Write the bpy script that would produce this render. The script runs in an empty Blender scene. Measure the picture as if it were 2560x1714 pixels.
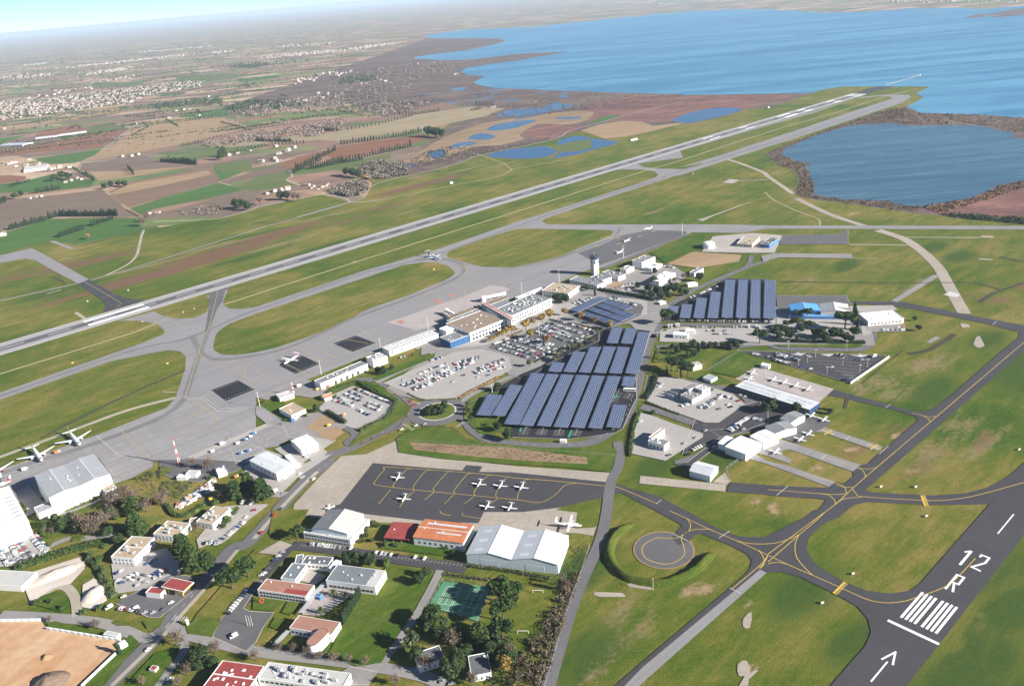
import bpy, bmesh, math, random
import numpy as np
from mathutils import Vector, Matrix
from mathutils import noise as mnoise
random.seed(7); rng = np.random.default_rng(11)
scene = bpy.context.scene
R = math.radians
# ------------------------------------------------------------------ camera, sky, sun, exposure
CAM_H, PITCH, ROLL, FPX = 383.74, R(22.87), R(5.11), 2097.3          # metres, angles, focal length for a 2560 wide frame
R0 = Vector((1, 0, 0)); FW = Vector((0, math.cos(PITCH), -math.sin(PITCH))); U0 = Vector((0, math.sin(PITCH), math.cos(PITCH)))
cr, sr = math.cos(ROLL), math.sin(ROLL)
right = R0*cr - U0*sr; up = R0*sr + U0*cr
cam_d = bpy.data.cameras.new('camera'); cam = bpy.data.objects.new('camera', cam_d); scene.collection.objects.link(cam)
cam.matrix_world = Matrix(((right.x, up.x, -FW.x, 0), (right.y, up.y, -FW.y, 0), (right.z, up.z, -FW.z, CAM_H), (0, 0, 0, 1)))
cam_d.sensor_width = 36.0; cam_d.lens = FPX/2560*36.0; cam_d.clip_start = 1.0; cam_d.clip_end = 200000.0
scene.camera = cam
SUN_EL, SUN_AZ = R(23.5), R(115.0)                                   # azimuth clockwise from +Y
world = bpy.data.worlds.new('World'); scene.world = world; world.use_nodes = True
wn = world.node_tree; bg = wn.nodes['Background']
sky = wn.nodes.new('ShaderNodeTexSky'); sky.sky_type = 'NISHITA'; sky.sun_disc = False
sky.sun_elevation = SUN_EL; sky.sun_rotation = SUN_AZ; sky.altitude = 3500; sky.air_density = 0.85; sky.dust_density = 0.0; sky.ozone_density = 3.6
wn.links.new(sky.outputs[0], bg.inputs[0]); bg.inputs[1].default_value = 0.05
sd = bpy.data.lights.new('sun', 'SUN'); sun = bpy.data.objects.new('sun', sd); scene.collection.objects.link(sun)
sd.energy = 5.0; sd.angle = R(0.53); sd.color = (1.0, 0.95, 0.87)
sdir = Vector((math.sin(SUN_AZ)*math.cos(SUN_EL), math.cos(SUN_AZ)*math.cos(SUN_EL), math.sin(SUN_EL)))
sun.rotation_euler = sdir.to_track_quat('Z', 'Y').to_euler()
scene.view_settings.view_transform = 'Standard'; scene.view_settings.look = 'None'
scene.view_settings.exposure = 1.34; scene.view_settings.gamma = 1.0; scene.view_settings.use_curve_mapping = False
scene.render.engine = 'CYCLES'
cy = scene.cycles
cy.use_denoising = True; cy.denoiser = 'OPENIMAGEDENOISE'; cy.max_bounces = 5; cy.diffuse_bounces = 2; cy.glossy_bounces = 2
cy.transmission_bounces = 2; cy.volume_bounces = 1; cy.use_adaptive_sampling = True; cy.adaptive_threshold = 0.02
# ------------------------------------------------------------------ survey: a reading of the photograph becomes a point on the ground
TL = dict(a=(0,0,2.7233),b=(850,0,2.7233),c=(1700,0,2.7233),d=(0,400,3.647),e=(640,400,3.647),f=(1280,400,3.647),g=(1920,400,3.647),
 h=(0,830,3.647),i=(640,830,3.647),j=(1280,830,3.647),k=(1920,830,3.647),l=(0,1280,3.6125),m=(640,1280,3.6125),n=(1280,1280,3.6125),o=(1920,1280,3.6125),
 p=(960,640,5.3227),q=(0,1100,5.227),r=(1180,740,4.879),s=(1600,740,3.659),t=(400,1060,5.227),F=(0,0,.914844))
def G(t, x, y, z=0.0):
    a, b, s = TL[t]; X = a+x/s-1280; Y = b+y/s-857
    xr = X*cr - Y*sr; yr = X*sr + Y*cr
    d = R0*xr + FW*FPX - U0*yr
    if d.z > -4: d.z = -4.0
    k = (z-CAM_H)/d.z
    return Vector((d.x*k, d.y*k, z))
def P(s, z=0.0):
    out, t = [], 'F'
    for w in s.split():
        if w.isalpha(): t = w
        else:
            x, y = w.split(','); out.append(G(t, float(x), float(y), z))
    return out
def smooth(pts, n=4, closed=False):
    out = []; m = len(pts)
    for i in range(m if closed else m-1):
        p0, p1, p2, p3 = (pts[(i+k) % m] if closed else pts[min(max(i+k, 0), m-1)] for k in (-1, 0, 1, 2))
        for q in range(n):
            t = q/n
            out.append(0.5*((2*p1)+(p2-p0)*t+(2*p0-5*p1+4*p2-p3)*t*t+(3*p1-p0-3*p2+p3)*t**3))
    if not closed: out.append(pts[-1].copy())
    return out
# ------------------------------------------------------------------ objects
col = scene.collection
def setp(o, label=None, cat=None, group=None, kind=None):
    if label: o['label'] = label
    if cat: o['category'] = cat
    if group: o['group'] = group
    if kind: o['kind'] = kind
    return o
def thing(name, label, cat, loc=(0, 0, 0), rz=0.0, group=None):
    o = bpy.data.objects.new(name, None); col.objects.link(o); o.empty_display_size = 1
    o.location = loc; o.rotation_euler = (0, 0, rz)
    return setp(o, label, cat, group)
class MB:
    def __init__(s): s.v = []; s.f = []; s.m = []
    def add(s, vs, fs, mi=0):
        b = len(s.v); s.v += [tuple(v) for v in vs]; s.f += [tuple(b+i for i in f) for f in fs]; s.m += [mi]*len(fs); return s
    def poly(s, pts, mi=0): return s.add(pts, [tuple(range(len(pts)))], mi)
    def box(s, x0, x1, y0, y1, z0, z1, mi=0):
        return s.add([(x0,y0,z0),(x1,y0,z0),(x1,y1,z0),(x0,y1,z0),(x0,y0,z1),(x1,y0,z1),(x1,y1,z1),(x0,y1,z1)],
                     [(3,2,1,0),(4,5,6,7),(0,1,5,4),(1,2,6,5),(2,3,7,6),(3,0,4,7)], mi)
    def prism(s, pts, z0, z1, mi=0, cap=True, bottom=False):
        n = len(pts); vs = [(p[0],p[1],z0) for p in pts]+[(p[0],p[1],z1) for p in pts]
        fs = [(i,(i+1) % n,n+(i+1) % n,n+i) for i in range(n)]
        if cap: fs.append(tuple(range(n, 2*n)))
        if bottom: fs.append(tuple(range(n-1, -1, -1)))
        return s.add(vs, fs, mi)
    def tube(s, a, b, r0, r1, n=6, mi=0, cap=True):
        a = Vector(a); b = Vector(b); d = (b-a).normalized(); x = d.orthogonal().normalized(); y = d.cross(x)
        vs = []
        for c, r in ((a, r0), (b, r1)):
            for k in range(n):
                t = 2*math.pi*k/n; vs.append(c+x*(r*math.cos(t))+y*(r*math.sin(t)))
        fs = [(k,(k+1) % n,n+(k+1) % n,n+k) for k in range(n)]
        if cap: fs += [tuple(range(n-1,-1,-1)), tuple(range(n, 2*n))]
        return s.add(vs, fs, mi)
    def lathe(s, prof, n=16, c=(0, 0), mi=0):
        vs = [(c[0]+r*math.cos(2*math.pi*k/n), c[1]+r*math.sin(2*math.pi*k/n), z) for r, z in prof for k in range(n)]
        fs = [(i*n+k, i*n+(k+1) % n, (i+1)*n+(k+1) % n, (i+1)*n+k) for i in range(len(prof)-1) for k in range(n)]
        fs.append(tuple((len(prof)-1)*n+k for k in range(n)))
        return s.add(vs, fs, mi)
    def bar(s, a, b, w, z0, z1, mi=0):
        a = Vector((a[0], a[1], 0)); b = Vector((b[0], b[1], 0)); d = (b-a).normalized(); q = Vector((-d.y, d.x, 0))*(w/2)
        return s.prism([a-q, b-q, b+q, a+q], z0, z1, mi, True, True)
    def build(s, name, mats, parent=None, smooth_=False):
        me = bpy.data.meshes.new(name); me.from_pydata(s.v, [], s.f)
        if not isinstance(mats, (list, tuple)): mats = [mats]
        for x in mats: me.materials.append(x)
        if len(mats) > 1: me.polygons.foreach_set('material_index', s.m)
        if smooth_: me.polygons.foreach_set('use_smooth', [True]*len(s.f))
        me.update()
        o = bpy.data.objects.new(name, me); col.objects.link(o)
        if parent: o.parent = parent
        return o
def copy_tree(o, parent=None):
    c = o.copy(); col.objects.link(c); c.parent = parent
    for ch in o.children: copy_tree(ch, c)
    return c
def sheet(name, pts, mat, z, kind='structure', **kw):
    o = MB().poly([(p.x, p.y, z) for p in pts]).build(name, mat)
    return setp(o, kind=kind, **kw)
def ribbon_mb(mb, pts, w, z, mi=0, closed=False):
    n = len(pts); L = []
    for i in range(n):
        a = pts[(i-1) % n] if closed or i else pts[0]; b = pts[(i+1) % n] if closed or i < n-1 else pts[-1]
        d = (b-a); d.z = 0; d = d.normalized() if d.length > 1e-6 else Vector((1, 0, 0))
        q = Vector((-d.y, d.x, 0)); ww = (w[i] if isinstance(w, (list, tuple)) else w)/2
        L.append((pts[i]+q*ww, pts[i]-q*ww))
    vs = [(v.x, v.y, z) for pr in L for v in pr]
    fs = [(2*i+1, 2*((i+1) % n)+1, 2*((i+1) % n), 2*i) for i in range(n if closed else n-1)]
    return mb.add(vs, fs, mi)
def ribbon(name, pts, w, mat, z, sm=4, closed=False, kind='structure'):
    q = [pts[0]]
    for p in pts[1:]:
        if (p-q[-1]).length > 3 and (len(q) < 2 or (p-q[-1]).normalized().dot((q[-1]-q[-2]).normalized()) > -.3): q.append(p)
    pts = smooth(q, sm, closed) if sm else q
    return setp(ribbon_mb(MB(), pts, w, z, 0, closed).build(name, mat), kind=kind)
# ------------------------------------------------------------------ procedural materials
class NT:
    def __init__(s, name):
        s.m = bpy.data.materials.new(name); s.m.use_nodes = True; s.t = s.m.node_tree; s.b = s.t.nodes['Principled BSDF']
        s.co = None
    def n(s, ty, **kw):
        x = s.t.nodes.new(ty)
        for k, v in kw.items(): setattr(x, k, v)
        return x
    def put(s, sock, v):
        if hasattr(v, 'is_output') or isinstance(v, bpy.types.NodeSocket): s.t.links.new(v, sock)
        else: sock.default_value = v
    def coord(s, kind='Object'):
        return s.n('ShaderNodeTexCoord').outputs[kind]
    def mapping(s, v, scale=(1, 1, 1), rot=0.0):
        m = s.n('ShaderNodeMapping'); s.put(m.inputs['Vector'], v); m.inputs['Scale'].default_value = scale; m.inputs['Rotation'].default_value = (0, 0, rot); return m.outputs[0]
    def noise(s, v, scale, detail=3, rough=.55, dist=0.0):
        x = s.n('ShaderNodeTexNoise'); s.put(x.inputs['Vector'], v); x.inputs['Scale'].default_value = scale; x.inputs['Detail'].default_value = detail
        x.inputs['Roughness'].default_value = rough; x.inputs['Distortion'].default_value = dist; return x.outputs['Fac']
    def math(s, op, a, b=0.0, clamp=False):
        x = s.n('ShaderNodeMath', operation=op, use_clamp=clamp); s.put(x.inputs[0], a); s.put(x.inputs[1], b); return x.outputs[0]
    def ramp(s, f, stops):
        x = s.n('ShaderNodeValToRGB'); e = x.color_ramp.elements
        while len(e) < len(stops): e.new(0.5)
        for k, (p, c) in zip(e, stops): k.position = p; k.color = (*c, 1) if len(c) == 3 else c
        s.put(x.inputs[0], f); return x.outputs[0]
    def step(s, f, lo, hi):
        x = s.n('ShaderNodeMapRange'); s.put(x.inputs[0], f); x.inputs[1].default_value = lo; x.inputs[2].default_value = hi; return x.outputs[0]
    def mix(s, f, a, b, mode='MIX'):
        x = s.n('ShaderNodeMix', data_type='RGBA', blend_type=mode); s.put(x.inputs[0], f)
        s.put(x.inputs[6], (*a, 1) if isinstance(a, tuple) and len(a) == 3 else a); s.put(x.inputs[7], (*b, 1) if isinstance(b, tuple) and len(b) == 3 else b)
        return x.outputs[2]
    def done(s, colr, rough=.8, spec=.3, metal=0.0, bump=None, bstr=.3, bdist=.1):
        s.put(s.b.inputs['Base Color'], (*colr, 1) if isinstance(colr, tuple) and len(colr) == 3 else colr)
        s.put(s.b.inputs['Roughness'], rough); s.b.inputs['Specular IOR Level'].default_value = spec; s.b.inputs['Metallic'].default_value = metal
        if bump is not None:
            x = s.n('ShaderNodeBump'); x.inputs['Strength'].default_value = bstr; x.inputs['Distance'].default_value = bdist
            s.put(x.inputs['Height'], bump); s.t.links.new(x.outputs[0], s.b.inputs['Normal'])
        return s.m
def plain(name, c, rough=.7, var=.18, scale=.6, spec=.3, metal=0.0, big=.03, rnd=0.0):
    """colour with two scales of worn variation (scales per metre)"""
    t = NT(name); v = t.coord()
    f = t.math('ADD', t.math('MULTIPLY', t.noise(v, scale, 4), .5), t.math('MULTIPLY', t.noise(v, big, 3), .5))
    lo = tuple(x*(1-var) for x in c); hi = tuple(min(1, x*(1+var)) for x in c)
    cc = t.ramp(f, [(.3, lo), (.7, hi)])
    if rnd:
        oi = t.n('ShaderNodeObjectInfo'); cc = t.mix(1.0, cc, t.ramp(oi.outputs['Random'], [(0, (1-rnd,)*3), (1, (1+rnd,)*3)]), 'MULTIPLY')
    return t.done(cc, rough, spec, metal)
def paved(name, c, var=.2, stain=.35, slab=None, crack=True, ang=0.0, streak=0.0, rough=.85):
    t = NT(name); v = t.coord(); w = t.mapping(v, (1, 1, 1), ang)
    f = t.math('ADD', t.math('MULTIPLY', t.noise(v, .02, 5, .6), .6), t.math('MULTIPLY', t.noise(v, .25, 5, .65), .4))
    cc = t.ramp(f, [(.28, tuple(x*(1-var) for x in c)), (.5, c), (.72, tuple(x*(1+var) for x in c))])
    if streak:
        st = t.noise(t.mapping(w, (.004, .22, 1)), 1.0, 4, .7)
        cc = t.mix(t.math('MULTIPLY', t.step(st, .45, .75), streak), cc, tuple(x*.55 for x in c))
    if slab:
        b = t.n('ShaderNodeTexBrick'); t.put(b.inputs['Vector'], w); b.offset = 0; b.inputs['Scale'].default_value = 1.0
        b.inputs['Brick Width'].default_value = slab; b.inputs['Row Height'].default_value = slab; b.inputs['Mortar Size'].default_value = .12
        b.inputs['Color1'].default_value = (1, 1, 1, 1); b.inputs['Color2'].default_value = (.9, .9, .9, 1); b.inputs['Mortar'].default_value = (.62, .6, .57, 1)
        cc = t.mix(.8, cc, b.outputs['Color'], 'MULTIPLY')
    sp = t.step(t.noise(v, .09, 6, .7, 1.5), .62, .75)
    cc = t.mix(t.math('MULTIPLY', sp, stain), cc, tuple(x*.55 for x in c))
    return t.done(cc, rough, .25)
RA = R(90-50.5)          # main runway bearing as an angle from +X
def grass_mat(name, hasattr_=True, tint=(1, 1, 1)):
    t = NT(name); v = t.coord(); w = t.mapping(v, (1, 1, 1), -RA)
    n1 = t.noise(v, .0055, 5, .6, .6); n2 = t.noise(t.mapping(w, (.018, .06, 1)), 1.0, 6, .7, .4); n3 = t.noise(v, .22, 9, .82); n4 = t.noise(t.mapping(w, (.03, .9, 1)), 1.0, 5, .8); n5 = t.noise(v, 1.1, 4, .75)
    f = t.math('ADD', t.math('ADD', t.math('MULTIPLY', n1, .34), t.math('MULTIPLY', n2, .30)), t.math('ADD', t.math('MULTIPLY', n3, .19), t.math('MULTIPLY', n4, .17)))
    def k(*c): return tuple(a*b for a, b in zip(c, tint))
    cc = t.ramp(f, [(.37, k(.030, .070, .007)), (.44, k(.060, .104, .011)), (.495, k(.108, .126, .018)), (.55, k(.185, .158, .040)), (.63, k(.27, .20, .078))])
    cc = t.mix(1.0, cc, t.ramp(n5, [(.32, (.5, .53, .48)), (.68, (1.5, 1.47, 1.44))]), 'MULTIPLY')
    if hasattr_:
        brk = t.math('SUBTRACT', t.math('ADD', t.math('MULTIPLY', n2, 1.7), t.math('MULTIPLY', n3, 1.3)), 1.55)
        for nm, c1, c2 in (('lush', (.030, .066, .010), (.072, .112, .022)), ('dry', (.16, .135, .058), (.27, .205, .105)), ('rust', (.125, .07, .036), (.20, .115, .07)), ('dirt', (.24, .155, .085), (.42, .30, .19))):
            a = t.n('ShaderNodeAttribute'); a.attribute_name = nm
            fac = t.step(t.math('ADD', a.outputs['Fac'], brk), .32, .72)
            cc = t.mix(fac, cc, t.ramp(n3, [(.3, c1), (.7, c2)]))
    return t.done(cc, .95, .1, bump=n5, bstr=.8, bdist=.7)
M = {}
M['grass'] = grass_mat('grass'); M['lawn'] = grass_mat('lawn', False, (.62, .86, .7)); M['verge'] = grass_mat('verge', False); M['bank'] = grass_mat('bank', False, (.55, .66, .6))
M['asphalt'] = paved('asphalt_dark', (.058, .056, .062), stain=.25, streak=.25, ang=-RA)
M['asphalt_old'] = paved('asphalt_worn', (.115, .112, .115), stain=.3)
M['tarmac'] = paved('tarmac_grey', (.25, .24, .24), var=.13, stain=.25, streak=.45, ang=-RA)
M['runway_edge'] = paved('runway_grooved_grey', (.34, .325, .325), var=.1, stain=.12, streak=.2, ang=-RA)
M['rubber'] = paved('rubber_marked_asphalt', (.115, .11, .115), var=.3, stain=.3, streak=.55, ang=-RA)
M['concrete'] = paved('concrete_slabs', (.40, .365, .335), var=.13, slab=7.5, stain=.3, ang=-RA)
M['concrete_old'] = paved('concrete_weathered', (.37, .32, .265), var=.2, slab=6.0, stain=.5, ang=.3)
M['apron'] = paved('apron_slabs', (.285, .272, .27), var=.13, slab=9, stain=.3, streak=.5, ang=-RA)
M['apron_pale'] = paved('apron_pale_slabs', (.385, .34, .325), var=.1, slab=9, stain=.25, ang=-RA)
M['road'] = paved('road_asphalt', (.135, .13, .135), stain=.3)
M['road_pale'] = paved('road_worn_pale', (.25, .235, .225), stain=.3)
M['lot'] = paved('car_park_pale', (.35, .325, .305), var=.12, stain=.35)
M['track'] = paved('gravel_track', (.36, .315, .245), var=.2, stain=.2)
M['tan_track'] = paved('dry_track', (.33, .28, .15), var=.15, stain=.2)
M['tyre_wear'] = paved('tyre_darkened_tarmac', (.185, .178, .18), var=.2, stain=.3, streak=.5, ang=-RA); M['ditch'] = plain('dark_ditch', (.05, .05, .028), .95, .3, .2); M['black_pad'] = paved('new_black_asphalt', (.022, .022, .028), stain=.1)
M['white_paint'] = plain('white_paint', (.80, .79, .77), .6, .1, .8)
M['yellow_paint'] = plain('yellow_paint', (.62, .44, .07), .7, .25, .4)
M['faded_yellow'] = plain('faded_yellow_paint', (.46, .36, .13), .8, .25, .3)
M['faded_white'] = plain('faded_white_paint', (.52, .5, .48), .8, .2, .5)
M['green_paint'] = plain('green_paint', (.03, .30, .17), .7, .1)
M['red_paint'] = plain('pale_red_paint', (.42, .2, .17), .8, .2)
M['kerb'] = plain('kerb_concrete', (.50, .47, .42), .8, .12)
# ------------------------------------------------------------------ ground, fields, marsh, water
def farm_mat():
    t = NT('farmland'); v = t.coord(); w = t.mapping(v, (.0042, .010, 1), -R(20))
    wd = t.n('ShaderNodeVectorMath', operation='ADD'); nn = t.n('ShaderNodeTexNoise'); t.put(nn.inputs['Vector'], v); nn.inputs['Scale'].default_value = .002
    sc = t.n('ShaderNodeVectorMath', operation='SCALE'); t.put(sc.inputs[0], nn.outputs['Color']); sc.inputs['Scale'].default_value = .5
    t.put(wd.inputs[0], w); t.put(wd.inputs[1], sc.outputs[0])
    vo = t.n('ShaderNodeTexVoronoi', distance='CHEBYCHEV'); t.put(vo.inputs['Vector'], wd.outputs[0]); vo.inputs['Scale'].default_value = 1.0; vo.inputs['Randomness'].default_value = .85
    sx = t.n('ShaderNodeSeparateColor'); t.put(sx.inputs[0], vo.outputs['Color'])
    cc = t.n('ShaderNodeValToRGB'); cc.color_ramp.interpolation = 'CONSTANT'; e = cc.color_ramp.elements
    pal = [(0, (0.233, 0.145, 0.106)), (.14, (0.139, 0.179, 0.060)), (.27, (0.372, 0.256, 0.170)), (.40, (0.186, 0.133, 0.102)), (.52, (0.196, 0.196, 0.085)), (.62, (0.298, 0.179, 0.127)), (.74, (0.102, 0.145, 0.052)), (.82, (0.446, 0.324, 0.222)), (.92, (0.223, 0.170, 0.127))]
    while len(e) < len(pal): e.new(.5)
    for k, (p, c) in zip(e, pal): k.position = p; k.color = (*c, 1)
    t.put(cc.inputs[0], sx.outputs[0])
    n2 = t.noise(v, .02, 6, .7); n3 = t.noise(t.mapping(v, (.002, .006, 1), -R(15)), 1.0, 5, .7)
    c2 = t.mix(t.math('MULTIPLY', t.step(n3, .52, .66), .75), cc.outputs[0], (.13, .108, .092))
    c2 = t.mix(.5, c2, t.ramp(n2, [(.3, (.6, .6, .6)), (.7, (1.3, 1.3, 1.3))]), 'MULTIPLY')
    return t.done(c2, .95, .1)
def soil_mat(name, c1, c2, ang, pitch=3.0, rows=.4, var=.5):
    t = NT(name); v = t.coord(); w = t.mapping(v, (1, 1, 1), -R(ang))
    n1 = t.noise(t.mapping(w, (.004, .02, 1)), 1.0, 5, .65, .5); n2 = t.noise(v, .15, 4, .7)
    cc = t.ramp(t.math('ADD', t.math('MULTIPLY', n1, 1-.3), t.math('MULTIPLY', n2, .3)), [(.35, c1), (.65, c2)])
    wv = t.n('ShaderNodeTexWave'); wv.bands_direction = 'Y'; t.put(wv.inputs['Vector'], w); wv.inputs['Scale'].default_value = .314/pitch*2; wv.inputs['Distortion'].default_value = .6
    cc = t.mix(t.math('MULTIPLY', wv.outputs['Fac'], rows), cc, tuple(x*.55 for x in c1))
    return t.done(cc, .95, .1)
def water_mat(name, deep, shal, rough=.22, scale=1.0, bump=.35):
    t = NT(name); v = t.coord(); w = t.mapping(v, (.0011*scale, .0075*scale, 1), R(-12))
    n1 = t.noise(w, 1.0, 5, .62, .35); n2 = t.noise(t.mapping(v, (.12, .35, 1), R(-12)), 1.0, 4, .6); n3 = t.noise(t.mapping(v, (.006, .03, 1), R(-10)), 1.0, 4, .6)
    f = t.math('ADD', t.math('MULTIPLY', n1, .7), t.math('MULTIPLY', n3, .3))
    cc = t.ramp(f, [(.42, deep), (.58, shal)])
    ro = t.math('ADD', t.math('MULTIPLY', t.step(f, .35, .65), .16), rough)
    t.b.inputs['IOR'].default_value = 1.33
    return t.done(cc, ro, .5, bump=n2, bstr=bump, bdist=.6)
def marsh_mat(name, warm):
    t = NT(name); v = t.coord(); w = t.mapping(v, (.0035, .009, 1), R(-12))
    n1 = t.noise(w, 1.0, 7, .72, .8); n2 = t.noise(v, .03, 6, .75); n3 = t.noise(v, .25, 4, .8)
    f = t.math('ADD', t.math('ADD', t.math('MULTIPLY', n1, .55), t.math('MULTIPLY', n2, .3)), t.math('MULTIPLY', n3, .15))
    k = lambda r, g, b: (r*warm, g, b)
    cc = t.ramp(f, [(.36, k(.052, .044, .042)), (.44, k(.092, .070, .063)), (.51, k(.135, .096, .080)), (.57, k(.185, .13, .10)), (.66, k(.29, .215, .15))])
    return t.done(cc, .95, .1, bump=n3, bstr=.6, bdist=1.0)
M['farm'] = farm_mat()
M['soil_red'] = soil_mat('red_brown_soil', (.19, .085, .05), (.26, .13, .08), 18, 6, .25)
M['soil_tan'] = soil_mat('tan_stubble', (.27, .18, .10), (.38, .27, .165), 15, 7, .2)
M['vine'] = soil_mat('vine_rows', (.18, .115, .078), (.26, .17, .115), 12, 5, .45)
M['mauve'] = soil_mat('fallow_mauve', (.155, .112, .085), (.215, .158, .118), 12, 5, .3)
M['crop'] = soil_mat('young_crop_green', (.05, .115, .028), (.085, .155, .04), 20, 8, .15)
M['crop_pale'] = soil_mat('pasture_green', (.085, .125, .04), (.14, .155, .06), 18, 9, .15)
M['stubble_pale'] = soil_mat('pale_strip', (.25, .2, .12), (.36, .29, .19), 15, 8, .15)
M['marsh'] = marsh_mat('salt_marsh', 1.0); M['marsh_red'] = marsh_mat('red_salt_marsh', 1.4)
M['reed'] = soil_mat('dry_reed', (.20, .135, .078), (.34, .245, .155), 25, 40, .1)
M['bare_earth'] = soil_mat('bare_earth', (.40, .20, .09), (.60, .43, .28), 60, 25, .1)
M['gravel'] = soil_mat('crushed_stone', (.46, .40, .34), (.60, .54, .47), 30, 15, .05)
M['lake'] = water_mat('lagoon_water', (.04, .17, .29), (.105, .29, .43), .30, .8)
M['pond'] = water_mat('pond_water', (.03, .085, .13), (.065, .14, .185), .16, 3.0)
M['ponds'] = water_mat('marsh_pool_water', (.02, .075, .16), (.03, .10, .20), .12, 6.0)
g_ = MB(); B = 42000
g_.poly([(-B, -2500, -.5), (B, -2500, -.5), (B, 2*B, -.5), (-B, 2*B, -.5)])
setp(g_.build('ground', M['farm']), kind='structure')
# airfield turf: one fine sheet carrying where the turf is lush, dry, rusty or bare
gx = np.arange(-1500, 2200, 8.0); gy = np.arange(60, 3200, 8.0)
XX, YY = np.meshgrid(gx, gy); nx, ny = len(gx), len(gy)
cov = {k: np.zeros_like(XX) for k in ('lush', 'dry', 'rust', 'dirt')}
def cover(kind, s, la, lb, st=1.0, ang=None):
    a = RA if ang is None else R(ang); c, s_ = math.cos(a), math.sin(a)
    for p in P(s):
        dx, dy = XX-p.x, YY-p.y; u = (dx*c+dy*s_)/la; w = (-dx*s_+dy*c)/lb
        cov[kind] = np.maximum(cov[kind], st*np.clip(1.35-np.sqrt(u*u+w*w), 0, 1))
cover('rust', 'd 1500,1010 1800,930 2150,790 1300,1080', 190, 26, .95); cover('rust', 'd 800,930 e 300,640 100,700', 120, 30, .8); cover('rust', 'e 1500,230 1300,280 1700,180', 90, 22, .95)
cover('dry', 'd 1450,940 1900,800 2250,720 e 1500,150 1900,90 2250,40 650,510 250,760', 90, 12, .8); cover('dry', 'e 300,1220 1400,470 h 1200,420 700,420', 60, 8, .7)
cover('lush', 'd 600,1180 950,1140 2200,900 e 1400,1110 1750,560 600,800 f 300,900 500,780 200,950', 130, 22, .75)
cover('lush', 'g 1500,800 1750,870 700,960 400,720 k 2250,250 2000,60 1500,520 o 2200,900 2000,1300 1700,1500 800,1150 300,700 n 700,1300 650,500', 45, 22, .85)
cover('lush', 'o 2312,600 2250,1100 1900,1560 1600,1600 2400,1400', 90, 45, .62); cover('lush', 'k 2334,300 2300,400', 60, 40, .8)
cover('dirt', 'c 520,890 640,850 1300,680 850,670', 38, 7, .95); cover('dirt', 'k 760,1070 440,1235 1300,1260 1150,950 n 1600,700 1750,690', 9, 6, .85); cover('dirt', 'g 770,490', 14, 6, .9)
cover('rust', 'k 1150,900 1950,960 760,1080 1350,1250', 30, 12, .55); cover('rust', 'g 2100,1280 2300,1150', 30, 60, .5, 60); cover('rust', 'i 1900,1075 1600,1070 j 400,1130 200,1110', 40, 6, .8, 0)
cover('dirt', 'n 1560,710 1650,700 1740,690 1350,700 2080,870 2130,840 2120,1000 F 1740,1145 1765,1160 1785,1172 2240,1150 2215,1160', 5, 3, 1.0, 10); cover('dirt', 'n 2090,1000 2100,1420 2130,1480 2160,1440', 4, 3, .9, 60); cover('rust', 'd 300,1000 600,960 150,1080 h 600,600 900,500 e 900,540 1200,420', 110, 22, .6); cover('dry', 'h 1300,300 1000,480 400,700 e 500,1250 1100,900 1900,620 f 500,330 900,300 1300,470 g 300,1130 1300,1150 k 1700,900 1500,1100 2000,1000', 60, 16, .55); cover('dry', 'k 1050,450 1250,520 900,480 1600,250 1350,330', 45, 14, .6); cover('dry', 'n 950,1150 1200,1000 800,1400 1000,900', 35, 12, .5, 60); cover('lush', 'j 1900,1150 2000,250 2100,300 1300,1230 820,1210 i 1500,930 m 1000,900 900,1100 1100,700 800,1200', 30, 18, .9)
vs = np.stack([XX.ravel(), YY.ravel(), np.zeros(nx*ny)], 1)
ii = (np.arange(ny-1)[:, None]*nx+np.arange(nx-1)[None, :]).ravel()
fs = np.stack([ii, ii+1, ii+nx+1, ii+nx], 1)
me = bpy.data.meshes.new('airfield_grass'); me.from_pydata(vs.tolist(), [], fs.tolist()); me.materials.append(M['grass'])
for k in cov:
    at = me.attributes.new(k, 'FLOAT', 'POINT'); at.data.foreach_set('value', cov[k].ravel().astype(np.float32))
ob = bpy.data.objects.new('airfield_grass', me); col.objects.link(ob); setp(ob, kind='structure')
# water and marsh
Z = .02
def area(name, s, mat, z=None, sm=0):
    global Z
    pts = P(s); pts = smooth(pts, sm, True) if sm else pts
    if z is None: Z += .004; z = Z
    return sheet(name, pts, M[mat], z)
area('marsh', 'b -700,700 -100,500 400,330 650,240 1300,215 2400,560 c 900,640 600,735 430,745 380,770 90,845 0,850 b 1900,900 1600,895 1480,950 1130,1020 920,1070 e 1640,90 1200,170 1060,190 950,170 870,120 b 480,1080 640,920 760,850 900,730 700,700 300,800', 'marsh')
area('marsh', 'b 1620,760 1750,700 2000,650 2342,650 c 300,650 800,645 600,700 430,745 250,800 90,835 b 2300,830 1900,820 1700,830', 'marsh_red')
area('marsh', 'b 1220,920 1350,845 1500,850 1650,860 1600,895 1480,940 1300,935', 'marsh_red')
area('marsh', 'c 575,1050 740,975 1110,850 1300,780 1450,740 1540,730 1640,770 2000,782 2342,805 3200,850 g 3400,600 2334,580 1720,525 1600,510 1300,480 840,410 350,350 245,310 280,160 240,95 0,5 c 720,1120', 'marsh')
area('marsh', 'g 1380,460 1640,390 1900,320 2100,240 2400,190 3200,200 3200,560 2334,560 1720,510 1500,480', 'marsh_red')
area('reed_bed', 'b 430,1090 600,1000 720,930 980,840 1300,790 1600,755 1730,770 1650,830 1500,850 1350,845 1220,920 1260,945 1080,990 900,1000 700,1080 500,1110', 'reed', sm=2)
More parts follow.
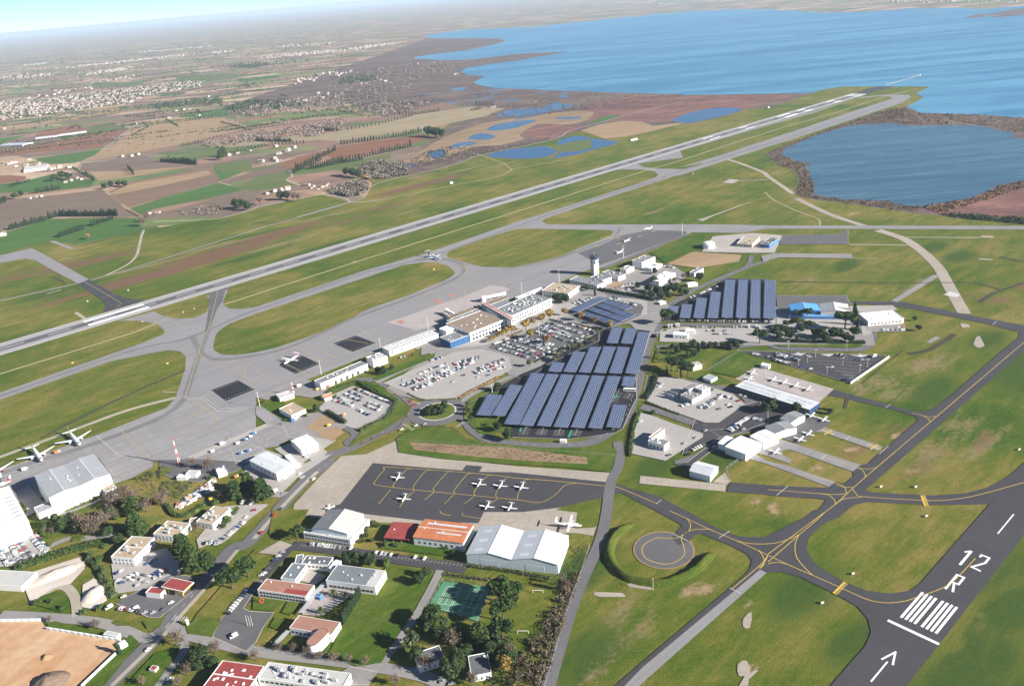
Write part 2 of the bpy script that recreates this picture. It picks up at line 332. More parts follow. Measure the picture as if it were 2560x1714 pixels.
area('lake', 'b 510,388 600,375 850,345 1000,315 1100,290 1122,275 1060,263 900,262 640,262 560,250 620,235 750,215 900,200 1060,194 1300,185 1640,150 2000,112 2342,80 c 430,62 620,65 850,80 1000,88 1280,80 1580,58 1900,55 2080,62 2342,40 3800,60 3800,900 2342,803 1990,780 1640,770 1540,725 1600,700 1655,665 1610,635 1700,590 1620,589 1100,590 980,610 890,635 0,648 b 2342,642 1800,630 1300,610 1050,600 930,575 910,560 985,520 870,510 820,490 870,460 1000,440 1190,415 1560,350 1200,370 900,405 740,412 500,400', 'lake')
area('sand_spit', 'c 1920,130 2000,105 2120,92 2342,55 2700,40 2700,75 2342,88 2140,105 2040,118', 'marsh')
area('sand_spit', 'c 2100,118 2200,100 2342,90 2600,80 2342,102 2180,118', 'marsh')
area('pond', 'c 690,1045 720,1010 900,930 1150,855 1440,838 1500,850 1600,858 1900,850 2080,860 2150,885 2290,905 2250,935 2342,945 3000,950 g 3200,150 2334,195 2150,215 2060,260 1920,310 1880,350 1620,385 1390,430 1240,415 1140,400 1080,375 700,360 540,340 430,330 410,270 410,210 380,150 370,90 390,40 320,10 c 860,1171 885,1130 830,1110 730,1075', 'pond')
area('pond', 'c -60,820 0,790 60,770 190,740 280,733 380,735 430,742 380,765 250,800 90,835 0,838', 'ponds')
for s in ('b 1065,790 1120,760 1180,745 1380,735 1420,710 1500,700 1510,712 1610,712 1500,745 1380,770 1250,785 1120,795', 'b 1000,880 1060,850 1200,825 1340,818 1260,850 1180,875 1040,892', 'b 870,940 960,905 1060,925 1010,950 890,948',
          'b 735,1010 800,975 900,965 930,980 850,995 740,1012', 'b 595,1045 640,1025 700,1015 720,1045 700,1075 630,1080 610,1060', 'b 410,1140 520,1110 480,1140 430,1160', 'b 990,1060 1140,1020 1320,1000 1400,997 1480,1030 1410,1065 1300,1080 1130,1078',
          'b 1480,960 1620,925 1700,940 1890,965 1860,985 1740,1015 1640,1045 1540,1065 1430,1080 1490,1045', 'b 740,610 820,595 870,602 800,617', 'b 1190,805 1380,780 1320,795 1210,812', 'b 1470,800 1640,795 1620,808 1500,812', 'b 1490,655 1550,650 1560,660 1510,670'):
    area('pool', s, 'ponds', sm=2)
for q in range(26):
    x = rng.uniform(560, 1700); y = 600+rng.uniform(-10, 110)+(x < 1000)*20; p = G('b', x, y); a_ = rng.uniform(8, 40); b_ = rng.uniform(8, 22); an = rng.uniform(-.3, .3)
    Z += .002; sheet('pool', [p+Vector((math.cos(t)*a_*math.cos(an)-math.sin(t)*b_*math.sin(an), math.cos(t)*a_*math.sin(an)+math.sin(t)*b_*math.cos(an), 0))*rng.uniform(.8, 1.2) for t in np.linspace(0, 6.28, 12, False)], M['ponds'], Z)
area('grass_island', 'b 1440,1000 1560,970 1710,945 1712,1010 1620,1030 1500,1040', 'crop_pale')
# farmland that can be told apart
area('farmland', 'd -900,1000 -300,900 0,850 470,735 700,775 1300,640 2100,510 2334,440 e 600,315 860,385 1000,320 1050,245 1060,190 950,170 870,120 b 480,1080 640,920 900,730 700,700 300,800 -100,640 a 2342,700 1500,760 900,760 0,900 -900,1000', 'farm')
for mt, s in (('crop', 'd 1180,440 1480,350 2000,215 2230,270 1900,350 1400,450 1290,505'), ('vine', 'd 990,290 1200,200 1930,60 2000,200 1480,345 1170,435 1100,380'), ('soil_tan', 'd 1010,300 1200,215 1900,95 1930,130 1500,230 1040,320'),
    ('mauve', 'd -300,560 0,420 250,350 930,270 1150,450 1260,520 1090,520 430,520 80,600 0,640 -300,740'), ('crop', 'd -300,800 0,660 90,650 440,540 1060,525 1260,530 1300,640 700,770 550,745 470,735 0,850 -300,900'), ('soil_tan', 'd 700,70 740,15 1110,0 1400,0 1480,25 1750,55 1300,140 900,190 850,130'),
    ('mauve', 'd 1290,510 1560,457 2230,285 2334,290 2334,430 2100,505 1550,530 1400,540'), ('crop', 'd 1950,65 2260,10 2300,75 2010,190'), ('crop_pale', 'e 0,160 330,110 290,150 270,190 370,230 0,290 d 2050,230 2180,240'), ('mauve', 'd 2020,205 2334,95 e 230,20 340,90 0,155 d 2080,218'),
    ('soil_red', 'b -120,1030 0,1000 560,915 650,930 480,985 350,1010 0,1090 -40,1100'), ('stubble_pale', 'b -200,950 0,890 560,775 900,727 1130,738 1000,790 700,850 400,905 0,960'), ('crop_pale', 'b -100,1140 0,1115 350,1040 340,1080 100,1140 0,1165'),
    ('soil_tan', 'a 560,1100 840,1058 1340,960 1700,870 1640,835 1500,800 1020,830 940,870 730,1000'), ('soil_red', 'a -200,1080 0,1060 690,1005 880,880 600,915 380,965 0,1025 -200,1050'), ('crop', 'a 220,1080 690,1020 640,1060 510,1110 350,1120'),
    ('crop_pale', 'a 380,960 640,905 880,875 740,835 590,865 560,900'), ('crop', 'a -200,980 0,940 190,920 60,960 0,985'), ('soil_red', 'a 230,960 250,900 500,850 620,880 420,930'), ('mauve', 'a 560,1115 1000,1060 1110,1110 1300,1130 850,1168 540,1165'),
    ('crop_pale', 'a 1170,1080 1500,1010 1800,980 1840,990 1560,1050 1300,1095'), ('stubble_pale', 'a 1500,990 1760,950 2000,925 2342,895 2342,930 2100,960 1850,970 1560,1005'), ('crop_pale', 'a 1450,1120 1690,1090 1720,1145 2000,1100 1700,1171 1480,1171'),
    ('soil_red', 'a 1900,1110 2080,1060 2240,1020 2290,1030 2040,1130 1990,1160'), ('crop', 'a 1560,780 1560,740 1260,770 1210,800 1400,800'), ('crop_pale', 'a 1180,520 1500,500 1760,510 1500,545 1240,560'), ('crop_pale', 'a 620,560 860,560 1050,545 900,585 640,600'), ('crop', 'a 1080,660 1240,645 1280,625 1100,640'),
    ('crop', 'a 1600,540 1900,510 1900,530 1640,560'), ('soil_tan', 'a 120,880 0,895 0,860 330,830 640,760 830,740 780,775 400,830'), ('crop', 'a 120,690 330,680 180,695 60,700'), ('soil_tan', 'a 560,750 800,720 830,770 600,785'), ('crop', 'd -200,240 200,200 470,130 560,170 850,190 840,240 400,290 0,300'), ('soil_red', 'd -100,160 100,140 240,150 230,180 0,215 -100,230')):
    area('field', s, mt)
area('dirt_ground', 'b 1640,890 1760,850 1910,825 2060,830 2130,860 2342,835 2300,850 2100,900 1950,930 1800,945 1700,910', 'soil_tan')
area('field', 'b 1690,840 1800,790 1900,785 1900,795 1760,835', 'crop')
# tracks across the country and the airfield
Z = .16
def track(s, w, mat='track', sm=4):
    global Z
    Z += .003; return ribbon('track', P(s), w, M[mat], Z, sm)
track('d -200,1320 0,1283 720,1120 1000,1045 1300,960 2334,635 e 870,385 1000,320 1050,245 1200,185 1640,90 1930,0 b 920,1065 1130,1020 1480,940 1600,880 2150,735 2342,690', 5, 'road_pale')
track('d 970,1050 1150,960 1240,880 1270,780 1290,690', 5); track('d 1290,690 1310,620 1265,520 1150,455 960,285 850,240', 5); track('e 1190,355 1010,380 860,385', 4); track('e 1190,355 1640,262 2334,90 b 820,1000 1100,960', 3, 'tan_track')
track('d 1400,560 1900,545 2100,510 2334,440 e 0,430 600,315', 4); track('e 600,300 800,345 860,385', 5); track('e 400,230 280,180 330,140 230,0', 5); track('a 1700,1171 1930,1090 2080,1050 ', 7); track('a 1910,1085 2000,1171', 5); track('d 1990,205 2334,90', 4, 'tan_track'); track('d 2000,205 2250,270', 4, 'tan_track')
track('a 540,1110 740,990 880,880 1010,810', 7, 'road_pale'); track('a 560,1105 840,1085 1040,1060', 4); track('d -50,235 200,215 400,190', 5); track('a 660,800 1000,760 1060,740', 6, 'road_pale')
track('a 1340,965 1700,880 2100,815 2342,775', 6, 'mauve'); track('a 0,1062 700,1005', 6, 'mauve')
for s in ('h -60,400 0,383 1240,0 d 1420,1490', 'd 2040,1320 2334,1225 e 930,925 2334,485 f 1250,90 1560,0 c 150,1045 700,870 1040,775 1420,650 1560,618'): track(s, 4.5, 'tan_track', 0)
track('h -80,1160 0,1140 640,905 1160,715 1600,600', 6, 'track'); track('f 0,85 480,0', 3, 'tan_track')
track('c 150,1045 300,1080 400,1110 560,1171 f 2334,150 g 0,145 130,240 230,310', 9); track('g 260,350 400,420 600,510 890,605', 11, 'concrete_old'); track('g 1000,640 1240,720 1400,830 1500,920 1570,1000', 14, 'concrete_old')
track('g 1570,1000 1640,1130 1700,1240 1790,1400', 14, 'concrete_old', 0); track('g 1150,1290 1540,1050', 8, 'road_pale', 0); track('g 1230,706 1940,708', 3.5, 'track', 0); track('g 740,770 1280,778', 3.5, 'track', 0); track('g 750,895 1010,900', 1.5, 'track', 0)
track('f 2080,190 2334,180 ', 4); track('g 30,125 200,100', 3, 'tan_track', 0); track('g -30,290 60,370 250,460 440,530 472,560 475,600', 3, 'tan_track'); track('f 1700,550 1850,500 2100,410 2160,390', 4, 'track'); track('d 470,740 660,810', 8, 'road_pale', 0); track('d 530,915 650,890', 5, 'tan_track', 0); track('d 690,1390 780,1450', 5, 'track', 0)
def patch(s, mat, sm=0): return area('paved_patch', s, mat, None, sm)
Z = .30
patch('f 1920,205 1985,175 2075,183 2010,215', 'concrete'); patch('g 1600,1230 1660,1200 1755,1225 1720,1255', 'faded_white'); patch('f 1690,545 1860,500 1740,560', 'concrete_old'); patch('g 790,480 845,480 820,495', 'stubble_pale')
patch('g 1945,690 2060,695 2055,712 1945,708', 'concrete_old'); patch('g 1920,898 2050,905 2045,915 1925,910', 'concrete_old'); patch('i 1115,1085 1330,1030 1345,1065 1150,1115', 'concrete'); patch('n 735,745 750,720 900,725 1000,730 1030,765 800,765', 'concrete_old'); patch('n 1035,650 1090,640 1260,680 1270,705 1060,675', 'concrete_old')
patch('k 1870,110 1900,45 1930,35 1975,125 1940,145 1900,140', 'concrete_old'); patch('n 2090,960 2165,900 2150,1040 2090,1040', 'concrete_old', 2); patch('n 2040,1370 2120,1340 2150,1450 2050,1480', 'concrete_old', 2); patch('n 2050,1568 2100,1480 2200,1420 2225,1430 2140,1510 2130,1568', 'concrete_old')
patch('g 1750,1490 1830,1500 1840,1525 1770,1530', 'concrete_old')

for s, w in (('g 80,1108 700,1118 1400,1122 1880,1122 2130,1190', 2.5), ('g 2100,885 2334,930', 5), ('d 470,1065 560,1100 600,1135', 4), ('d 700,1165 720,1185', 3), ('d 740,775 1100,690 1500,590 1900,545', 2), ('e 0,570 160,575 300,545', 3), ('d 1150,455 1270,515', 5), ('k 1280,200 1450,170 1600,90 1700,20', 6), ('g 1930,1300 2050,1220 2334,1120', 5), ('f 1900,500 2150,395', 2), ('k 730,600 700,700', 3), ('k 850,470 1230,170', 1.5)): Z += .003; ribbon('ditch', P(s), w, M['ditch'], Z, 3)
for s, w in (('e 860,385 560,470 380,520', 7), ('k 1460,100 1550,45', 5), ('d 430,1220 560,1185', 5)): Z += .003; ribbon('stony_track', P(s), w, M['road_pale'], Z, 3)
# ------------------------------------------------------------------ runways, taxiways, aprons
Z = .34
area('apron', 'h -300,300 0,210 2000,-360 d 2334,1090 e 0,1085 2334,380 f 600,190 1140,20 c 0,1025 1240,660 1430,645 1560,648 1572,665 1500,705 900,905 300,1097 0,1195 f 1500,142 700,400 290,540 275,562 330,590 1900,588 g 0,598 2400,602 2400,635 0,627 f 2100,665 1640,662 1590,690 1100,880 820,985 700,1000 420,1120 p 2150,420 1800,520 1400,700 800,950 200,1200 i 1150,160 450,440 0,600 h 2334,660 2334,760 2334,890 1720,1150 1400,1170 1390,1230 1200,1330 1000,1400 700,1400 500,1480 130,1568 -300,1700 -300,1380 0,1258', 'tarmac')
area('apron_slab', 'h 1620,600 1840,590 2000,720 2240,705 2334,760 2334,890 1720,1150 1400,1175 1300,1225 1190,1310 1040,1330 900,1160 300,1330 -100,1500 -150,1330 0,1262 560,1055 880,945 1300,778 1520,693', 'apron')
area('apron_slab', 'p 40,880 300,800 700,660 1000,560 1430,390 1600,410 1680,440 1500,560 1250,640 800,850 560,960 420,990', 'apron_pale')
area('apron_slab', 'f 830,770 1000,690 1250,640 1580,650 1600,672 1090,860 800,960 600,850', 'asphalt_old')
GI = ['h -300,720 0,618 1000,270 1400,190 1540,165 1640,175 1695,225 1690,330 1600,600 1520,690 1300,775 880,940 560,1050 180,1195 0,1258 -300,1380',
 'e 0,1402 1340,960 1520,935 1640,935 1740,960 1800,1005 1815,1030 1790,1060 1700,1110 1400,1230 1050,1350 960,1390 820,1480 600,1568 i 200,140 0,185 h 2150,210 2020,205 1950,165 1945,130 1960,50 1985,0 d 2040,1530 2100,1490',
 'e 1740,860 1770,830 1900,780 2334,640 f 100,625 880,640 925,650 900,690 700,770 580,820 440,880 240,930 0,980 e 2060,975 1880,930 1800,905 1750,890',
 'd 2080,1180 2334,1092 e 0,1087 2334,382 f 600,192 880,97 1000,87 1200,90 1300,105 1335,135 1310,160 1200,200 0,580 e 1560,848 1000,1005 0,1340 d 2200,1360 2090,1355 2040,1325 2035,1290',
 'd 1410,1380 1440,1350 1880,1240 1910,1260 1905,1330 1880,1390 1780,1440 1620,1450 1480,1420',
 'h -300,310 0,213 600,20 d 1050,1470 1250,1465 1420,1490 1480,1530 1500,1568 h 1490,20 1300,100 1000,205 0,553 -300,660',
 'f 1145,35 1200,65 1320,80 1560,85 1620,70 1910,0 c 0,1140 300,1050 1300,720 1450,672 1430,660 1380,655 1200,672 900,772 0,1027 f 1560,-20']
for s in GI: area('grass_island', s, 'verge')
# tyre darkened lanes, and the ditch on the lower island
Z = .41
for s, w in (('h -60,600 0,582 1000,235 1400,120 1700,60 d 2200,1420 e 0,1370 1000,1030 1600,880 2334,620 f 700,375 1340,180 c 0,1167 900,885 1400,710', 6), ('d 1960,1300 1890,1568 h 1830,170 1690,580', 7), ('h 1750,30 1850,200 2050,250 i 200,170 560,30 e 900,1440 1400,1260 1800,1090 1900,1010 1850,940 1700,900', 7), ('h 1690,600 1500,760 900,1000 300,1190 -100,1330', 8), ('f -100,1000 300,930 600,830 900,720 1000,620', 6)): ribbon('tyre_lane', P(s), w, M['tyre_wear'], Z, 4); Z += .003
for s, w in (('h 370,965 640,830 1000,650 1160,580 1400,470 1690,350', 4),): ribbon('ditch', P(s), w, M['ditch'], Z, 3)
# service tracks that cross the islands
Z = .42
for s in ('h -60,400 0,383 1240,0 d 1420,1490', 'd 2040,1320 2334,1225 e 930,925 2334,485 f 1250,90 1560,0 c 150,1045 700,870 1040,775 1420,650'): track(s, 4.5, 'tan_track', 0)
track('h -80,1160 0,1140 640,905 1160,715 1600,600', 6, 'track')
patch('e 870,935 900,918 940,930 900,945', 'stubble_pale'); patch('h 1480,540 1610,548 1605,555 1490,548', 'track')
area('taxiway', 'd -200,960 0,870 290,805 400,860 810,1090 715,1130 450,990 330,920 240,900 0,940', 'tarmac')
area('taxiway', 'd 810,1090 1030,1215 1150,1262 1330,1278 930,1395 970,1340 950,1290 715,1130', 'asphalt')
area('taxiway', 'd 1920,1200 2120,1150 2050,1200 2030,1290 1990,1340 1890,1568 1870,1568 1890,1450 1905,1330 1910,1260', 'asphalt_old')
# main runway, 50 m wide
ra = G('h', 0, 160); rb = G('c', 1180, 653); rd = (rb-ra).normalized(); rn = Vector((-rd.y, rd.x, 0))
RL = (rb-ra).length
def RW(s, t): return ra+rd*s+rn*t
def rquad(mb, s0, s1, t0, t1, z, mi=0): return mb.poly([tuple(RW(s, t)[:2])+(z,) for s, t in ((s0, t0), (s1, t0), (s1, t1), (s0, t1))], mi)
Zr = .50
setp(rquad(MB(), -500, RL+45, -25, 25, Zr).build('runway', M['runway_edge']), kind='structure')
setp(rquad(MB(), -500, RL+190, -9, 8, Zr+.01).build('runway_rubber_strip', M['rubber']), kind='structure')
setp(rquad(MB(), RL+30, RL+200, -25, 24, Zr+.015).build('runway_end_strip', M['asphalt']), kind='structure')
mk = MB(); zz = Zr+.03
for t0 in (-23.6, 22.7): rquad(mk, -500, RL+10, t0, t0+.9, zz)
s = -480
while s < RL-120:
    rquad(mk, s, s+30, -.6, .6, zz+.004); s += 60
ap = (G('d', 930, 1400)-ra).dot(rd)
for sg in (-1, 1): rquad(mk, ap-30, ap+55, min(sg*6, sg*15)+1, max(sg*6, sg*15)+1, zz+.008)
for q, (cx, wide) in enumerate((('c 1015,692', 9), ('c 835,752', 9), ('c 687,790', 10), ('c 425,868', 6), ('c 188,940', 6))):
    s0 = (P(cx)[0]-ra).dot(rd)
    for sg in (-1, 1): rquad(mk, s0-18, s0+24+(20 if q == 2 else 0), min(sg*7, sg*(7+wide)), max(sg*7, sg*(7+wide)), zz+.008)
for k in range(12):
    t0 = (1.8+k % 6*3.6)*(1 if k < 6 else -1); rquad(mk, RL-15, RL+20, min(t0, t0+1.9*(1 if k < 6 else -1)), max(t0, t0+1.9*(1 if k < 6 else -1)), zz+.008)
rquad(mk, RL+30, RL+38, -23, 23, zz+.008)
setp(mk.build('runway_markings', M['white_paint']), kind='structure')
# dark taxiways of the light aircraft side
Z = .36
area('taxiway', 'j 900,1385 1000,1400 1340,1500 n 1600,0 1860,150 2050,220 2312,230 o 200,150 420,-20 640,-20 480,120 370,230 345,330 400,440 500,520 700,635 900,710 1100,735 1280,710 1400,625 1500,600 1180,960 1000,1180 880,1200 930,1080 900,960 800,850 600,735 300,590 120,540 n 2300,548 2230,500 2110,560 2150,500 2165,430 2110,370 1950,290 1700,190 1540,120 1320,0 j 1000,1465', 'asphalt')
area('taxiway', 'k 440,1640 500,1575 530,1530 400,1515 100,1497 j 2290,1480 1955,1455 1990,1370 k 0,1395 250,1410 555,1418 615,1365 700,1380 780,1310 775,1270 845,1212 910,1200 1005,1110 1100,1035 1370,802 1340,765 1240,735 1080,690 540,572 600,525 1080,655 1320,725 1440,720 1520,690 1640,600 2280,50 2290,0 g 2250,1560 1980,1490 1240,1345 740,1300 740,1288 1100,1292 1250,1298 1800,1408 2450,1530 k 2450,80 2334,170 1200,1172 1000,1340 890,1440 930,1460 1200,1475 1500,1490 1800,1470 2000,1420 2200,1310 2334,1190 2420,1120 2420,1560 2060,1568 1500,1578 900,1548 780,1580 640,1690 o 300,200 n 2250,240', 'asphalt')
area('taxiway', 'n 2110,560 2230,500 2300,548 1010,1690 780,1690', 'asphalt'); area('taxiway_old_half', 'n 2240,520 2300,548 1010,1690 900,1690 1180,1400', 'tarmac')
pad_c = (G('n', 1112, 345)+G('n', 1632, 335))/2; pad_r = 20.9
sheet('engine_run_pad', [pad_c+Vector((math.cos(a)*pad_r, math.sin(a)*pad_r, 0)) for a in np.linspace(0, 2*math.pi, 48, False)], M['asphalt_old'], .375)
sheet('pad_edge', [pad_c+Vector((math.cos(a)*(pad_r+1.3), math.sin(a)*(pad_r+1.3), 0)) for a in np.linspace(0, 2*math.pi, 48, False)], M['soil_tan'], .335)
area('taxiway', 'n 1440,230 1465,200 1550,110 1700,185 1655,215 1590,270 1500,300', 'asphalt', .39)
for s in ('k -300,970 0,950 250,1020 845,1212 775,1272 200,1070 140,1075 110,1110 215,1165 200,1200 0,1130 -300,1050', 'k -500,1010 -300,1000 0,1180 150,1210 615,1365 555,1412 0,1205 -600,1040', 'k 330,870 400,830 520,870 1045,1045 1000,1085 500,915 350,900'): area('taxi_lane', s, 'tarmac')
area('apron', 'k -280,160 0,345 600,520 470,640 0,490 j 2030,430 2200,330', 'apron_pale'); area('apron', 'k 130,880 330,740 580,830 520,870 420,915 330,1000 290,1020 100,960', 'asphalt_old')
# runway 12R, with its own writing
qa = G('o', 2219-1920, 0)
b0 = G('o', 1080, 978); b1 = G('o', 1545, 1192)
vn = (b1-b0).normalized(); vd = rd.copy(); vn = Vector((vd.y, -vd.x, 0)); W2 = (b1-b0).length/2; vc = (b0+b1)/2
def VW(s, t): return vc+vd*s+vn*t
def vquad(mb, s0, s1, t0, t1, z): return mb.poly([tuple(VW(s, t)[:2])+(z,) for s, t in ((s0, t0), (s0, t1), (s1, t1), (s1, t0))])
setp(vquad(MB(), -150, 900, -W2, W2, .40).build('runway', M['asphalt']), kind='structure')
mk = MB(); z2 = .425
vquad(mk, -1.1, 1.1, -W2, W2, z2)
def VT(t, x, y):
    p = G(t, x, y)-vc; return p.dot(vd), p.dot(vn)
k0 = VT('o', 1190, 950)[1]; k1 = VT('o', 1540, 1105)[1]; s0 = VT('o', 1370, 1030)[0]; s1 = VT('o', 1560, 795)[0]
pit = (k1-k0)/8.35
for k in range(8):
    t0 = k0+pit*(k+(.55 if k > 3 else 0)); vquad(mk, s0, s1, t0-.05*pit, t0+.55*pit, z2)
def stroke(pts, w):
    for a, b in zip(pts[:-1], pts[1:]):
        a = Vector(a); b = Vector(b); d = (b-a).normalized(); n = Vector((-d[1], d[0]))*w/2; e = d*w*.48
        mk.poly([tuple(VW(q[0], q[1])[:2])+(stroke.z,) for q in (a-e-n, b+e-n, b+e+n, a-e+n)][::-1]); stroke.z += .0016
stroke.z = z2
def span(t, *pts): return [VT(t, x, y) for x, y in pts]
(sa, ta), (sb, tb) = VT('o', 1740, 473), VT('o', 1833, 352); Lg = sb-sa; tm = (ta+tb)/2; wd = pit*.62
stroke([(sa, tm), (sb-.6, tm)], wd); stroke([(sb-1, tm-.9), (sb-3.4, tm-2.6)], wd*.8)
(sa2, ta2) = VT('o', 1860, 515); (sb2, tb2) = VT('o', 1950, 400); sb2 = sa2+Lg; t0 = VT('o', 1835, 500)[1]; t1 = VT('o', 1905, 530)[1]
stroke([(sb2-3, t0), (sb2-.6, t0+.2), (sb2-.6, t1), (sb2-Lg*.42, t1), (sa2+1.2, t0), (sa2+.6, t1+.3)], wd*.85)
(sa3, ta3) = VT('o', 1605, 690); t0 = ta3; t1 = t0+4.4
stroke([(sa3, t0), (sa3+Lg-.6, t0), (sa3+Lg-.6, t1), (sa3+Lg*.48, t1), (sa3+Lg*.48, t0+1)], wd*.85); stroke([(sa3+Lg*.45, t0+1.9), (sa3, t1)], wd*.85)
(c0, d0), (c1, d1) = VT('o', 2070, 195), VT('o', 2222, 22); dt = (d0+d1)/2
for q in range(5): vquad(mk, c0+q*60, c1+q*60, dt-.45, dt+.45, z2)
(c0, d0), (c1, d1) = VT('o', 928, 1530), VT('o', 1080, 1352); dt = (d0+d1)/2; (tp, _), (e0, f0), (e1, f1) = VT('o', 1150, 1265), VT('o', 1045, 1335), VT('o', 1110, 1370)
vquad(mk, c0, c1, dt-.5, dt+.5, z2); stroke([(tp, dt), (e0, dt-3.2)], 1.2); stroke([(tp, dt), (e0, dt+3.2)], 1.2)
setp(mk.build('runway_markings', M['white_paint']), kind='structure')
# yellow taxi guide lines
ymk = MB(); yfad = MB(); wmk = MB()
zl = [.44]
def line(mb, s, w=.55, sm=4):
    zl[0] += .0005; pts = P(s); ribbon_mb(mb, smooth(pts, sm) if sm else pts, w, zl[0])
for s in ('k 2334,95 1480,820', 'k 1480,820 880,1330 620,1568', 'k 620,1568 n 2312,380', 'n 2312,390 2240,480 1990,690', 'n 2312,390 2270,470 2235,500', 'j 0,1330 400,1360 900,1410 1000,1430 1330,1568', 'n 1425,-10 1580,60 1780,155 2030,260 o 0,390 170,470 400,570 650,680 800,750 930,800 1070,820 1200,810 1300,785 1590,680 1720,580 1870,420',
          'n 1580,60 1612,110 1600,165 1545,205 1490,235 1400,236 1300,236 1200,290 1175,345 1200,410 1290,455 1400,470 1500,440 1560,375 1545,290 1530,240 1560,195 1640,160 1790,155', 'n 2030,260 2150,285 2312,287 o 130,265 280,205', 'o 280,205 420,90 515,0', 'o 280,205 245,290 255,400 320,490 400,570', 'o 280,205 150,320 0,450', 'n 2230,345 2275,420 2270,480 2235,510', 'o 0,468 80,455 170,470', 'k 700,1475 560,1480 0,1437', 'k 480,1475 560,1490 610,1540 610,1575', 'k 710,1475 705,1430 640,1385 320,1290', 'k 770,1415 690,1415 620,1390', 'k 885,1330 880,1290 820,1240 520,1145', 'k 985,1240 900,1250 810,1238', 'k 1475,820 1460,790 1400,760 1310,740', 'k 1530,770 1470,775 1400,760', 'k 770,1430 800,1470 860,1500 1300,1530 1600,1535 1900,1490 2334,1372', 'k 625,1560 700,1520 860,1505'): line(ymk, s, .44)
for s in ('d 770,1110 1080,1290 1090,1320 1060,1345', 'd 920,1262 1050,1225', 'd 1990,1170 1960,1310 1890,1568 h 1870,0 1810,190 1700,560 1690,600', 'h 1800,160 1850,230 1950,270 2050,280 2334,235', 'h 2000,290 2234,415 2334,470', 'h 2234,415 2225,360 2270,290 2334,260', 'h 1120,890 1125,920 1260,1060 1370,1145', 'h 1690,600 1840,680 1830,720 1600,850', 'h 1840,680 1960,770 1950,830 1700,920', 'i 0,360 200,480', 'i 160,240 500,400', 'i 340,130 660,280', 'i 420,95 740,240', 'i 680,45 1020,105', 'i 975,-10 1100,80', 'e 1450,1240 1600,1290', 'e 1570,1200 1640,1240 1690,1310', 'e 1880,960 1920,990 1910,1030 1830,1100', 'e 1750,1135 1950,1160', 'e 1900,1170 1895,1280', 'e 1990,1120 1985,1210', 'f 1000,620 985,670 780,750 620,790 590,830', 'p 1000,120 1080,160 1090,220 1020,290', 'd 1420,1490 1540,1440', 'd 1230,1410 1450,1450 1600,1490 1640,1530', 'j 0,1345'): 
    if len(P(s)) > 1: line(yfad, s, .6)
for a in range(26):
    x = 760+rng.uniform(0, 640); y = 640+rng.uniform(10, 215)
    if y > 860-.33*(x-760) or y < 700-.1*(x-800)-20: continue
    p = G('f', x, y); rquad(yfad, (p-ra).dot(rd)-4, (p-ra).dot(rd)+4, (p-ra).dot(rn)-.5, (p-ra).dot(rn)+.5, .441+a*.0006); rquad(yfad, (p-ra).dot(rd)-.5, (p-ra).dot(rd)+.5, (p-ra).dot(rn)-5, (p-ra).dot(rn)+5, .46+a*.0006)
for s in ('o 590,735 692,632',):
    a, b = P(s); zl[0] += .001; ribbon_mb(ymk, [a, b], 1.2, zl[0]+.01)
    for q in range(11):
        c = a.lerp(b, (q+.3)/11); ribbon_mb(ymk, [c, c+(b-a).normalized().cross(Vector((0, 0, 1)))*2.6], .55, zl[0]+.012)
a, b = P('k 1395,1490 1430,1590'); ribbon_mb(ymk, [a, b], 1.0, zl[0]+.014)
for q in range(9):
    c = a.lerp(b, (q+.3)/9); ribbon_mb(ymk, [c, c-(b-a).normalized().cross(Vector((0, 0, 1)))*3], .9, zl[0]+.016)
for c in ('k 550,915', 'k 968,1048'):
    p = P(c)[0]
    for ang in (.6, 2.2):
        d = Vector((math.cos(ang), math.sin(ang), 0))*6; zl[0] += .001; ribbon_mb(ymk, [p-d, p+d], 1.3, zl[0]+.02)
for s in ('n 1465,203 1590,262', 'n 1965,685 2065,735', 'k 1070,693 1118,660', 'k 712,980 740,957', 'k 485,1160 535,1120', 'k 80,1488 185,1402', 'k 1015,1110 1098,1042', 'g 2045,1505 2085,1472', 'n 1870,235 1965,172', 'j 1320,1562 1362,1533', 'h 880,945 1080,1120', 'h 1840,590 2000,700 2240,690', 'h 1700,610 1830,605 1990,725 2260,705'): line(wmk, s, .55, 0)
setp(ymk.build('taxi_guide_lines', M['yellow_paint']), kind='structure'); setp(yfad.build('stand_guide_lines', M['faded_yellow']), kind='structure')
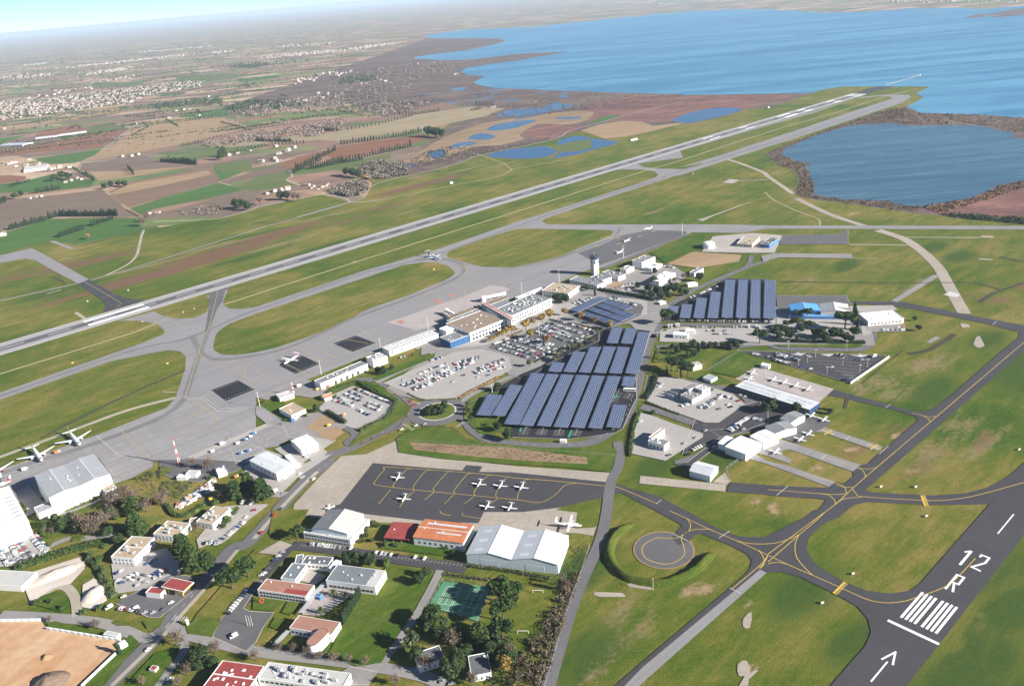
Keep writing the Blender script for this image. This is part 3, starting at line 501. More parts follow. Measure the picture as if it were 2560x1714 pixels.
# flying school apron and its concrete margins
Z = .36
area('apron', 'i 1290,985 1000,1115 780,1130 600,1300 350,1568 m 330,0 620,70 1500,110 1980,170 2150,150 2330,200 n 130,200 560,190 590,5 400,-20 j 890,1370 920,1285 500,1255 60,1225 i 1500,1130', 'concrete_old')
area('apron', 'i 1065,1195 1880,1262 1915,1212 2065,1225 2035,1275 2334,1278 j 880,1370 1010,1400 1000,1465 n 430,-40 100,0 m 2060,0 2010,100 1600,90 960,15 680,-10 640,-40 i 770,1568', 'asphalt', .378)
area('concrete_strip', 'j 1170,1310 1950,1390 1945,1455 1160,1380', 'concrete_old'); area('concrete_strip', 'n 560,150 740,140 760,130 735,215 680,205 540,185', 'concrete_old'); area('dirt_ground', 'j 1830,1370 1940,1280 1995,1360 1960,1390', 'concrete_old')
sch = MB()
for s in ('i 1265,1420 1100,1395 1080,1370 1170,1260 1230,1232 2000,1290 2334,1325', 'i 1265,1420 1255,1390 1370,1260 1420,1250', 'i 1440,1435 1440,1400 1540,1275 1590,1262', 'i 1630,1450 1622,1420 1740,1285 1790,1275', 'i 1820,1470 1810,1440 1920,1305 1960,1295', 'i 2000,1495 1995,1450 2100,1320 2150,1308', 'i 2200,1510 2190,1470 2280,1335 2334,1325', 'i 1265,1420 1600,1455 2334,1525 j 250,1555 400,1480 480,1400 580,1380', 'j 60,1530 50,1500 110,1360 150,1345', 'i 1230,1435 1120,1568', 'i 1450,1440 1360,1530 1310,1600', 'i 1630,1455 1540,1530', 'i 1810,1475 1720,1568', 'i 1990,1500 1900,1568', 'i 2210,1520 2130,1568', 'm 1660,-10 1690,20 1760,30', 'm 1865,10 1880,35 2040,60'): line(sch, s, .36)
setp(sch.build('stand_guide_lines', M['yellow_paint']), kind='structure')
# black resurfaced stands
for s in ('h 1925,530 2170,440 2320,525 2060,630', 'i 210,305 420,215 580,290 360,382', 'i 705,105 910,33 1090,100 880,182'):
    area('resurfaced_stand', s, 'black_pad', .40+Z*.01)
    a, b, c, d = P(s)
    for u, v in ((a, b), (d, c)):
        i0 = a.lerp(d, .1) if u == a else d.lerp(a, .1); i1 = b.lerp(c, .1) if u == a else c.lerp(b, .1)
        for q in range(9): zl[0] += .0004; ribbon_mb(wmk, [i0.lerp(i1, (q+.2)/9), i0.lerp(i1, (q+.6)/9)], .6, zl[0])
area('blast_marking', 'p 150,880 220,850 300,880 230,905', 'red_paint', .41); area('stand_box', 'p 640,590 700,575 800,620 740,640', 'red_paint', .412); area('stand_box', 'p 850,510 920,500 950,540 890,550', 'red_paint', .414)
setp(wmk.build('holding_lines', M['faded_white']), kind='structure')
# earth berm curled round the run-up pad
bp = smooth(P('n 1100,100 960,185 885,300 885,420 965,540 1100,615 1300,645 1500,605 1650,525 1750,430 1805,360'), 5)
mb = MB(); n = len(bp); prof = [(-4.2, 0), (-2.8, 1.9), (-.7, 3.5), (.6, 3.5), (2.8, 1.9), (4.2, 0)]
for i, p in enumerate(bp):
    a = bp[max(i-1, 0)]; b = bp[min(i+1, n-1)]; d = (b-a).normalized(); q = Vector((-d.y, d.x, 0)); e = min(1, min(i, n-1-i)/4+.05)
    for o_, h_ in prof:
        w_ = p+q*(o_*(.55+.45*e)); mb.v.append((w_.x, w_.y, -.05+h_*e*(1+.3*mnoise.noise(Vector((w_.x, w_.y, 0))*.25))))
m_ = len(prof)
for i in range(n-1):
    for k in range(m_-1): mb.f.append((i*m_+k, i*m_+k+1, (i+1)*m_+k+1, (i+1)*m_+k)); mb.m.append(0)
setp(mb.build('earth_berm', M['bank'], None, True), kind='structure')
# roads
Z = .43
def road(s, w, mat='road', sm=4, name='road'):
    global Z
    Z += .003; return ribbon(name, P(s), w, M[mat], Z, sm)
rc = (G('i', 1478, 735)+G('i', 1828, 715))/2
road('l 900,1650 980,1568 1450,1090 1600,900 1900,560 2100,330 t 1130,1568 1400,1290 1700,950 1950,690 2200,500 i 600,1150 860,1060 1100,940 1300,850 1420,760', 12.5)
road('t 1230,1500 1500,1190 1800,870 2060,620', 4, 'track')
road('l 1010,1568 1500,1090 1620,950 1900,640 2150,340', 3.2, 'track')
road('i 1880,740 1960,870 2080,960 2250,1005 j 0,1020 300,1040 500,1040 700,1010 850,940 960,860 1040,760 1080,650 1120,520 1160,380 1200,250 1260,50 r 2220,480 2240,300 2200,200 2290,100', 12)
road('i 1420,690 1330,600 1200,520 1080,450 990,430 900,440', 8); road('i 1100,460 1250,380 1600,230 1900,100 p 1100,1180 1500,1040 1800,900 2200,700 f 100,1330 420,1180 600,1120', 10, 'road_pale')
road('i 1820,690 1950,580 2200,460 2334,400 j 0,380 150,300 330,220 r 1100,720 1560,500', 7, 'road_pale')
road('j 960,1000 980,1090 985,1160 960,1250 900,1380 n 845,60 780,300 600,700 450,1150 300,1680', 8.5); road('i 880,1040 830,1000 900,930 760,840 600,770 480,760', 7)
road('f 2334,925 2200,960 1900,1080 1650,1190 1420,1320 1250,1340 r 2290,60 2240,200', 9); road('f 2180,870 2170,930 2120,990', 7); road('f 1590,680 1100,880 830,990', 8)
road('s 100,320 260,265 1100,270 1230,250', 8); road('s 150,470 600,450 900,460 1150,440 1300,480 1700,490 2000,490 2100,440 2125,330 2050,290', 10); road('s 1180,440 1190,280 1240,180', 9); road('s 470,780 620,830 800,850 980,930 1010,1000 940,1060 850,1140', 11, 'road')
road('j 1180,680 1400,740 1600,810 1850,880 2000,880 2150,820 2330,740', 11); road('j 1960,880 1900,950 1850,1020 1700,1130 1500,1200', 9)
road('l 1540,1010 1620,1080 1850,1150 2312,1260 m 600,1330 1100,1400 1500,1480 1700,1568', 9, 'road_pale'); road('m 1130,1380 1300,1150 1480,880 1640,580 1660,520', 6, 'road_pale', 2); road('m 330,300 700,340 1300,430 1900,510', 11, 'asphalt', 2); road('m 340,290 50,600 -60,740 -200,950', 8, 'asphalt', 2)
road('l 0,930 350,945 850,990 1100,1060 1300,1140 1400,1110', 9, 'road_pale'); road('l 700,940 680,780 600,680 480,690 280,830', 7, 'track'); road('l 1400,1568 1640,1270 1640,1170', 8, 'road_pale'); road('q 500,1050 1000,900 1400,730', 6, 'road_pale'); road('q 560,1440 900,1290 1300,1280 1560,1200 1700,1100', 6, 'road_pale')
road('t 1150,600 1500,900 1600,880', 14, 'road_pale', 2); road('i 430,1310 560,1200 690,1150', 6)
# the roundabout
def disc(name, c, r0, r1, mat, z, n=56):
    vs = [(c.x+math.cos(a)*r, c.y+math.sin(a)*r, z) for r in (r0, r1) for a in np.linspace(0, 2*math.pi, n, False)]
    mb = MB(); mb.add(vs, [(k, (k+1) % n, n+(k+1) % n, n+k) for k in range(n)]); return setp(mb.build(name, M[mat]), kind='structure')
disc('roundabout_road', rc, 16, 30, 'road', .56); disc('roundabout_apron', rc, 16.2, 19.4, 'kerb', .58)
sheet('roundabout_lawn', [rc+Vector((math.cos(a)*17.8, math.sin(a)*17.8, 0)) for a in np.linspace(0, 2*math.pi, 48, False)], M['lawn'], .60)
# car parks, yards and lawns
Z = .57
LOTS = (('F 880,895 905,870 985,815 1085,775 1190,725 1310,680 1480,660 1530,700 1480,780 1440,740 1370,745 1370,780 1260,830 1200,870 1150,850 1100,880 960,915', 'road_pale'), ('F 930,790 1010,775 1050,790 1000,815', 'road_pale'), ('F 1000,800 1250,690 1350,650 1480,690 1480,720 1300,720 1110,790', 'lot'), ('F 1320,640 1470,625 1540,640 1510,690 1400,680 1300,690', 'asphalt_old'), ('F 1690,705 1980,700 2000,790 1700,790', 'road_pale'), ('F 1590,960 1800,900 1850,930 1640,1010 1560,1040', 'asphalt'), ('q 180,690 380,600 560,800 620,760 650,850 330,1010 350,900', 'concrete'), ('F 520,1000 640,1040 690,1090 620,1110 540,1060', 'lot'), ('F 640,960 800,930 820,960 730,1010 660,1000', 'road_pale'),('r 190,640 260,570 640,460 960,290 1480,420 1510,450 760,810 700,790', 'asphalt_old'), ('i 1160,470 1700,240 1800,190 2050,160 2180,190 2300,230 2330,330 2250,390 1900,560 1830,610 1620,625 1450,600 1330,530 1260,500', 'lot'), ('i 700,575 880,495 1280,640 1260,690 1180,770 920,885 860,870 570,700', 'lot'),
 ('r -10,1300 230,1160 600,950 830,860 960,770 1180,650 1560,430 1700,370 2180,430 2100,700 2000,970 2010,1250 1930,1400 1840,1620 j 950,920 700,960 500,980 0,960 -60,930 i 2100,830 2000,740', 'black_pad'),
 ('f 1380,1380 1520,1290 1700,1220 1950,1080 2334,1090 2390,1110 2390,1480 2330,1500 1380,1470', 'black_pad'), ('r 1180,180 1540,10 1650,10 2060,100 2100,140 2060,240 1780,370 1600,400 1280,300', 'asphalt_old'),
 ('s 190,310 400,285 1100,300 1140,330 1100,430 900,410 600,430 180,420', 'lot'), ('s 890,500 2250,545 1930,800 1200,590', 'asphalt'), ('s 160,750 300,740 620,830 850,900 960,990 720,1160 600,1160 60,970', 'lot'), ('j 1180,740 1260,760 1500,850 1740,930 1740,960 1400,1175 1090,1110 1100,960', 'lot'), ('j 1600,1190 1830,1010 1900,960 1800,900 2000,880 2170,770 2334,700 2334,880 2250,900 1900,960 1880,1040 1600,1250 1480,1200', 'asphalt'),
 ('l 1010,470 1220,500 1500,420 1660,450 1700,520 1560,580 1300,700 1050,740', 'lot'), ('l 1050,830 1200,740 1560,560 1840,600 1740,720 1440,960 1340,950', 'asphalt_old'), ('l 1330,380 1500,330 1600,450 1200,500', 'lot'), ('q -10,1340 130,1260 420,1190 640,1500 540,1570 300,1640 -10,1660', 'lot'),
 ('t 760,1560 1000,1250 1150,1150 1350,1070 1420,1060 1150,1260 900,1500 800,1568', 'lot'), ('t 640,1320 850,1080 1400,1050 1300,1150 1100,1200 850,1450 700,1480 480,1520', 'lot'), ('l 1780,260 2010,190 2200,20 2240,60 2000,250 1800,330', 'lot'),
 ('l 2000,970 2240,700 2312,620 m 60,620 0,700 -110,870 -60,900 165,910 70,1040 0,1180 -90,1260 -390,1130', 'asphalt_old'), ('t 430,430 1480,0 1750,30 2040,140 1980,180 1700,200 1550,290 1380,320 1100,480 400,500', 'apron'), ('t 350,440 1430,-20 1480,10 430,470', 'concrete'), ('t 0,470 600,460 1180,510 1000,620 500,760 200,720 0,640', 'asphalt_old'), ('t 1100,640 1250,420 1900,520 2100,420 2250,400 1800,700 1600,900 1450,870 1400,780', 'lot'), ('t 1500,330 1960,170 2300,220 2000,420 1850,530 1600,400', 'lot'),
 ('i 0,600 430,430 500,450 700,560 500,600 250,560 100,620', 'road_pale'), ('i 0,680 90,690 250,830 110,850 0,760', 'apron'), ('i 450,870 640,740 740,830 560,920', 'soil_tan'), ('i 550,920 740,860 800,920 700,1000 600,960', 'soil_tan'), ('i 220,1050 480,960 650,1100 560,1190 430,1140', 'lot'), ('h 900,1150 1040,1330 1190,1310 1390,1230 1300,1140', 'apron'),
 ('l 240,560 720,410 770,510 640,650 480,690 280,830 230,700', 'gravel'), ('l 750,660 850,600 920,640 970,800 850,880 740,860', 'gravel'), ('l -100,1000 380,990 420,1060 1090,1160 1040,1270 720,1568 -100,1800', 'bare_earth'),
 ('m 20,370 220,260 330,300 190,390', 'concrete_old'), ('m 1690,630 2120,680 2000,990 1560,850', 'green_court'), ('m 350,610 470,520 640,580 540,660', 'apron_pale'), ('m 440,760 640,650 980,700 860,760 600,940 420,930', 'apron_pale'), ('f 1410,950 1650,840 2090,870 2070,930 1700,990', 'soil_tan'), ('f 1730,840 1830,700 2190,670 2334,680 g 130,690 60,850 f 2100,850', 'concrete'), ('g 130,690 650,680 730,640 730,770 110,770', 'asphalt_old'), ('g -60,880 60,855 760,862 770,900 100,890 -40,930', 'road_pale'), ('s 1250,0 1890,0 1905,50 1950,80 1260,130', 'asphalt_old'), ('g 740,1335 1140,1330 1180,1370 900,1400 760,1380', 'lot'), ('s 1260,130 1400,210 1900,200 1950,300 1400,380 1250,280', 'lot'), ('s 2010,170 2090,180 2110,350 2040,370', 'lot'), ('g 850,1500 1250,1510 1240,1568 930,1568', 'road_pale'),
 ('f 1100,990 1450,960 1600,1050 1450,1200 1200,1230 870,1190 820,1150 1000,1040', 'road_pale'), ('f 880,1140 1000,1110 1050,1160 950,1190', 'soil_tan'), ('f 420,1250 700,1160 900,1250 600,1330', 'road_pale'), ('p 520,1160 720,1250 560,1310 500,1320', 'road_pale'), ('m -400,1560 600,1560 860,1400 1100,1450 1020,1568', 'road_pale'), ('j 1310,180 1360,150 1760,160 1740,230 1500,260', 'lawn'), ('m 150,-20 480,-20 330,250 120,200', 'verge'), ('l 1760,950 2050,620 2312,330 2350,600 2000,970', 'verge'))
M['green_court'] = plain('tennis_green', (.085, .235, .125), .8, .15, .3)
kb = MB()
for s, mt in LOTS:
    area('yard' if mt not in ('lawn', 'verge') else 'lawn', s, mt)
    if mt in ('lot', 'asphalt', 'black_pad', 'asphalt_old', 'road_pale'): Z += .0002; ribbon_mb(kb, P(s), .45, Z+.1, 0, True)
setp(kb.build('kerb_line', M['kerb']), kind='structure')
rm = MB(); Zm = [.9]
def dashes(s, dash=3.0, gap=6.0, w=.3, off=0.0, m=rm):
    pts = smooth(P(s), 6); acc = 0.0; on = True; Zm[0] += .001; cur = [pts[0]]
    for a, b in zip(pts[:-1], pts[1:]):
        L = (b-a).length; n = max(1, int(L)); 
        for k in range(n):
            p = a.lerp(b, (k+1)/n); acc += L/n; cur.append(p)
            if acc >= (dash if on else gap):
                if on and len(cur) > 1: ribbon_mb(m, cur, w, Zm[0])
                on = not on; acc = 0; cur = [p]
for s in ('i 1880,740 1960,870 2080,960 2250,1005 j 300,1040 500,1040 700,1010 850,940 960,860 1040,760 1080,650 1120,520 1160,380 1200,250 1260,50', 'j 1180,680 1400,740 1600,810 1850,880', 's 150,470 600,450 900,460 1150,440 1700,490 2000,490', 'f 2334,925 2200,960 1900,1080 1650,1190 1420,1320', 'i 1420,690 1330,600 1200,520 1080,450', 't 1500,1190 1800,870 2060,620 i 860,1060 1100,940 1300,850', 'l 1500,1040 1600,920 1900,570'): dashes(s)
for s, n in (('l 1560,960 1690,970', 6), ('t 1840,720 1890,680', 5), ('i 1420,640 1500,660', 5), ('i 1340,840 1440,900', 6), ('i 1830,870 1900,820', 5), ('r 2190,455 2290,450', 6)):
    a, b = P(s); d = (b-a).normalized(); q = Vector((-d.y, d.x, 0))
    for k in range(n): c = a.lerp(b, (k+.5)/n); Zm[0] += .0005; ribbon_mb(rm, [c-q*2, c+q*2], .7, Zm[0])
for s in ('h 1840,590 2010,705 2334,690', 't 350,440 1430,-15', 't 540,410 800,380', 't 840,440 1140,320 1200,350', 't 760,340 800,390', 't 1390,310 1410,200', 'i 60,690 270,830'): Zm[0] += .001; ribbon_mb(rm, P(s), .35, Zm[0])
setp(rm.build('road_markings', M['faded_white']), kind='structure')
for s in ('i 840,1050 960,915 1200,800 1300,650 1000,470 1080,450 1400,690 1390,740 1180,890 880,1045', 'i 1280,980 1400,890 1700,860 1780,880 1900,960 2050,1010 j 300,1060 800,1050 930,1060 960,1100 900,1280 500,1240 0,1210 i 1700,1160 1300,1100', 'm 660,1290 800,990 940,720 1200,480 1500,530 1560,500 1610,560 1130,1370 900,1400', 'm -20,770 230,810 160,905 -30,880', 'm 230,910 290,810 400,815 320,935', 'm 120,1040 175,955 260,970 190,1060', 'l 1680,1060 1780,940 2000,980 1920,1130 1700,1100', 'l 1140,1560 1400,1280 1640,1190 1600,1300 1400,1568', 'l 750,1568 1050,1280 1180,1110 1260,1180 950,1568', 's 610,690 910,510 1200,600 1160,630 1060,650 900,750', 's 1210,450 1300,470 2000,475 2050,440', 'i 1070,430 1200,340 1640,195 1620,240 1110,445', 'i 1420,195 1520,140 1500,200 1430,225', 's 150,500 220,460 620,490 580,560 500,610 120,610', 's 440,750 620,690 850,790 700,820', 'i 60,690 250,620 330,780 270,830', 'i 1890,690 2100,570 2330,520 2330,900 2050,940 1900,800', 'm 1120,330 1900,420 1780,300 1480,260 1180,270', 'q 920,1310 950,1260 1100,1250 1120,1290 960,1330', 'q 1480,1100 1900,1000 2200,1000 1900,1150 1500,1200', 'l 290,830 380,760 500,720 600,730 640,870 560,910', 'f 1480,770 1580,700 1760,700 1730,790 1600,850 1400,940 1260,850 1300,830', 'l 430,1010 500,990 900,1090 880,1110 440,1060', 'l 1010,1000 1050,980 1170,1000 1170,1030 1060,1030', 'l 1290,990 1500,950 1440,1050 1330,1055', 't 0,560 180,590 0,720'): area('lawn', s, 'lawn')
area('hedged_ditch', 'i 1400,1010 2334,1060 j 680,1150 690,1210 0,1170 i 1900,1130 1450,1080', 'rough'if 'rough' in M else 'reed')
# ------------------------------------------------------------------ buildings
def ribbed(name, c, pitch=1.0, ang=0.0, var=.12, rough=.5, metal=0.0, depth=.35):
    t = NT(name); v = t.coord(); w = t.mapping(v, (1, 1, 1), ang)
    wv = t.n('ShaderNodeTexWave'); wv.bands_direction = 'X'; t.put(wv.inputs['Vector'], w); wv.inputs['Scale'].default_value = .314/pitch; wv.inputs['Distortion'].default_value = .0
    f = t.math('ADD', t.math('MULTIPLY', t.noise(v, .12, 5, .7), .6), t.math('MULTIPLY', t.noise(t.mapping(w, (.6, .04, 1)), 1.0, 4), .4))
    cc = t.ramp(f, [(.3, tuple(x*(1-var) for x in c)), (.7, tuple(min(1, x*(1+var)) for x in c))])
    cc = t.mix(t.math('MULTIPLY', wv.outputs['Fac'], depth), cc, tuple(x*.72 for x in c))
    return t.done(cc, rough, .3, metal, bump=wv.outputs['Fac'], bstr=.3, bdist=.06)
M.update(navy=plain('blue_cladding_shaded', (.025, .055, .13), .5, .15, .4), white_wall=plain('white_render', (.78, .76, .72), .8, .07, .4), cream_wall=plain('cream_render', (.66, .58, .47), .8, .1, .4), grey_wall=plain('grey_cladding', (.36, .38, .40), .6, .1, .4), blue_wall=plain('blue_cladding', (.05, .16, .42), .5, .12, .4), dark_wall=plain('dark_cladding', (.10, .11, .13), .5, .15, .4),
 pale_clad=ribbed('pale_metal_cladding', (.58, .64, .68), 1.2), tan_roof=plain('tan_gravel_roof', (.40, .315, .215), .9, .18, .5, big=.12), grey_roof=plain('grey_felt_roof', (.20, .205, .21), .9, .15, .4, big=.1), dark_roof=plain('dark_felt_roof', (.115, .12, .13), .9, .15, .4, big=.1), white_roof=plain('white_membrane_roof', (.74, .74, .72), .7, .07, .4, big=.1), pale_roof=plain('pale_grey_roof', (.47, .46, .44), .8, .1, .3, big=.1),
 grey_steel=ribbed('mid_grey_steel_roof', (.25, .26, .27), 1.4), steel_roof=ribbed('grey_steel_roof', (.37, .38, .39), 2.4), steel_white=ribbed('white_steel_roof', (.60, .62, .64), 2.2), brown_roof=ribbed('brown_standing_seam_roof', (.29, .215, .165), 2.2, 0.0, .16, .6), rust_roof=ribbed('orange_rusted_roof', (.48, .17, .075), 1.5, 0.0, .35, .8), red_roof=plain('red_membrane_roof', (.28, .055, .05), .8, .2, .4, big=.15), brick_roof=plain('rosy_brown_roof', (.33, .175, .13), .9, .15, .4, big=.1), blue_roof=ribbed('light_blue_steel_roof', (.10, .34, .66), 1.3, 0.0, .08, .5), slate_roof=plain('slate_blue_roof', (.165, .19, .205), .8, .1, .4, big=.1),
 glass=plain('window_glass', (.03, .045, .07), .15, .2, .3, .6), blue_glass=plain('blue_glass', (.03, .10, .22), .15, .25, .3, .6), frame=plain('window_frame', (.62, .62, .6), .6, .05), metal=plain('galvanised_metal', (.38, .39, .40), .5, .12), dark=plain('dark_metal', (.06, .06, .065), .6, .15), yellow=plain('yellow_panel', (.72, .46, .02), .6, .08), red=plain('red_panel', (.5, .05, .035), .6, .12), orange=plain('orange_panel', (.6, .16, .03), .6, .12), tile=plain('clay_tile', (.42, .20, .12), .9, .2, .6), wood=plain('wood', (.14, .10, .07), .9, .2))
def rect(s, H):
    A, B_, C = P(s, H); u = B_-A; u.z = 0; v = C-B_; v.z = 0; L = u.length; u.normalize(); v = v-u*v.dot(u); W = v.length
    if u.x*v.y-u.y*v.x > 0: return (A.x, A.y), math.atan2(u.y, u.x), L, W
    return (B_.x, B_.y), math.atan2(-u.y, -u.x), L, W
SIDE = {0: lambda L, W, a, o: (a, -o), 1: lambda L, W, a, o: (L+o, a), 2: lambda L, W, a, o: (L-a, W+o), 3: lambda L, W, a, o: (-o, W-a)}
WMESH = {}
def opening(root, name, side, L, W, a, z0, w, h, mats, sill=True):
    """a framed opening standing 3 cm proud of the wall, its pane a piece of its own"""
    key = (name, round(w, 2), round(h, 2), mats[0].name)
    if key not in WMESH:
        mb = MB(); mb.box(-w/2-.08, w/2+.08, -.05, .03, -.08, h+.08)
        f = mb.build(name, mats[0]); p = MB().box(-w/2, w/2, -.07, -.035, 0, h).build('pane' if name == 'window' else 'leaf', mats[1], f); WMESH[key] = (f.data, p.data)
        bpy.data.objects.remove(p); bpy.data.objects.remove(f)
    f = bpy.data.objects.new(name, WMESH[key][0]); col.objects.link(f); f.parent = root
    x, y = SIDE[side](L, W, a, .0); f.location = (x, y, z0); f.rotation_euler = (0, 0, side*math.pi/2)
    p = bpy.data.objects.new('pane' if name == 'window' else 'leaf', WMESH[key][1]); col.objects.link(p); p.parent = f
    return f
def rows(root, L, W, spec):
    """spec: list of (sides, spacing, w, h, z)"""
    for sides, sp, w, h, z in spec:
        for sd_ in sides:
            ln = L if sd_ in (0, 2) else W; n = max(1, int((ln-1.2)/sp))
            for k in range(n): opening(root, 'window', sd_, L, W, ln/2+(k-(n-1)/2)*sp, z, w, h, (M['frame'], M['glass']))
def roof_kit(root, L, W, z, n, seed, kinds=('roof_vent',)):
    rr = random.Random(seed)
    for k in range(n):
        x = rr.uniform(.12, .88)*L; y = rr.uniform(.15, .85)*W; a = rr.uniform(.5, 1.2); b = rr.uniform(.5, 1.2); h = rr.uniform(.4, 1.2)
        mb = MB(); nm = rr.choice(kinds)
        if nm == 'roof_vent': mb.box(x-a*.5, x+a*.5, y-b*.5, y+b*.5, z, z+h*.6); mb.box(x-a*.6, x+a*.6, y-b*.6, y+b*.6, z+h*.6, z+h*.75)
        elif nm == 'skylight': mb.prism([(x-a, y-b), (x+a, y-b), (x+a, y+b), (x-a, y+b)], z, z+.35); mb.add([(x-a, y-b, z+.35), (x+a, y-b, z+.35), (x+a, y+b, z+.35), (x-a, y+b, z+.35), (x, y, z+.8)], [(0, 1, 4), (1, 2, 4), (2, 3, 4), (3, 0, 4)])
        else: mb.box(x-1.4*a, x+1.4*a, y-1.1*b, y+1.1*b, z+.25, z+1.5*h+.4); mb.box(x-1.2*a, x+1.2*a, y-.9*b, y+.9*b, z, z+.25); mb.tube((x, y, z+1.5*h+.4), (x, y, z+1.5*h+.55), .5, .5, 8)
        mb.build(nm, M['white_roof'] if nm != 'air_unit' else M['metal'], root)
BLD = []
def flat(name, label, s, H, wall='white_wall', roof='grey_roof', win=(), kit=(0, ('roof_vent',)), par=.5, band=None, cat='building', door=None, strips=0):
    loc, rz, L, W = rect(s, H); root = thing(name, label, cat, (loc[0], loc[1], 0), rz); q = .28; rs = abs(hash(label)) % 999 if False else sum(map(ord, label))
    w = MB(); w.prism([(0, 0), (L, 0), (L, W), (0, W)], 0, H-par, 0, False); w.build('wall', M[wall], root)
    mb = MB(); o = [(-.06, -.06), (L+.06, -.06), (L+.06, W+.06), (-.06, W+.06)]; i_ = [(q, q), (L-q, q), (L-q, W-q), (q, W-q)]
    vs = [(*p, z) for z in (H-par, H) for p in o]+[(*p, z) for z in (H-par, H) for p in i_]; fs = []
    for k in range(4):
        n = (k+1) % 4; fs += [(k, n, 4+n, 4+k), (4+k, 4+n, 12+n, 12+k), (12+k, 12+n, 8+n, 8+k), (n, k, 8+k, 8+n)]
    mb.add(vs, fs); mb.build('parapet', M['white_roof' if wall in ('white_wall', 'cream_wall') else 'kerb'], root)
    rf = MB().box(q+.01, L-q-.01, q+.01, W-q-.01, H-par-.1, H-par+.15).build('roof', M[roof], root)
    for k in range(strips): MB().box(q+.3, L-q-.3, W*(k+1)/(strips+1)-.35, W*(k+1)/(strips+1)+.35, H-par+.15, H-par+.5).build('roof_kerb', M['white_roof'], rf)
    rows(root, L, W, win); roof_kit(rf, L, W, H-par+.15, kit[0], rs, kit[1])
    if door:
        for sd_, a, w_, h_ in door: opening(root, 'door', sd_, L, W, a*(L if sd_ in (0, 2) else W), .05, w_, h_, (M['frame'], M['dark']))
    return root, L, W
def gable(name, label, s, H, Hr, wall='white_wall', roof='steel_white', axis=0, bays=1, win=(), over=.4, kit=(0, ('roof_vent',)), cat='hangar', door=None, sky=0, second=None):
    """axis 0: ridge along the first edge, axis 1: ridge across it; several bays side by side along the other axis"""
    loc, rz, L, W = rect(s, H); root = thing(name, label, cat, (loc[0], loc[1], 0), rz)
    SP = L if axis else W
    def pt(a, b, z): return (a, b, z) if axis else (b, a, z)       # a runs across the ridges, b along
    LN = W if axis else L; bw = SP/bays
    w = MB(); prof = [(0, 0)]
    for k in range(bays): prof += [(k*bw, H), (k*bw+bw/2, Hr)]
    prof += [(SP, H), (SP, 0)]; prof = [(0, 0), (0, H)]+[p for k in range(bays) for p in ((k*bw+bw/2, Hr), ((k+1)*bw, H))]+[(SP, 0)]
    f0 = [pt(a, 0, z) for a, z in prof]; f1 = [pt(a, LN, z) for a, z in prof]; n = len(prof)
    w.add(f0+f1, [tuple(range(n)), tuple(range(2*n-1, n-1, -1)), (0, 1, n+1, n), (n-2, n-1, 2*n-1, 2*n-2)]); w.build('wall', M[wall], root)
    for k in range(bays):
        rf = MB()
        for sg in (-1, 1):
            e = k*bw+(0 if sg < 0 else bw); r_ = k*bw+bw/2; ov = over if (sg < 0 and k == 0) or (sg > 0 and k == bays-1) else 0; sl = (Hr-H)/(bw/2)
            ee = e+sg*ov; ez = H-ov*sl
            rf.add([pt(ee, -over, ez+.05), pt(ee, LN+over, ez+.05), pt(r_, LN+over, Hr+.05), pt(r_, -over, Hr+.05), pt(ee, -over, ez+.25), pt(ee, LN+over, ez+.25), pt(r_, LN+over, Hr+.25), pt(r_, -over, Hr+.25)],
                   [(0, 3, 2, 1), (4, 5, 6, 7), (0, 1, 5, 4), (1, 2, 6, 5), (2, 3, 7, 6), (3, 0, 4, 7)], 0 if sg < 0 or not second else 1)
        rf = rf.build('roof', [M[roof], M[second or roof]], root)
        MB().add([pt(k*bw+bw/2-.3, -over, Hr+.26), pt(k*bw+bw/2+.3, -over, Hr+.26), pt(k*bw+bw/2+.3, LN+over, Hr+.26), pt(k*bw+bw/2-.3, LN+over, Hr+.26), pt(k*bw+bw/2, -over, Hr+.42), pt(k*bw+bw/2, LN+over, Hr+.42)], [(0, 4, 5, 3), (1, 2, 5, 4), (0, 1, 4), (2, 3, 5)]).build('ridge_cap', M['white_roof'], rf)
        for q in range(sky):
            b0 = LN*(q+.25)/sky; b1 = LN*(q+.55)/sky
            for sg in (-1, 1):
                a0, a1 = k*bw+bw/2+sg*bw*.15, k*bw+bw/2+sg*bw*.35; z0 = Hr-(Hr-H)*.3+.29; z1 = Hr-(Hr-H)*.7+.29
                MB().add([pt(a0, b0, z0), pt(a0, b1, z0), pt(a1, b1, z1), pt(a1, b0, z1)], [(0, 1, 2, 3)]).build('skylight', M['white_roof'], rf)
    rows(root, L, W, win); 
    if kit[0]: roof_kit(root, L, W, (H+Hr)/2+.2, kit[0], sum(map(ord, label)), kit[1])
    if door:
        for sd_, a, w_, h_, c in door: opening(root, 'door', sd_, L, W, a*(L if sd_ in (0, 2) else W), .05, w_, h_, (M['frame'], M[c]))
    return root, L, W
AU = ('air_unit', 'roof_vent'); SK = ('skylight', 'roof_vent')
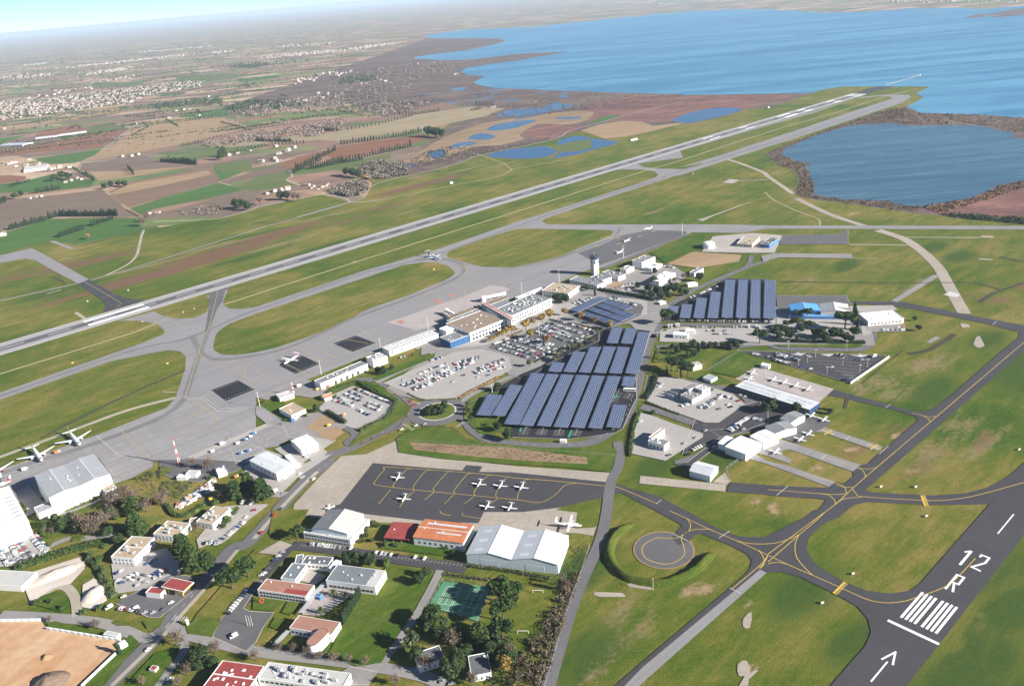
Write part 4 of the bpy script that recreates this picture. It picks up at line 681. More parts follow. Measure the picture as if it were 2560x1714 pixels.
# --- terminal
flat('terminal_hall', 'long terminal hall under a wide brown seamed roof', 'p 1140,1020 1610,838 1340,703', 12, 'white_wall', 'brown_roof', (((0,), 5, 3.6, 3.2, 1.2), ((0,), 5, 3.6, 2.4, 6.5)), (9, ('skylight',)), .5)
flat('terminal_wing', 'grey roofed terminal wing with blue glass front beside the brown hall', 'p 880,1140 1140,1045 955,1000', 9, 'blue_glass', 'grey_roof', (), (5, ('roof_vent',)), .6)
flat('terminal_building', 'white terminal building with a roof crowded by air handling plant', 'p 1710,790 2230,560 1960,500', 11, 'white_wall', 'grey_roof', (((0,), 4.5, 3.2, 2.4, 1.5), ((0,), 4.5, 3.2, 2.2, 6)), (46, ('air_unit', 'air_unit', 'roof_vent', 'skylight')), .6)
root, L, W = flat('pier_building', 'low airside pier under tan and black roof slats', 'p 890,835 1660,555 1600,530', 8, 'dark_wall', 'dark_roof', (), (0, ('roof_vent',)), .4)
for k in range(int(L/4.2)): MB().add([(1+k*4.2, .2, 8.1), (2.9+k*4.2, .2, 8.1), (2.9+k*4.2+1.2, W-.2, 9.0), (1+k*4.2+1.2, W-.2, 9.0), (1+k*4.2, .2, 8.3), (2.9+k*4.2, .2, 8.3), (2.9+k*4.2+1.2, W-.2, 9.2), (1+k*4.2+1.2, W-.2, 9.2)], [(3, 2, 1, 0), (4, 5, 6, 7), (0, 1, 5, 4), (1, 2, 6, 5), (2, 3, 7, 6), (3, 0, 4, 7)]).build('roof_slat', M['tan_roof'], root)
flat('terminal_annex', 'grey roofed annex between brown hall and slatted pier', 'p 900,880 1320,712 1250,690', 10, 'blue_glass', 'grey_roof', (), (4, ('roof_vent',)))
root, L, W = flat('roof_gallery', 'white rooftop gallery with red panels crossing the terminal', 'p 1690,845 1295,620 1330,600', 15, 'white_wall', 'pale_roof', (((0, 1), 4, 2.6, 2.0, 11.6),), (0, ('roof_vent',)), .4)
for k in range(12): MB().box(L*(k+.2)/12, L*(k+.8)/12, W*.25, W*.75, 14.76, 14.98).build('red_panel', M['red'], root)
flat('terminal_pavilion', 'white block at the apron corner of the brown hall', 'p 830,1000 950,955 900,900', 11, 'white_wall', 'white_roof', (), (2, AU))
flat('arrivals_building', 'long low white building with grey roof and white roof kerbs', 'p 70,1262 770,1012 695,955', 7, 'white_wall', 'grey_roof', (((0,), 6, 2.4, 1.6, 3.6),), (14, SK), .4, None, 'building', None, 3)
flat('freight_building', 'long white freight building with orange doors and flat grey roof', 'i 587,468 1015,287 958,262', 8, 'white_wall', 'grey_roof', (((0,), 9, 2.0, 1.6, 5),), (8, SK), .5, door=[(0, .3+.12*k, 3.4, 4.2) for k in range(5)])
flat('freight_office', 'white block with cluttered roof between two long buildings', 'i 1065,262 1195,215 1110,188', 9, 'white_wall', 'pale_roof', (((0, 1), 3.5, 1.6, 1.5, 2), ((0, 1), 3.5, 1.6, 1.5, 5.5)), (12, AU))
flat('guard_house', 'small pale building with vaulted plant on its roof', 'i 215,602 345,562 272,540', 5, 'cream_wall', 'pale_roof', (((0,), 3, 1.4, 1.2, 1.5),), (4, AU))
flat('workshop', 'courtyard building with tan roof and white walls', 'i 322,757 452,700 340,640', 6, 'white_wall', 'tan_roof', (((0, 1), 4, 1.6, 1.4, 2.4),), (2, ('roof_vent',)))
gable('gate_lodge', 'little white lodge with red tiled roof by the hire car park', 'i 625,605 702,578 655,553', 3.4, 4.8, 'white_wall', 'tile', 0, cat='lodge', win=(((0,), 3, 1, 1, 1.2),))
gable('small_depot', 'white depot with pale low pitched roof behind lattice yard', 't 1850,335 2062,252 1875,150', 7, 8, 'white_wall', 'white_roof', 0, cat='depot', win=(((1, 0), 4, 1.6, 1.2, 3.5),), kit=(3, ('roof_vent',)))
gable('cargo_warehouse', 'pale roofed warehouse with blue shaded side by the main road', 't 1520,645 1745,523 1450,330', 8, 9, 'white_wall', 'steel_white', 1, cat='warehouse', kit=(8, SK), win=(((0,), 5, 2, 1.2, 4.5), ((1, 3), 6, 2, 1.4, 4)))
flat('lean_to', 'white flat roofed loading annex beside the warehouse', 't 1755,532 1832,502 1680,393', 4.5, 'white_wall', 'white_roof')
flat('radio_station', 'white two level radio station below the striped mast', 't 330,650 468,655 508,600', 4.5, 'white_wall', 'pale_roof'); flat('radio_annex', 'low white annex of the radio station', 't 212,692 345,695 335,652', 3.4, 'white_wall', 'white_roof')
flat('tank_house', 'small white block with tanks beside the storage yard', 't 755,640 870,600 830,550', 5, 'white_wall', 'white_roof', (), (3, AU))
# --- big hangars at the left
gable('maintenance_hangar', 'huge pale grey maintenance hangar with two shallow roof bays', 'q 640,752 1438,442 1190,195', 17, 18.2, 'white_wall', 'steel_roof', 1, 2, kit=(8, ('roof_vent',)))
flat('hangar_annex', 'white office annex along the maintenance hangar with skylit roof', 'q 497,955 1352,605 1290,535', 9, 'white_wall', 'steel_roof', (((0,), 5.5, 1.3, 1.0, 6), ((0,), 11, 1.3, 1.0, 2.5), ((3,), 4, 1.4, 1.2, 4)), (10, ('skylight',)))
flat('hangar_porch', 'tan roofed block at the end of the hangar annex', 'q 1372,668 1520,606 1470,545', 8, 'white_wall', 'tan_roof', (), (4, ('roof_vent',)))
root, L, W = gable('paint_hangar', 'bright white hangar with dark roof slots at the picture edge', 'q 375,1065 112,600 -420,760', 15, 16, 'white_wall', 'white_roof', 0, kit=(0, ('roof_vent',)))
for k in range(6): MB().box(L*(.2+.1*k), L*(.2+.1*k)+.7, W*.06, W*.24, 15.75, 15.95).build('roof_slot', M['dark'], root)
# --- offices at the lower left
for nm, lb, s, H in (('office_block', 'tan roofed white office block beside the crushed stone yard', 'l 1000,398 1205,414 1425,228', 7.5), ('office_block', 'tan roofed square office block behind the big cedars', 'l 1382,192 1590,217 1708,95', 6.5), ('office_block', 'tan roofed office block by the row of parked cars', 't 470,1265 685,1302 890,1092', 6.5)):
    flat(nm, lb, s, H, 'white_wall', 'tan_roof', (((0, 1, 2, 3), 3.4, 1.3, 1.3, H-3.2), ((0, 1), 3.4, 1.3, 1.3, 1.3)), (7, AU), .6, strips=1)
flat('office_wing', 'narrow white wing behind the tan office block', 't 840,1180 960,1110 905,1080', 4.5, 'white_wall', 'white_roof'); flat('link_block', 'small link building between two tan roofed offices', 't 375,1275 470,1262 445,1215', 4, 'white_wall', 'tan_roof')
flat('store_building', 'white store with rusty striped roof end at the picture edge', 'l -260,640 188,668 168,528', 5, 'white_wall', 'pale_roof'); MB()
# --- petrol station
flat('station_shop', 'fuel station shop with red roof and white fascia', 'l 1312,722 1446,737 1496,682', 5, 'white_wall', 'red_roof', (), (0, ('roof_vent',)), .7, door=[(1, .5, 2.2, 2.4)])
loc, rz, L, W = rect('l 1455,672 1657,717 1737,627', 6.6); rt = thing('station_canopy', 'fuel station canopy with red top and yellow fascia on yellow columns', 'canopy', (*loc, 0), rz)
MB().box(0, L, 0, W, 5.6, 6.5).build('fascia', M['yellow'], rt); MB().box(-.05, L+.05, -.05, W+.05, 6.3, 6.7).build('trim', M['white_wall'], rt); MB().box(.5, L-.5, .5, W-.5, 6.69, 6.78).build('roof', M['red_roof'], rt)
for x in (.18, .5, .82):
    for y in (.2, .8): MB().box(L*x-.35, L*x+.35, W*y-.35, W*y+.35, 0, 5.6).build('column', M['yellow'], rt)
for x in (.3, .68):
    fp = MB(); fp.box(L*x-1.6, L*x+1.6, W*.5-.6, W*.5+.6, 0, .2); fp.box(L*x-.5, L*x+.5, W*.5-.35, W*.5+.35, .2, 2.1); setp(fp.build('fuel_pump', M['yellow'], None), 'yellow fuel pump under the station canopy, '+('beside the shop' if x < .5 else 'at the end away from the shop'), 'pump')
for o in [o for o in bpy.data.objects if o.name.startswith('fuel_pump')]: o.location = (*loc, 0); o.rotation_euler = (0, 0, rz)
# --- flying school
gable('school_hangar', 'school hangar with dark left slope and pale right slope above an office front', 'm 505,150 825,192 965,15', 9.5, 12, 'pale_clad', 'grey_roof', 1, second='pale_roof')
flat('office_range', 'white office front with a band of windows before the school hangar', 'm 425,180 850,247 878,212', 6.5, 'white_wall', 'pale_roof', (((0,), 2.6, 1.9, 1.3, 3.9), ((0,), 2.6, 1.5, 1.3, .9)), (2, ('roof_vent',)))
flat('school_wing', 'narrow pale wing along the right side of the school hangar', 'm 855,240 1020,62 955,50', 6, 'white_wall', 'pale_roof', (((0,), 4, 1.6, 1.2, 2.5),))
loc, rz, L, W = rect('m 1150,228 1385,247 1470,100', 5); rt = thing('carport', 'red roofed open shelter standing on thin posts beside the orange roofed hall', 'shelter', (*loc, 0), rz)
MB().box(0, L, 0, W, 4.6, 5).build('roof', M['red_roof'], rt)
for x in (.04, .35, .66, .96):
    for y in (.04, .96): MB().tube((L*x, W*y, 0), (L*x, W*y, 4.6), .15, .15, 6).build('post', M['metal'], rt)
MB().box(L*.2, L*.25, W*.5, W*.54, 5, 5.6).build('roof_vent', M['white_roof'], rt)
root, L, W = gable('assembly_hall', 'white hall with rusted orange ribbed roof and a pale skylight strip', 'm 1420,222 1870,277 1955,112', 8, 9.2, 'white_wall', 'rust_roof', 0, cat='hall', win=(((0,), 4.4, 1.6, 1.8, 3),), kit=(3, ('roof_vent',)))
MB().add([(L*.12, W*.72, 8.95), (L*.92, W*.72, 8.95), (L*.92, W*.83, 8.68), (L*.12, W*.83, 8.68)], [(0, 1, 2, 3)]).build('skylight', M['steel_white'], root)
MB().add([(L*.4, W*.28, 9.0), (L*.9, W*.28, 9.0), (L*.9, W*.36, 9.14), (L*.4, W*.36, 9.14)], [(0, 1, 2, 3)]).build('roof_patch', M['pale_roof'], root)
gable('twin_hangar', 'pair of joined pale blue hangars with two pitched metal roofs', 'm 1900,378 2725,472 2845,215', 8.5, 12, 'pale_clad', 'steel_white', 1, 2, sky=3, win=(), door=[(0, .25, 14, 5.5, 'pale_clad'), (0, .75, 14, 5.5, 'pale_clad')])
flat('class_block', 'grey roofed classroom wing with white skylights beside the courtyard', 'm 222,592 352,607 465,470', 6, 'white_wall', 'slate_roof', (((1, 3), 3, 2.0, 1.4, 2.8),), (2, ('skylight',))); flat('class_block', 'dark roofed classroom block with round skylights closing the courtyard', 'm 408,457 650,475 692,402', 6, 'white_wall', 'dark_roof', (((0,), 3, 2.0, 1.4, 2.8),), (5, ('skylight',))); flat('class_wing', 'narrow slate roofed wing at the courtyard corner', 'm 345,467 408,460 468,372', 5.5, 'white_wall', 'slate_roof')
flat('stair_block', 'small white stair block at the end of the courtyard', 'm 655,500 705,510 745,430', 6.5, 'white_wall', 'white_roof')
root, L, W = flat('lecture_hall', 'large slate roofed lecture hall with a pale strip at its end', 'm 630,612 1075,672 1190,527', 8, 'white_wall', 'slate_roof', (((0,), 3.2, 2.6, 1.8, 2.5), ((1,), 3.2, 1.1, 5, 1.2)), (7, ('roof_vent',)), .3)
MB().box(L*.80, L*.985, .4, W-.4, 7.86, 7.93).build('roof_strip', M['pale_roof'], root)
root, L, W = flat('admin_block', 'rosy brown roofed school block with a window band above the lawn', 'm 12,697 450,757 530,655', 6.5, 'white_wall', 'brick_roof', (((0,), 2.6, 2.1, 1.6, 3.6), ((0,), 2.6, 2.1, 1.6, 1.0)), (2, ('roof_vent',)), .3); MB().box(L*.53, L*.98, .4, W*.45, 6.36, 6.41).build('roof_patch', M['red_roof'], root)
flat('canteen', 'rosy brown roofed block with a dark stain behind the round tower', 'm 300,1040 680,1107 760,990', 6, 'white_wall', 'brick_roof', (((0,), 3, 2.1, 1.6, 2.2), ((1,), 2.4, .9, 3.2, 1.2)), (0, ('roof_vent',)), .3)
a, b = P('m 515,1160 590,1085', 8); d = (b-a); a0 = math.atan2(d.y, d.x); r_ = 4.2; st = [Vector((math.cos(t)*r_, math.sin(t)*r_, 0)) for t in np.linspace(math.pi/2, 3*math.pi/2, 14)]+[Vector((d.length+math.cos(t)*r_, math.sin(t)*r_, 0)) for t in np.linspace(-math.pi/2, math.pi/2, 14)]
rt = thing('rounded_tower', 'white round ended building with rosy brown roof', 'building', (a.x, a.y, 0), a0); MB().prism(st, 0, 7.7, 0, False).build('wall', M['white_wall'], rt); MB().prism([p*1.02+Vector((-.05, 0, 0)) for p in st], 7.7, 8.0, 0, True, True).build('roof_edge', M['dark'], rt); MB().prism([Vector((p.x*.97+.15, p.y*.95, 0)) for p in st], 8.0, 8.1).build('roof', M['brick_roof'], rt)
ps = P('m 615,632 400,905', 3.2)+P('m 290,1065 165,1195', 3.2)
for i_ in (0, 2):
    rt = thing('covered_walkway', ('long grey covered walkway from the lecture hall to the canteen', '', 'short grey covered walkway running out beside the canteen')[i_], 'walkway', (ps[i_].x, ps[i_].y, 0)); d = ps[i_+1]-ps[i_]; dn = d.normalized()
    MB().bar((0, 0), (d.x, d.y), 3.2, 3.0, 3.2).build('roof', M['metal'], rt)
    for k in range(int(d.length/5)+1):
        c = dn*(k*5); MB().tube((c.x, c.y, 0), (c.x, c.y, 3), .1, .1, 5).build('post', M['metal'], rt)
flat('blue_kiosk', 'bright blue cabin at the bend of the covered walkway', 'm 530,755 575,765 592,735', 3.6, 'blue_wall', 'blue_wall', (), (0, ('roof_vent',)), .1)
flat('depot_building', 'large pale flat roof with two rows of plant units at the lower edge', 'm 15,1492 770,1600 862,1450', 7.5, 'white_wall', 'pale_roof', (((0,), 3.4, 2.4, 1.5, 4.4), ((1,), 4, 1.6, 1.5, 4)), (34, AU), .5)
root, L, W = flat('red_roof_offices', 'dark red flat roof with white skylight boxes at the lower edge', 'l 1828,1575 2215,1632 2335,1378', 7.5, 'white_wall', 'red_roof', (((0, 1), 3.4, 1.8, 1.4, 4),), (16, ('skylight',)), .5, strips=1)
flat('garden_house', 'grey roofed house among the garden trees', 'm 1472,1392 1425,1272 1655,1202', 5.5, 'white_wall', 'dark_roof', (((0, 1, 2, 3), 3.2, 1.2, 1.2, 1.6),), (1, ('roof_vent',)), .5); flat('cottage', 'square flat roofed cottage between hedge and yellow tree', 'm 1945,1477 2125,1442 2055,1267', 5, 'white_wall', 'dark_roof', (((0, 1), 3.2, 1.2, 1.2, 1.5),), (2, ('roof_vent',)), .5)
# --- aeroclub side
root, L, W = flat('aeroclub_hangar', 'long white hangar roof lettered for the aeroclub', 's 868,822 1550,1038 1640,968', 6, 'navy', 'steel_white', (), (0, ('roof_vent',)), .12, door=[(0, .06+.08*k, 5, 3.6) for k in range(12)])  # blue wall colour is darkened to carry the shade on its front
M['letter_grey'] = plain('grey_lettering', (.26, .28, .28), .8, .12)
def lettering(root, txt, x, y, z, size, rx, mat, xs=1.0, rz=0.0):
    cu = bpy.data.curves.new('lettering', 'FONT'); cu.body = txt; cu.size = size; cu.extrude = .012; cu.offset = .03; o = bpy.data.objects.new('lettering', cu); col.objects.link(o)
    dg = bpy.context.evaluated_depsgraph_get(); me = bpy.data.meshes.new_from_object(o.evaluated_get(dg)); bpy.data.objects.remove(o); bpy.data.curves.remove(cu)
    me.name = 'lettering'; me.materials.clear(); me.materials.append(mat); o = bpy.data.objects.new('lettering', me); col.objects.link(o); o.parent = root; o.location = (x, y, z); o.rotation_euler = (rx, 0, rz); o.scale = (xs, 1, 1); return o
for txt, x0, x1, y, sz in (("AEROCLUB DE L'HERAULT", .03, .54, .52, .30), ('LANGUEDOC ROUSSILLON', .05, .53, .16, .28), ('CENTRE DE FORMATION', .64, .95, .55, .22), ('AERONAUTIQUE', .66, .90, .22, .22)):
    o = lettering(root, txt, L*x0, W*y, 6.06, W*sz, 0.0, M['letter_grey']); o.scale.x = L*(x1-x0)/max(o.dimensions.x, .1)
for nm, lb, s, H, Hr, wl, rf, ax in (('club_hangar', 'broad white club hangar in front of parked light aircraft', 'j 1945,1042 2132,1112 2275,1012', 7, 8, 'white_wall', 'white_roof', 0), ('club_hangar', 'small white lean to at the end of the broad club hangar', 'j 1880,1012 1945,1032 2010,962', 5.5, 6.2, 'white_wall', 'white_roof', 0), ('club_hangar', 'white rounded club hangar between two others', 'j 2172,947 2290,1010 2395,930', 7, 8, 'white_wall', 'white_roof', 0), ('club_hangar', 'grey roofed hangar with white gable next to rounded one', 'k -25,862 62,925 190,822', 6.5, 8, 'white_wall', 'grey_steel', 0), ('club_hangar', 'grey roofed hangar with open front by two small planes', 'k 110,787 207,827 312,747', 6.5, 8, 'white_wall', 'grey_steel', 0), ('lone_hangar', 'lone pale hangar beside the old concrete strip', 'j 1620,1262 1806,1312 1945,1242', 6, 8.5, 'pale_clad', 'steel_white', 0)):
    gable(nm, lb, s, H, Hr, wl, rf, ax)
flat('fire_station', 'grey flat roofed fire station block with yellow roof marks', 'j 1535,570 1640,612 1712,552', 6.5, 'grey_wall', 'grey_roof', (((0,), 4, 1.8, 1.6, 2.6),), (6, ('roof_vent',))); flat('fire_station_tower', 'grey cube with pale roof joined to the fire station', 'j 1665,502 1735,532 1792,492', 9, 'pale_clad', 'pale_roof', (((0, 1), 3.4, 1.6, 1.4, 5.5),), (5, ('roof_vent',))); flat('engine_hall', 'tall grey engine hall behind the fire station', 'j 1562,500 1612,522 1692,480', 9, 'grey_wall', 'grey_roof', (), (0, ('roof_vent',)), .2)
for k, (x0, y0, x1, y1) in enumerate(((1395, 548, 1470, 575), (1425, 528, 1505, 555), (1455, 508, 1535, 537))):
    a, b = G('j', x0, y0, 5), G('j', x1, y1, 5); o = MB().bar((0, 0), ((b-a).x, (b-a).y), .6, 0, 5).build('screen_wall', M['grey_wall']); o.location = (a.x, a.y, 0); setp(o, 'blue grey screen wall standing beside the fire station', 'wall', 'screen walls by the fire station')
flat('customs_house', 'white flat roofed block with four skylights in a pale yard', 'j 1240,987 1386,1032 1450,1000', 6.5, 'white_wall', 'grey_roof', (((0,), 3.6, 1.8, 1.8, 1.6), ((1,), 4, 1.4, 1.4, 2)), (4, ('skylight',)), .6); flat('customs_wing', 'tall white wing behind the block with four skylights', 'j 1275,965 1392,880 1365,868', 8, 'white_wall', 'tan_roof', (((0, 2), 5, 1.4, 1.4, 3),))
flat('grey_cabin', 'ribbed grey cabin on the grass behind the aeroclub', 's 575,742 650,768 706,737', 4, 'white_wall', 'steel_roof', (), (0, ('roof_vent',)), .2); flat('hire_office', 'white hire office standing in the pale yard', 's 303,352 436,358 436,327', 5, 'white_wall', 'white_roof', (((0,), 4, 1.6, 1.6, 1.2),)); flat('white_store', 'small white store beside the hire office', 's 415,320 498,322 500,293', 4, 'white_wall', 'white_roof')
flat('ruined_villa', 'pale villa with broken tan roof behind umbrella pines', 's 485,642 568,622 540,592', 5.5, 'cream_wall', 'tan_roof', (((0, 1), 3.5, 1.2, 1.6, 1.4),), (6, AU))
gable('blue_hangar', 'sky blue hangar with light blue pitched roof', 'g 218,1382 480,1374 476,1312', 7.5, 10, 'blue_wall', 'blue_roof', 1); gable('beige_hangar', 'beige hangar with ribbed pitched roof next to the blue one', 'g 482,1384 745,1388 738,1314', 7.5, 10, 'cream_wall', 'steel_roof', 1, second='pale_roof'); flat('blue_canopy', 'low blue lean to running along both pitched hangars', 'g 190,1422 747,1428 747,1408', 4, 'blue_wall', 'blue_roof', (), (0, ('roof_vent',)), .2)
flat('post_office', 'white flat roofed building with many roof lights beside a car row', 'g 915,1470 1240,1440 1225,1360', 6.5, 'white_wall', 'white_roof', (((0, 3), 4, 2, 1.6, 2),), (22, SK)); flat('white_shed', 'small white shed on the grass before the aeroclub apron', 's 1105,628 1178,640 1178,615', 4, 'white_wall', 'white_roof')
flat('fire_compound', 'tan roofed compound building on the pale northern yard', 'f 2050,757 2190,768 2220,700', 5.5, 'cream_wall', 'tan_roof', (((0,), 4, 2.2, 2.2, 1),), (6, AU), strips=2); flat('rescue_garage', 'dark garage with white roof vents at the yard end', 'f 2265,762 2345,772 2345,705', 6, 'blue_wall', 'dark_roof', (), (8, AU))
rt = thing('domed_tank', 'white drum shaped building with low dome on the northern yard', 'building', tuple(G('f', 1792, 800))); MB().lathe([(9, 0), (9, 7)], 20).build('wall', M['white_wall'], rt); MB().lathe([(9.2, 7), (7.5, 8.6), (4, 9.5), (.3, 9.8)], 20).build('roof', M['white_roof'], rt); MB().box(-9.3, -8.6, -2, 2, 0, 4.5).build('door', M['blue_wall'], rt)
# --- tower compound
for nm, lb, s, H, rf, kt in (('tower_offices', 'long white office range with grey roof at the tower foot', 'f 525,1087 777,1142 832,1102', 7.5, 'grey_roof', 4), ('tower_offices', 'square white office block beside the control tower shaft', 'f 712,1067 826,1097 886,1060', 8.5, 'grey_roof', 3), ('met_office', 'white office range with grey roof right of the tower', 'f 820,1022 970,1062 1021,1035', 7.5, 'grey_roof', 4), ('small_office', 'small white cube behind the tower offices', 'f 987,985 1045,998 1092,965', 7, 'pale_roof', 3), ('telecom_block', 'tall white windowless block with grey roof and vents', 'f 1095,914 1185,932 1325,884', 11, 'grey_roof', 6), ('telecom_annex', 'long low white annex in front of the tall block', 'f 1212,978 1275,990 1376,946', 5, 'white_roof', 5), ('staff_building', 'white L shaped building behind dark pines', 'f 1252,1092 1342,1108 1505,1028', 8.5, 'white_roof', 8), ('gendarmerie', 'white building with grey roof beside the sandy lot', 'f 1618,1022 1665,1030 1766,988', 6, 'grey_roof', 2), ('gate_building', 'low white building near the road bend', 'f 1590,1117 1607,1132 1672,1102', 4.5, 'white_roof', 1), ('pump_house', 'tiny white hut on the green corner', 'f 1328,1290 1352,1302 1388,1280', 3.4, 'white_roof', 1), ('terminal_end', 'tan roofed white range at the far end of the terminal', 'f 272,1187 512,1217 664,1147', 8, 'tan_roof', 9), ('pier_end', 'narrow white gallery along the apron edge', 'f 60,1260 300,1165 285,1150', 5, 'white_roof', 2)):
    flat(nm, lb, s, H, 'white_wall', rf, (((0, 1), 4, 2.2, 1.3, H-2.8), ((0, 1), 4, 2.2, 1.3, 1.6)) if 'windowless' not in lb and H > 5 else (), (kt, AU), .5)
M['tower_grey'] = plain('weathered_white_concrete', (.52, .52, .51), .8, .12, .4); tb = G('f', 757, 1040); rt = thing('control_tower', 'white control tower with dark glass cab and antenna mast', 'control tower', (tb.x, tb.y, 0), R(28))
mb = MB(); mb.box(-4.2, -1.7, -4.2, 4.2, 0, 17); mb.box(1.7, 4.2, -4.2, 4.2, 0, 17); mb.box(-1.7, 1.7, -3.4, 3.4, 0, 17); mb.build('shaft', M['tower_grey'], rt)
MB().prism([(math.cos(a)*5.9, math.sin(a)*5.9) for a in np.linspace(.39, 6.67, 8, False)], 16.8, 21.5, 0, True, True).build('gallery', M['tower_grey'], rt)
for k in range(6):
    a = k*math.pi/3; MB().box(-.8, .8, -.15, .15, 0, 2.2).build('window', M['glass'], rt).matrix_local = Matrix.Translation((math.cos(a)*5.75, math.sin(a)*5.75, 18)) @ Matrix.Rotation(a+math.pi/2, 4, 'Z')
MB().lathe([(5.6, 21.5), (6.4, 22.2), (6.4, 22.6)], 16).build('balcony', M['metal'], rt); MB().lathe([(4.7, 22.6), (6.2, 26.4)], 12).build('cab_glass', M['blue_glass'], rt); MB().lathe([(6.7, 26.4), (6.8, 27.3), (5.5, 27.9), (1, 28.1)], 16).build('roof', M['dark'], rt)
for k in range(12):
    a = 2*math.pi*k/12; MB().tube((math.cos(a)*4.75, math.sin(a)*4.75, 22.6), (math.cos(a)*6.25, math.sin(a)*6.25, 26.4), .12, .12, 4).build('mullion', M['dark'], rt)
MB().tube((0, 0, 28), (0, 0, 35), .25, .08, 6).build('antenna', M['metal'], rt); MB().tube((2, 1, 28), (2, 1, 31), .1, .05, 5).build('aerial', M['metal'], rt)
# boarding bridges
for k, (a, b, lb) in enumerate((('p 1330,560', 'p 1580,505', 'white boarding bridge reaching out beside the slatted pier'), ('p 960,790', 'p 840,730', 'white boarding bridge at the left end of the slatted pier'))):
    a, b = P(a, 5)[0], P(b, 5)[0]; d = b-a; rt = thing('boarding_bridge', lb, 'boarding bridge', (a.x, a.y, 0), math.atan2(d.y, d.x)); L = d.length
    MB().box(0, L, -1.6, 1.6, 4, 7).build('tunnel', M['white_wall'], rt); MB().lathe([(3, 3.8), (3, 7.3), (.5, 8)], 12, (L+1.5, 0)).build('cab', M['white_wall'], rt); MB().lathe([(3.2, 0), (3.2, 7.4), (.5, 8.2)], 12, (-1.5, 0)).build('rotunda', M['white_wall'], rt)
    for y in (-1.3, 1.3): MB().tube((L*.75, y, 0), (L*.75, y, 4), .35, .35, 8).build('leg', M['metal'], rt)
# site hoardings, walls, heaps
def hoarding(s, lb, h=2.4, pan=2.6):
    a, b = P(s); d = b-a; rt = thing('site_hoarding', lb, 'fence', (a.x, a.y, 0), math.atan2(d.y, d.x)); n = int(d.length/pan)
    for k in range(n): MB().box(k*pan, (k+1)*pan-.08, -.5 if k % 2 else -.4, .5, 0, h).build('panel', M['white_wall' if k % 2 else 'pale_clad'], rt)
hoarding('l 0,992 385,985', 'pale panel hoarding along the upper edge of the earth site', 2.6); hoarding('l 425,1062 1120,1175', 'long pale panel hoarding beside the bare earth site', 2.6)
def wall(name, s, w, h, lb, mat, cat='wall'):
    a, b = P(s); o = MB().bar((0, 0), ((b-a).x, (b-a).y), w, 0, h).build(name, M[mat]); o.location = (a.x, a.y, 0); return setp(o, lb, cat)
wall('boundary_wall', 'l 740,1585 1050,1290', .6, 2.6, 'white wall between earth site and main road', 'white_wall'); wall('retaining_wall', 'k 752,472 1102,232', .6, 2.2, 'white retaining wall along the dark car park edge', 'white_wall')
flat('site_office', 'white cabin at the end of the panel hoarding', 'l 930,1100 1050,1125 1060,1085', 3.2, 'white_wall', 'pale_roof', (), (0, ('roof_vent',)), .2); flat('gate_kiosk', 'white kiosk with dark window by the site gate', 'l 1085,1215 1150,1180 1120,1150', 3.2, 'white_wall', 'white_roof', (), (0, ('roof_vent',)), .2)
flat('road_hut', 'tiny red roofed hut on the roadside lawn', 'l 1345,1415 1395,1425 1420,1385', 2.8, 'cream_wall', 'red_roof', (), (0, ('roof_vent',)), .2); flat('service_cabin', 'small white cabin under the canopy car park verge', 'j 435,985 492,988 494,972', 3, 'white_wall', 'white_roof', (), (0, ('roof_vent',)), .2)
def heap(s, rx, ry, h, rz, mat, lb, seed):
    p = P(s)[0]; n, m = 22, 6; mb = MB()
    for j_ in range(m+1):
        t = j_/m
        for i_ in range(n):
            a = 2*math.pi*i_/n; q = Vector((math.cos(a)*2, math.sin(a)*2, seed)); rr = (1-t)*(1+.22*mnoise.noise(q)); mb.v.append((math.cos(a)*rx*rr, math.sin(a)*ry*rr, h*(1-(1-t)**1.7)*(1+.25*mnoise.noise(Vector((math.cos(a)*rr*4, math.sin(a)*rr*4, seed))))))
    for j_ in range(m):
        for i_ in range(n): mb.f.append((j_*n+i_, j_*n+(i_+1) % n, (j_+1)*n+(i_+1) % n, (j_+1)*n+i_)); mb.m.append(0)
    o = mb.build('gravel_heap' if mat == 'gravel' else 'earth_heap', M[mat], None, True); o.location = (p.x, p.y, 0); o.rotation_euler = (0, 0, rz); return setp(o, lb, 'heap')
heap('l 490,570', 23, 9, 3.4, R(34), 'gravel', 'long pale crushed stone stockpile below the hedge', 3.1); heap('l 855,745', 12, 8.5, 4.6, R(75), 'gravel', 'rounded pale stone stockpile beside a low timber wall', 5.2); heap('l 425,1315', 5, 4, 2.6, 0, 'soil_tan', 'small pale mound on the orange earth site', 8.3); heap('l 455,1540', 13, 10, 6, R(20), 'mauve', 'big grey brown mound on the orange earth site', 9.9)
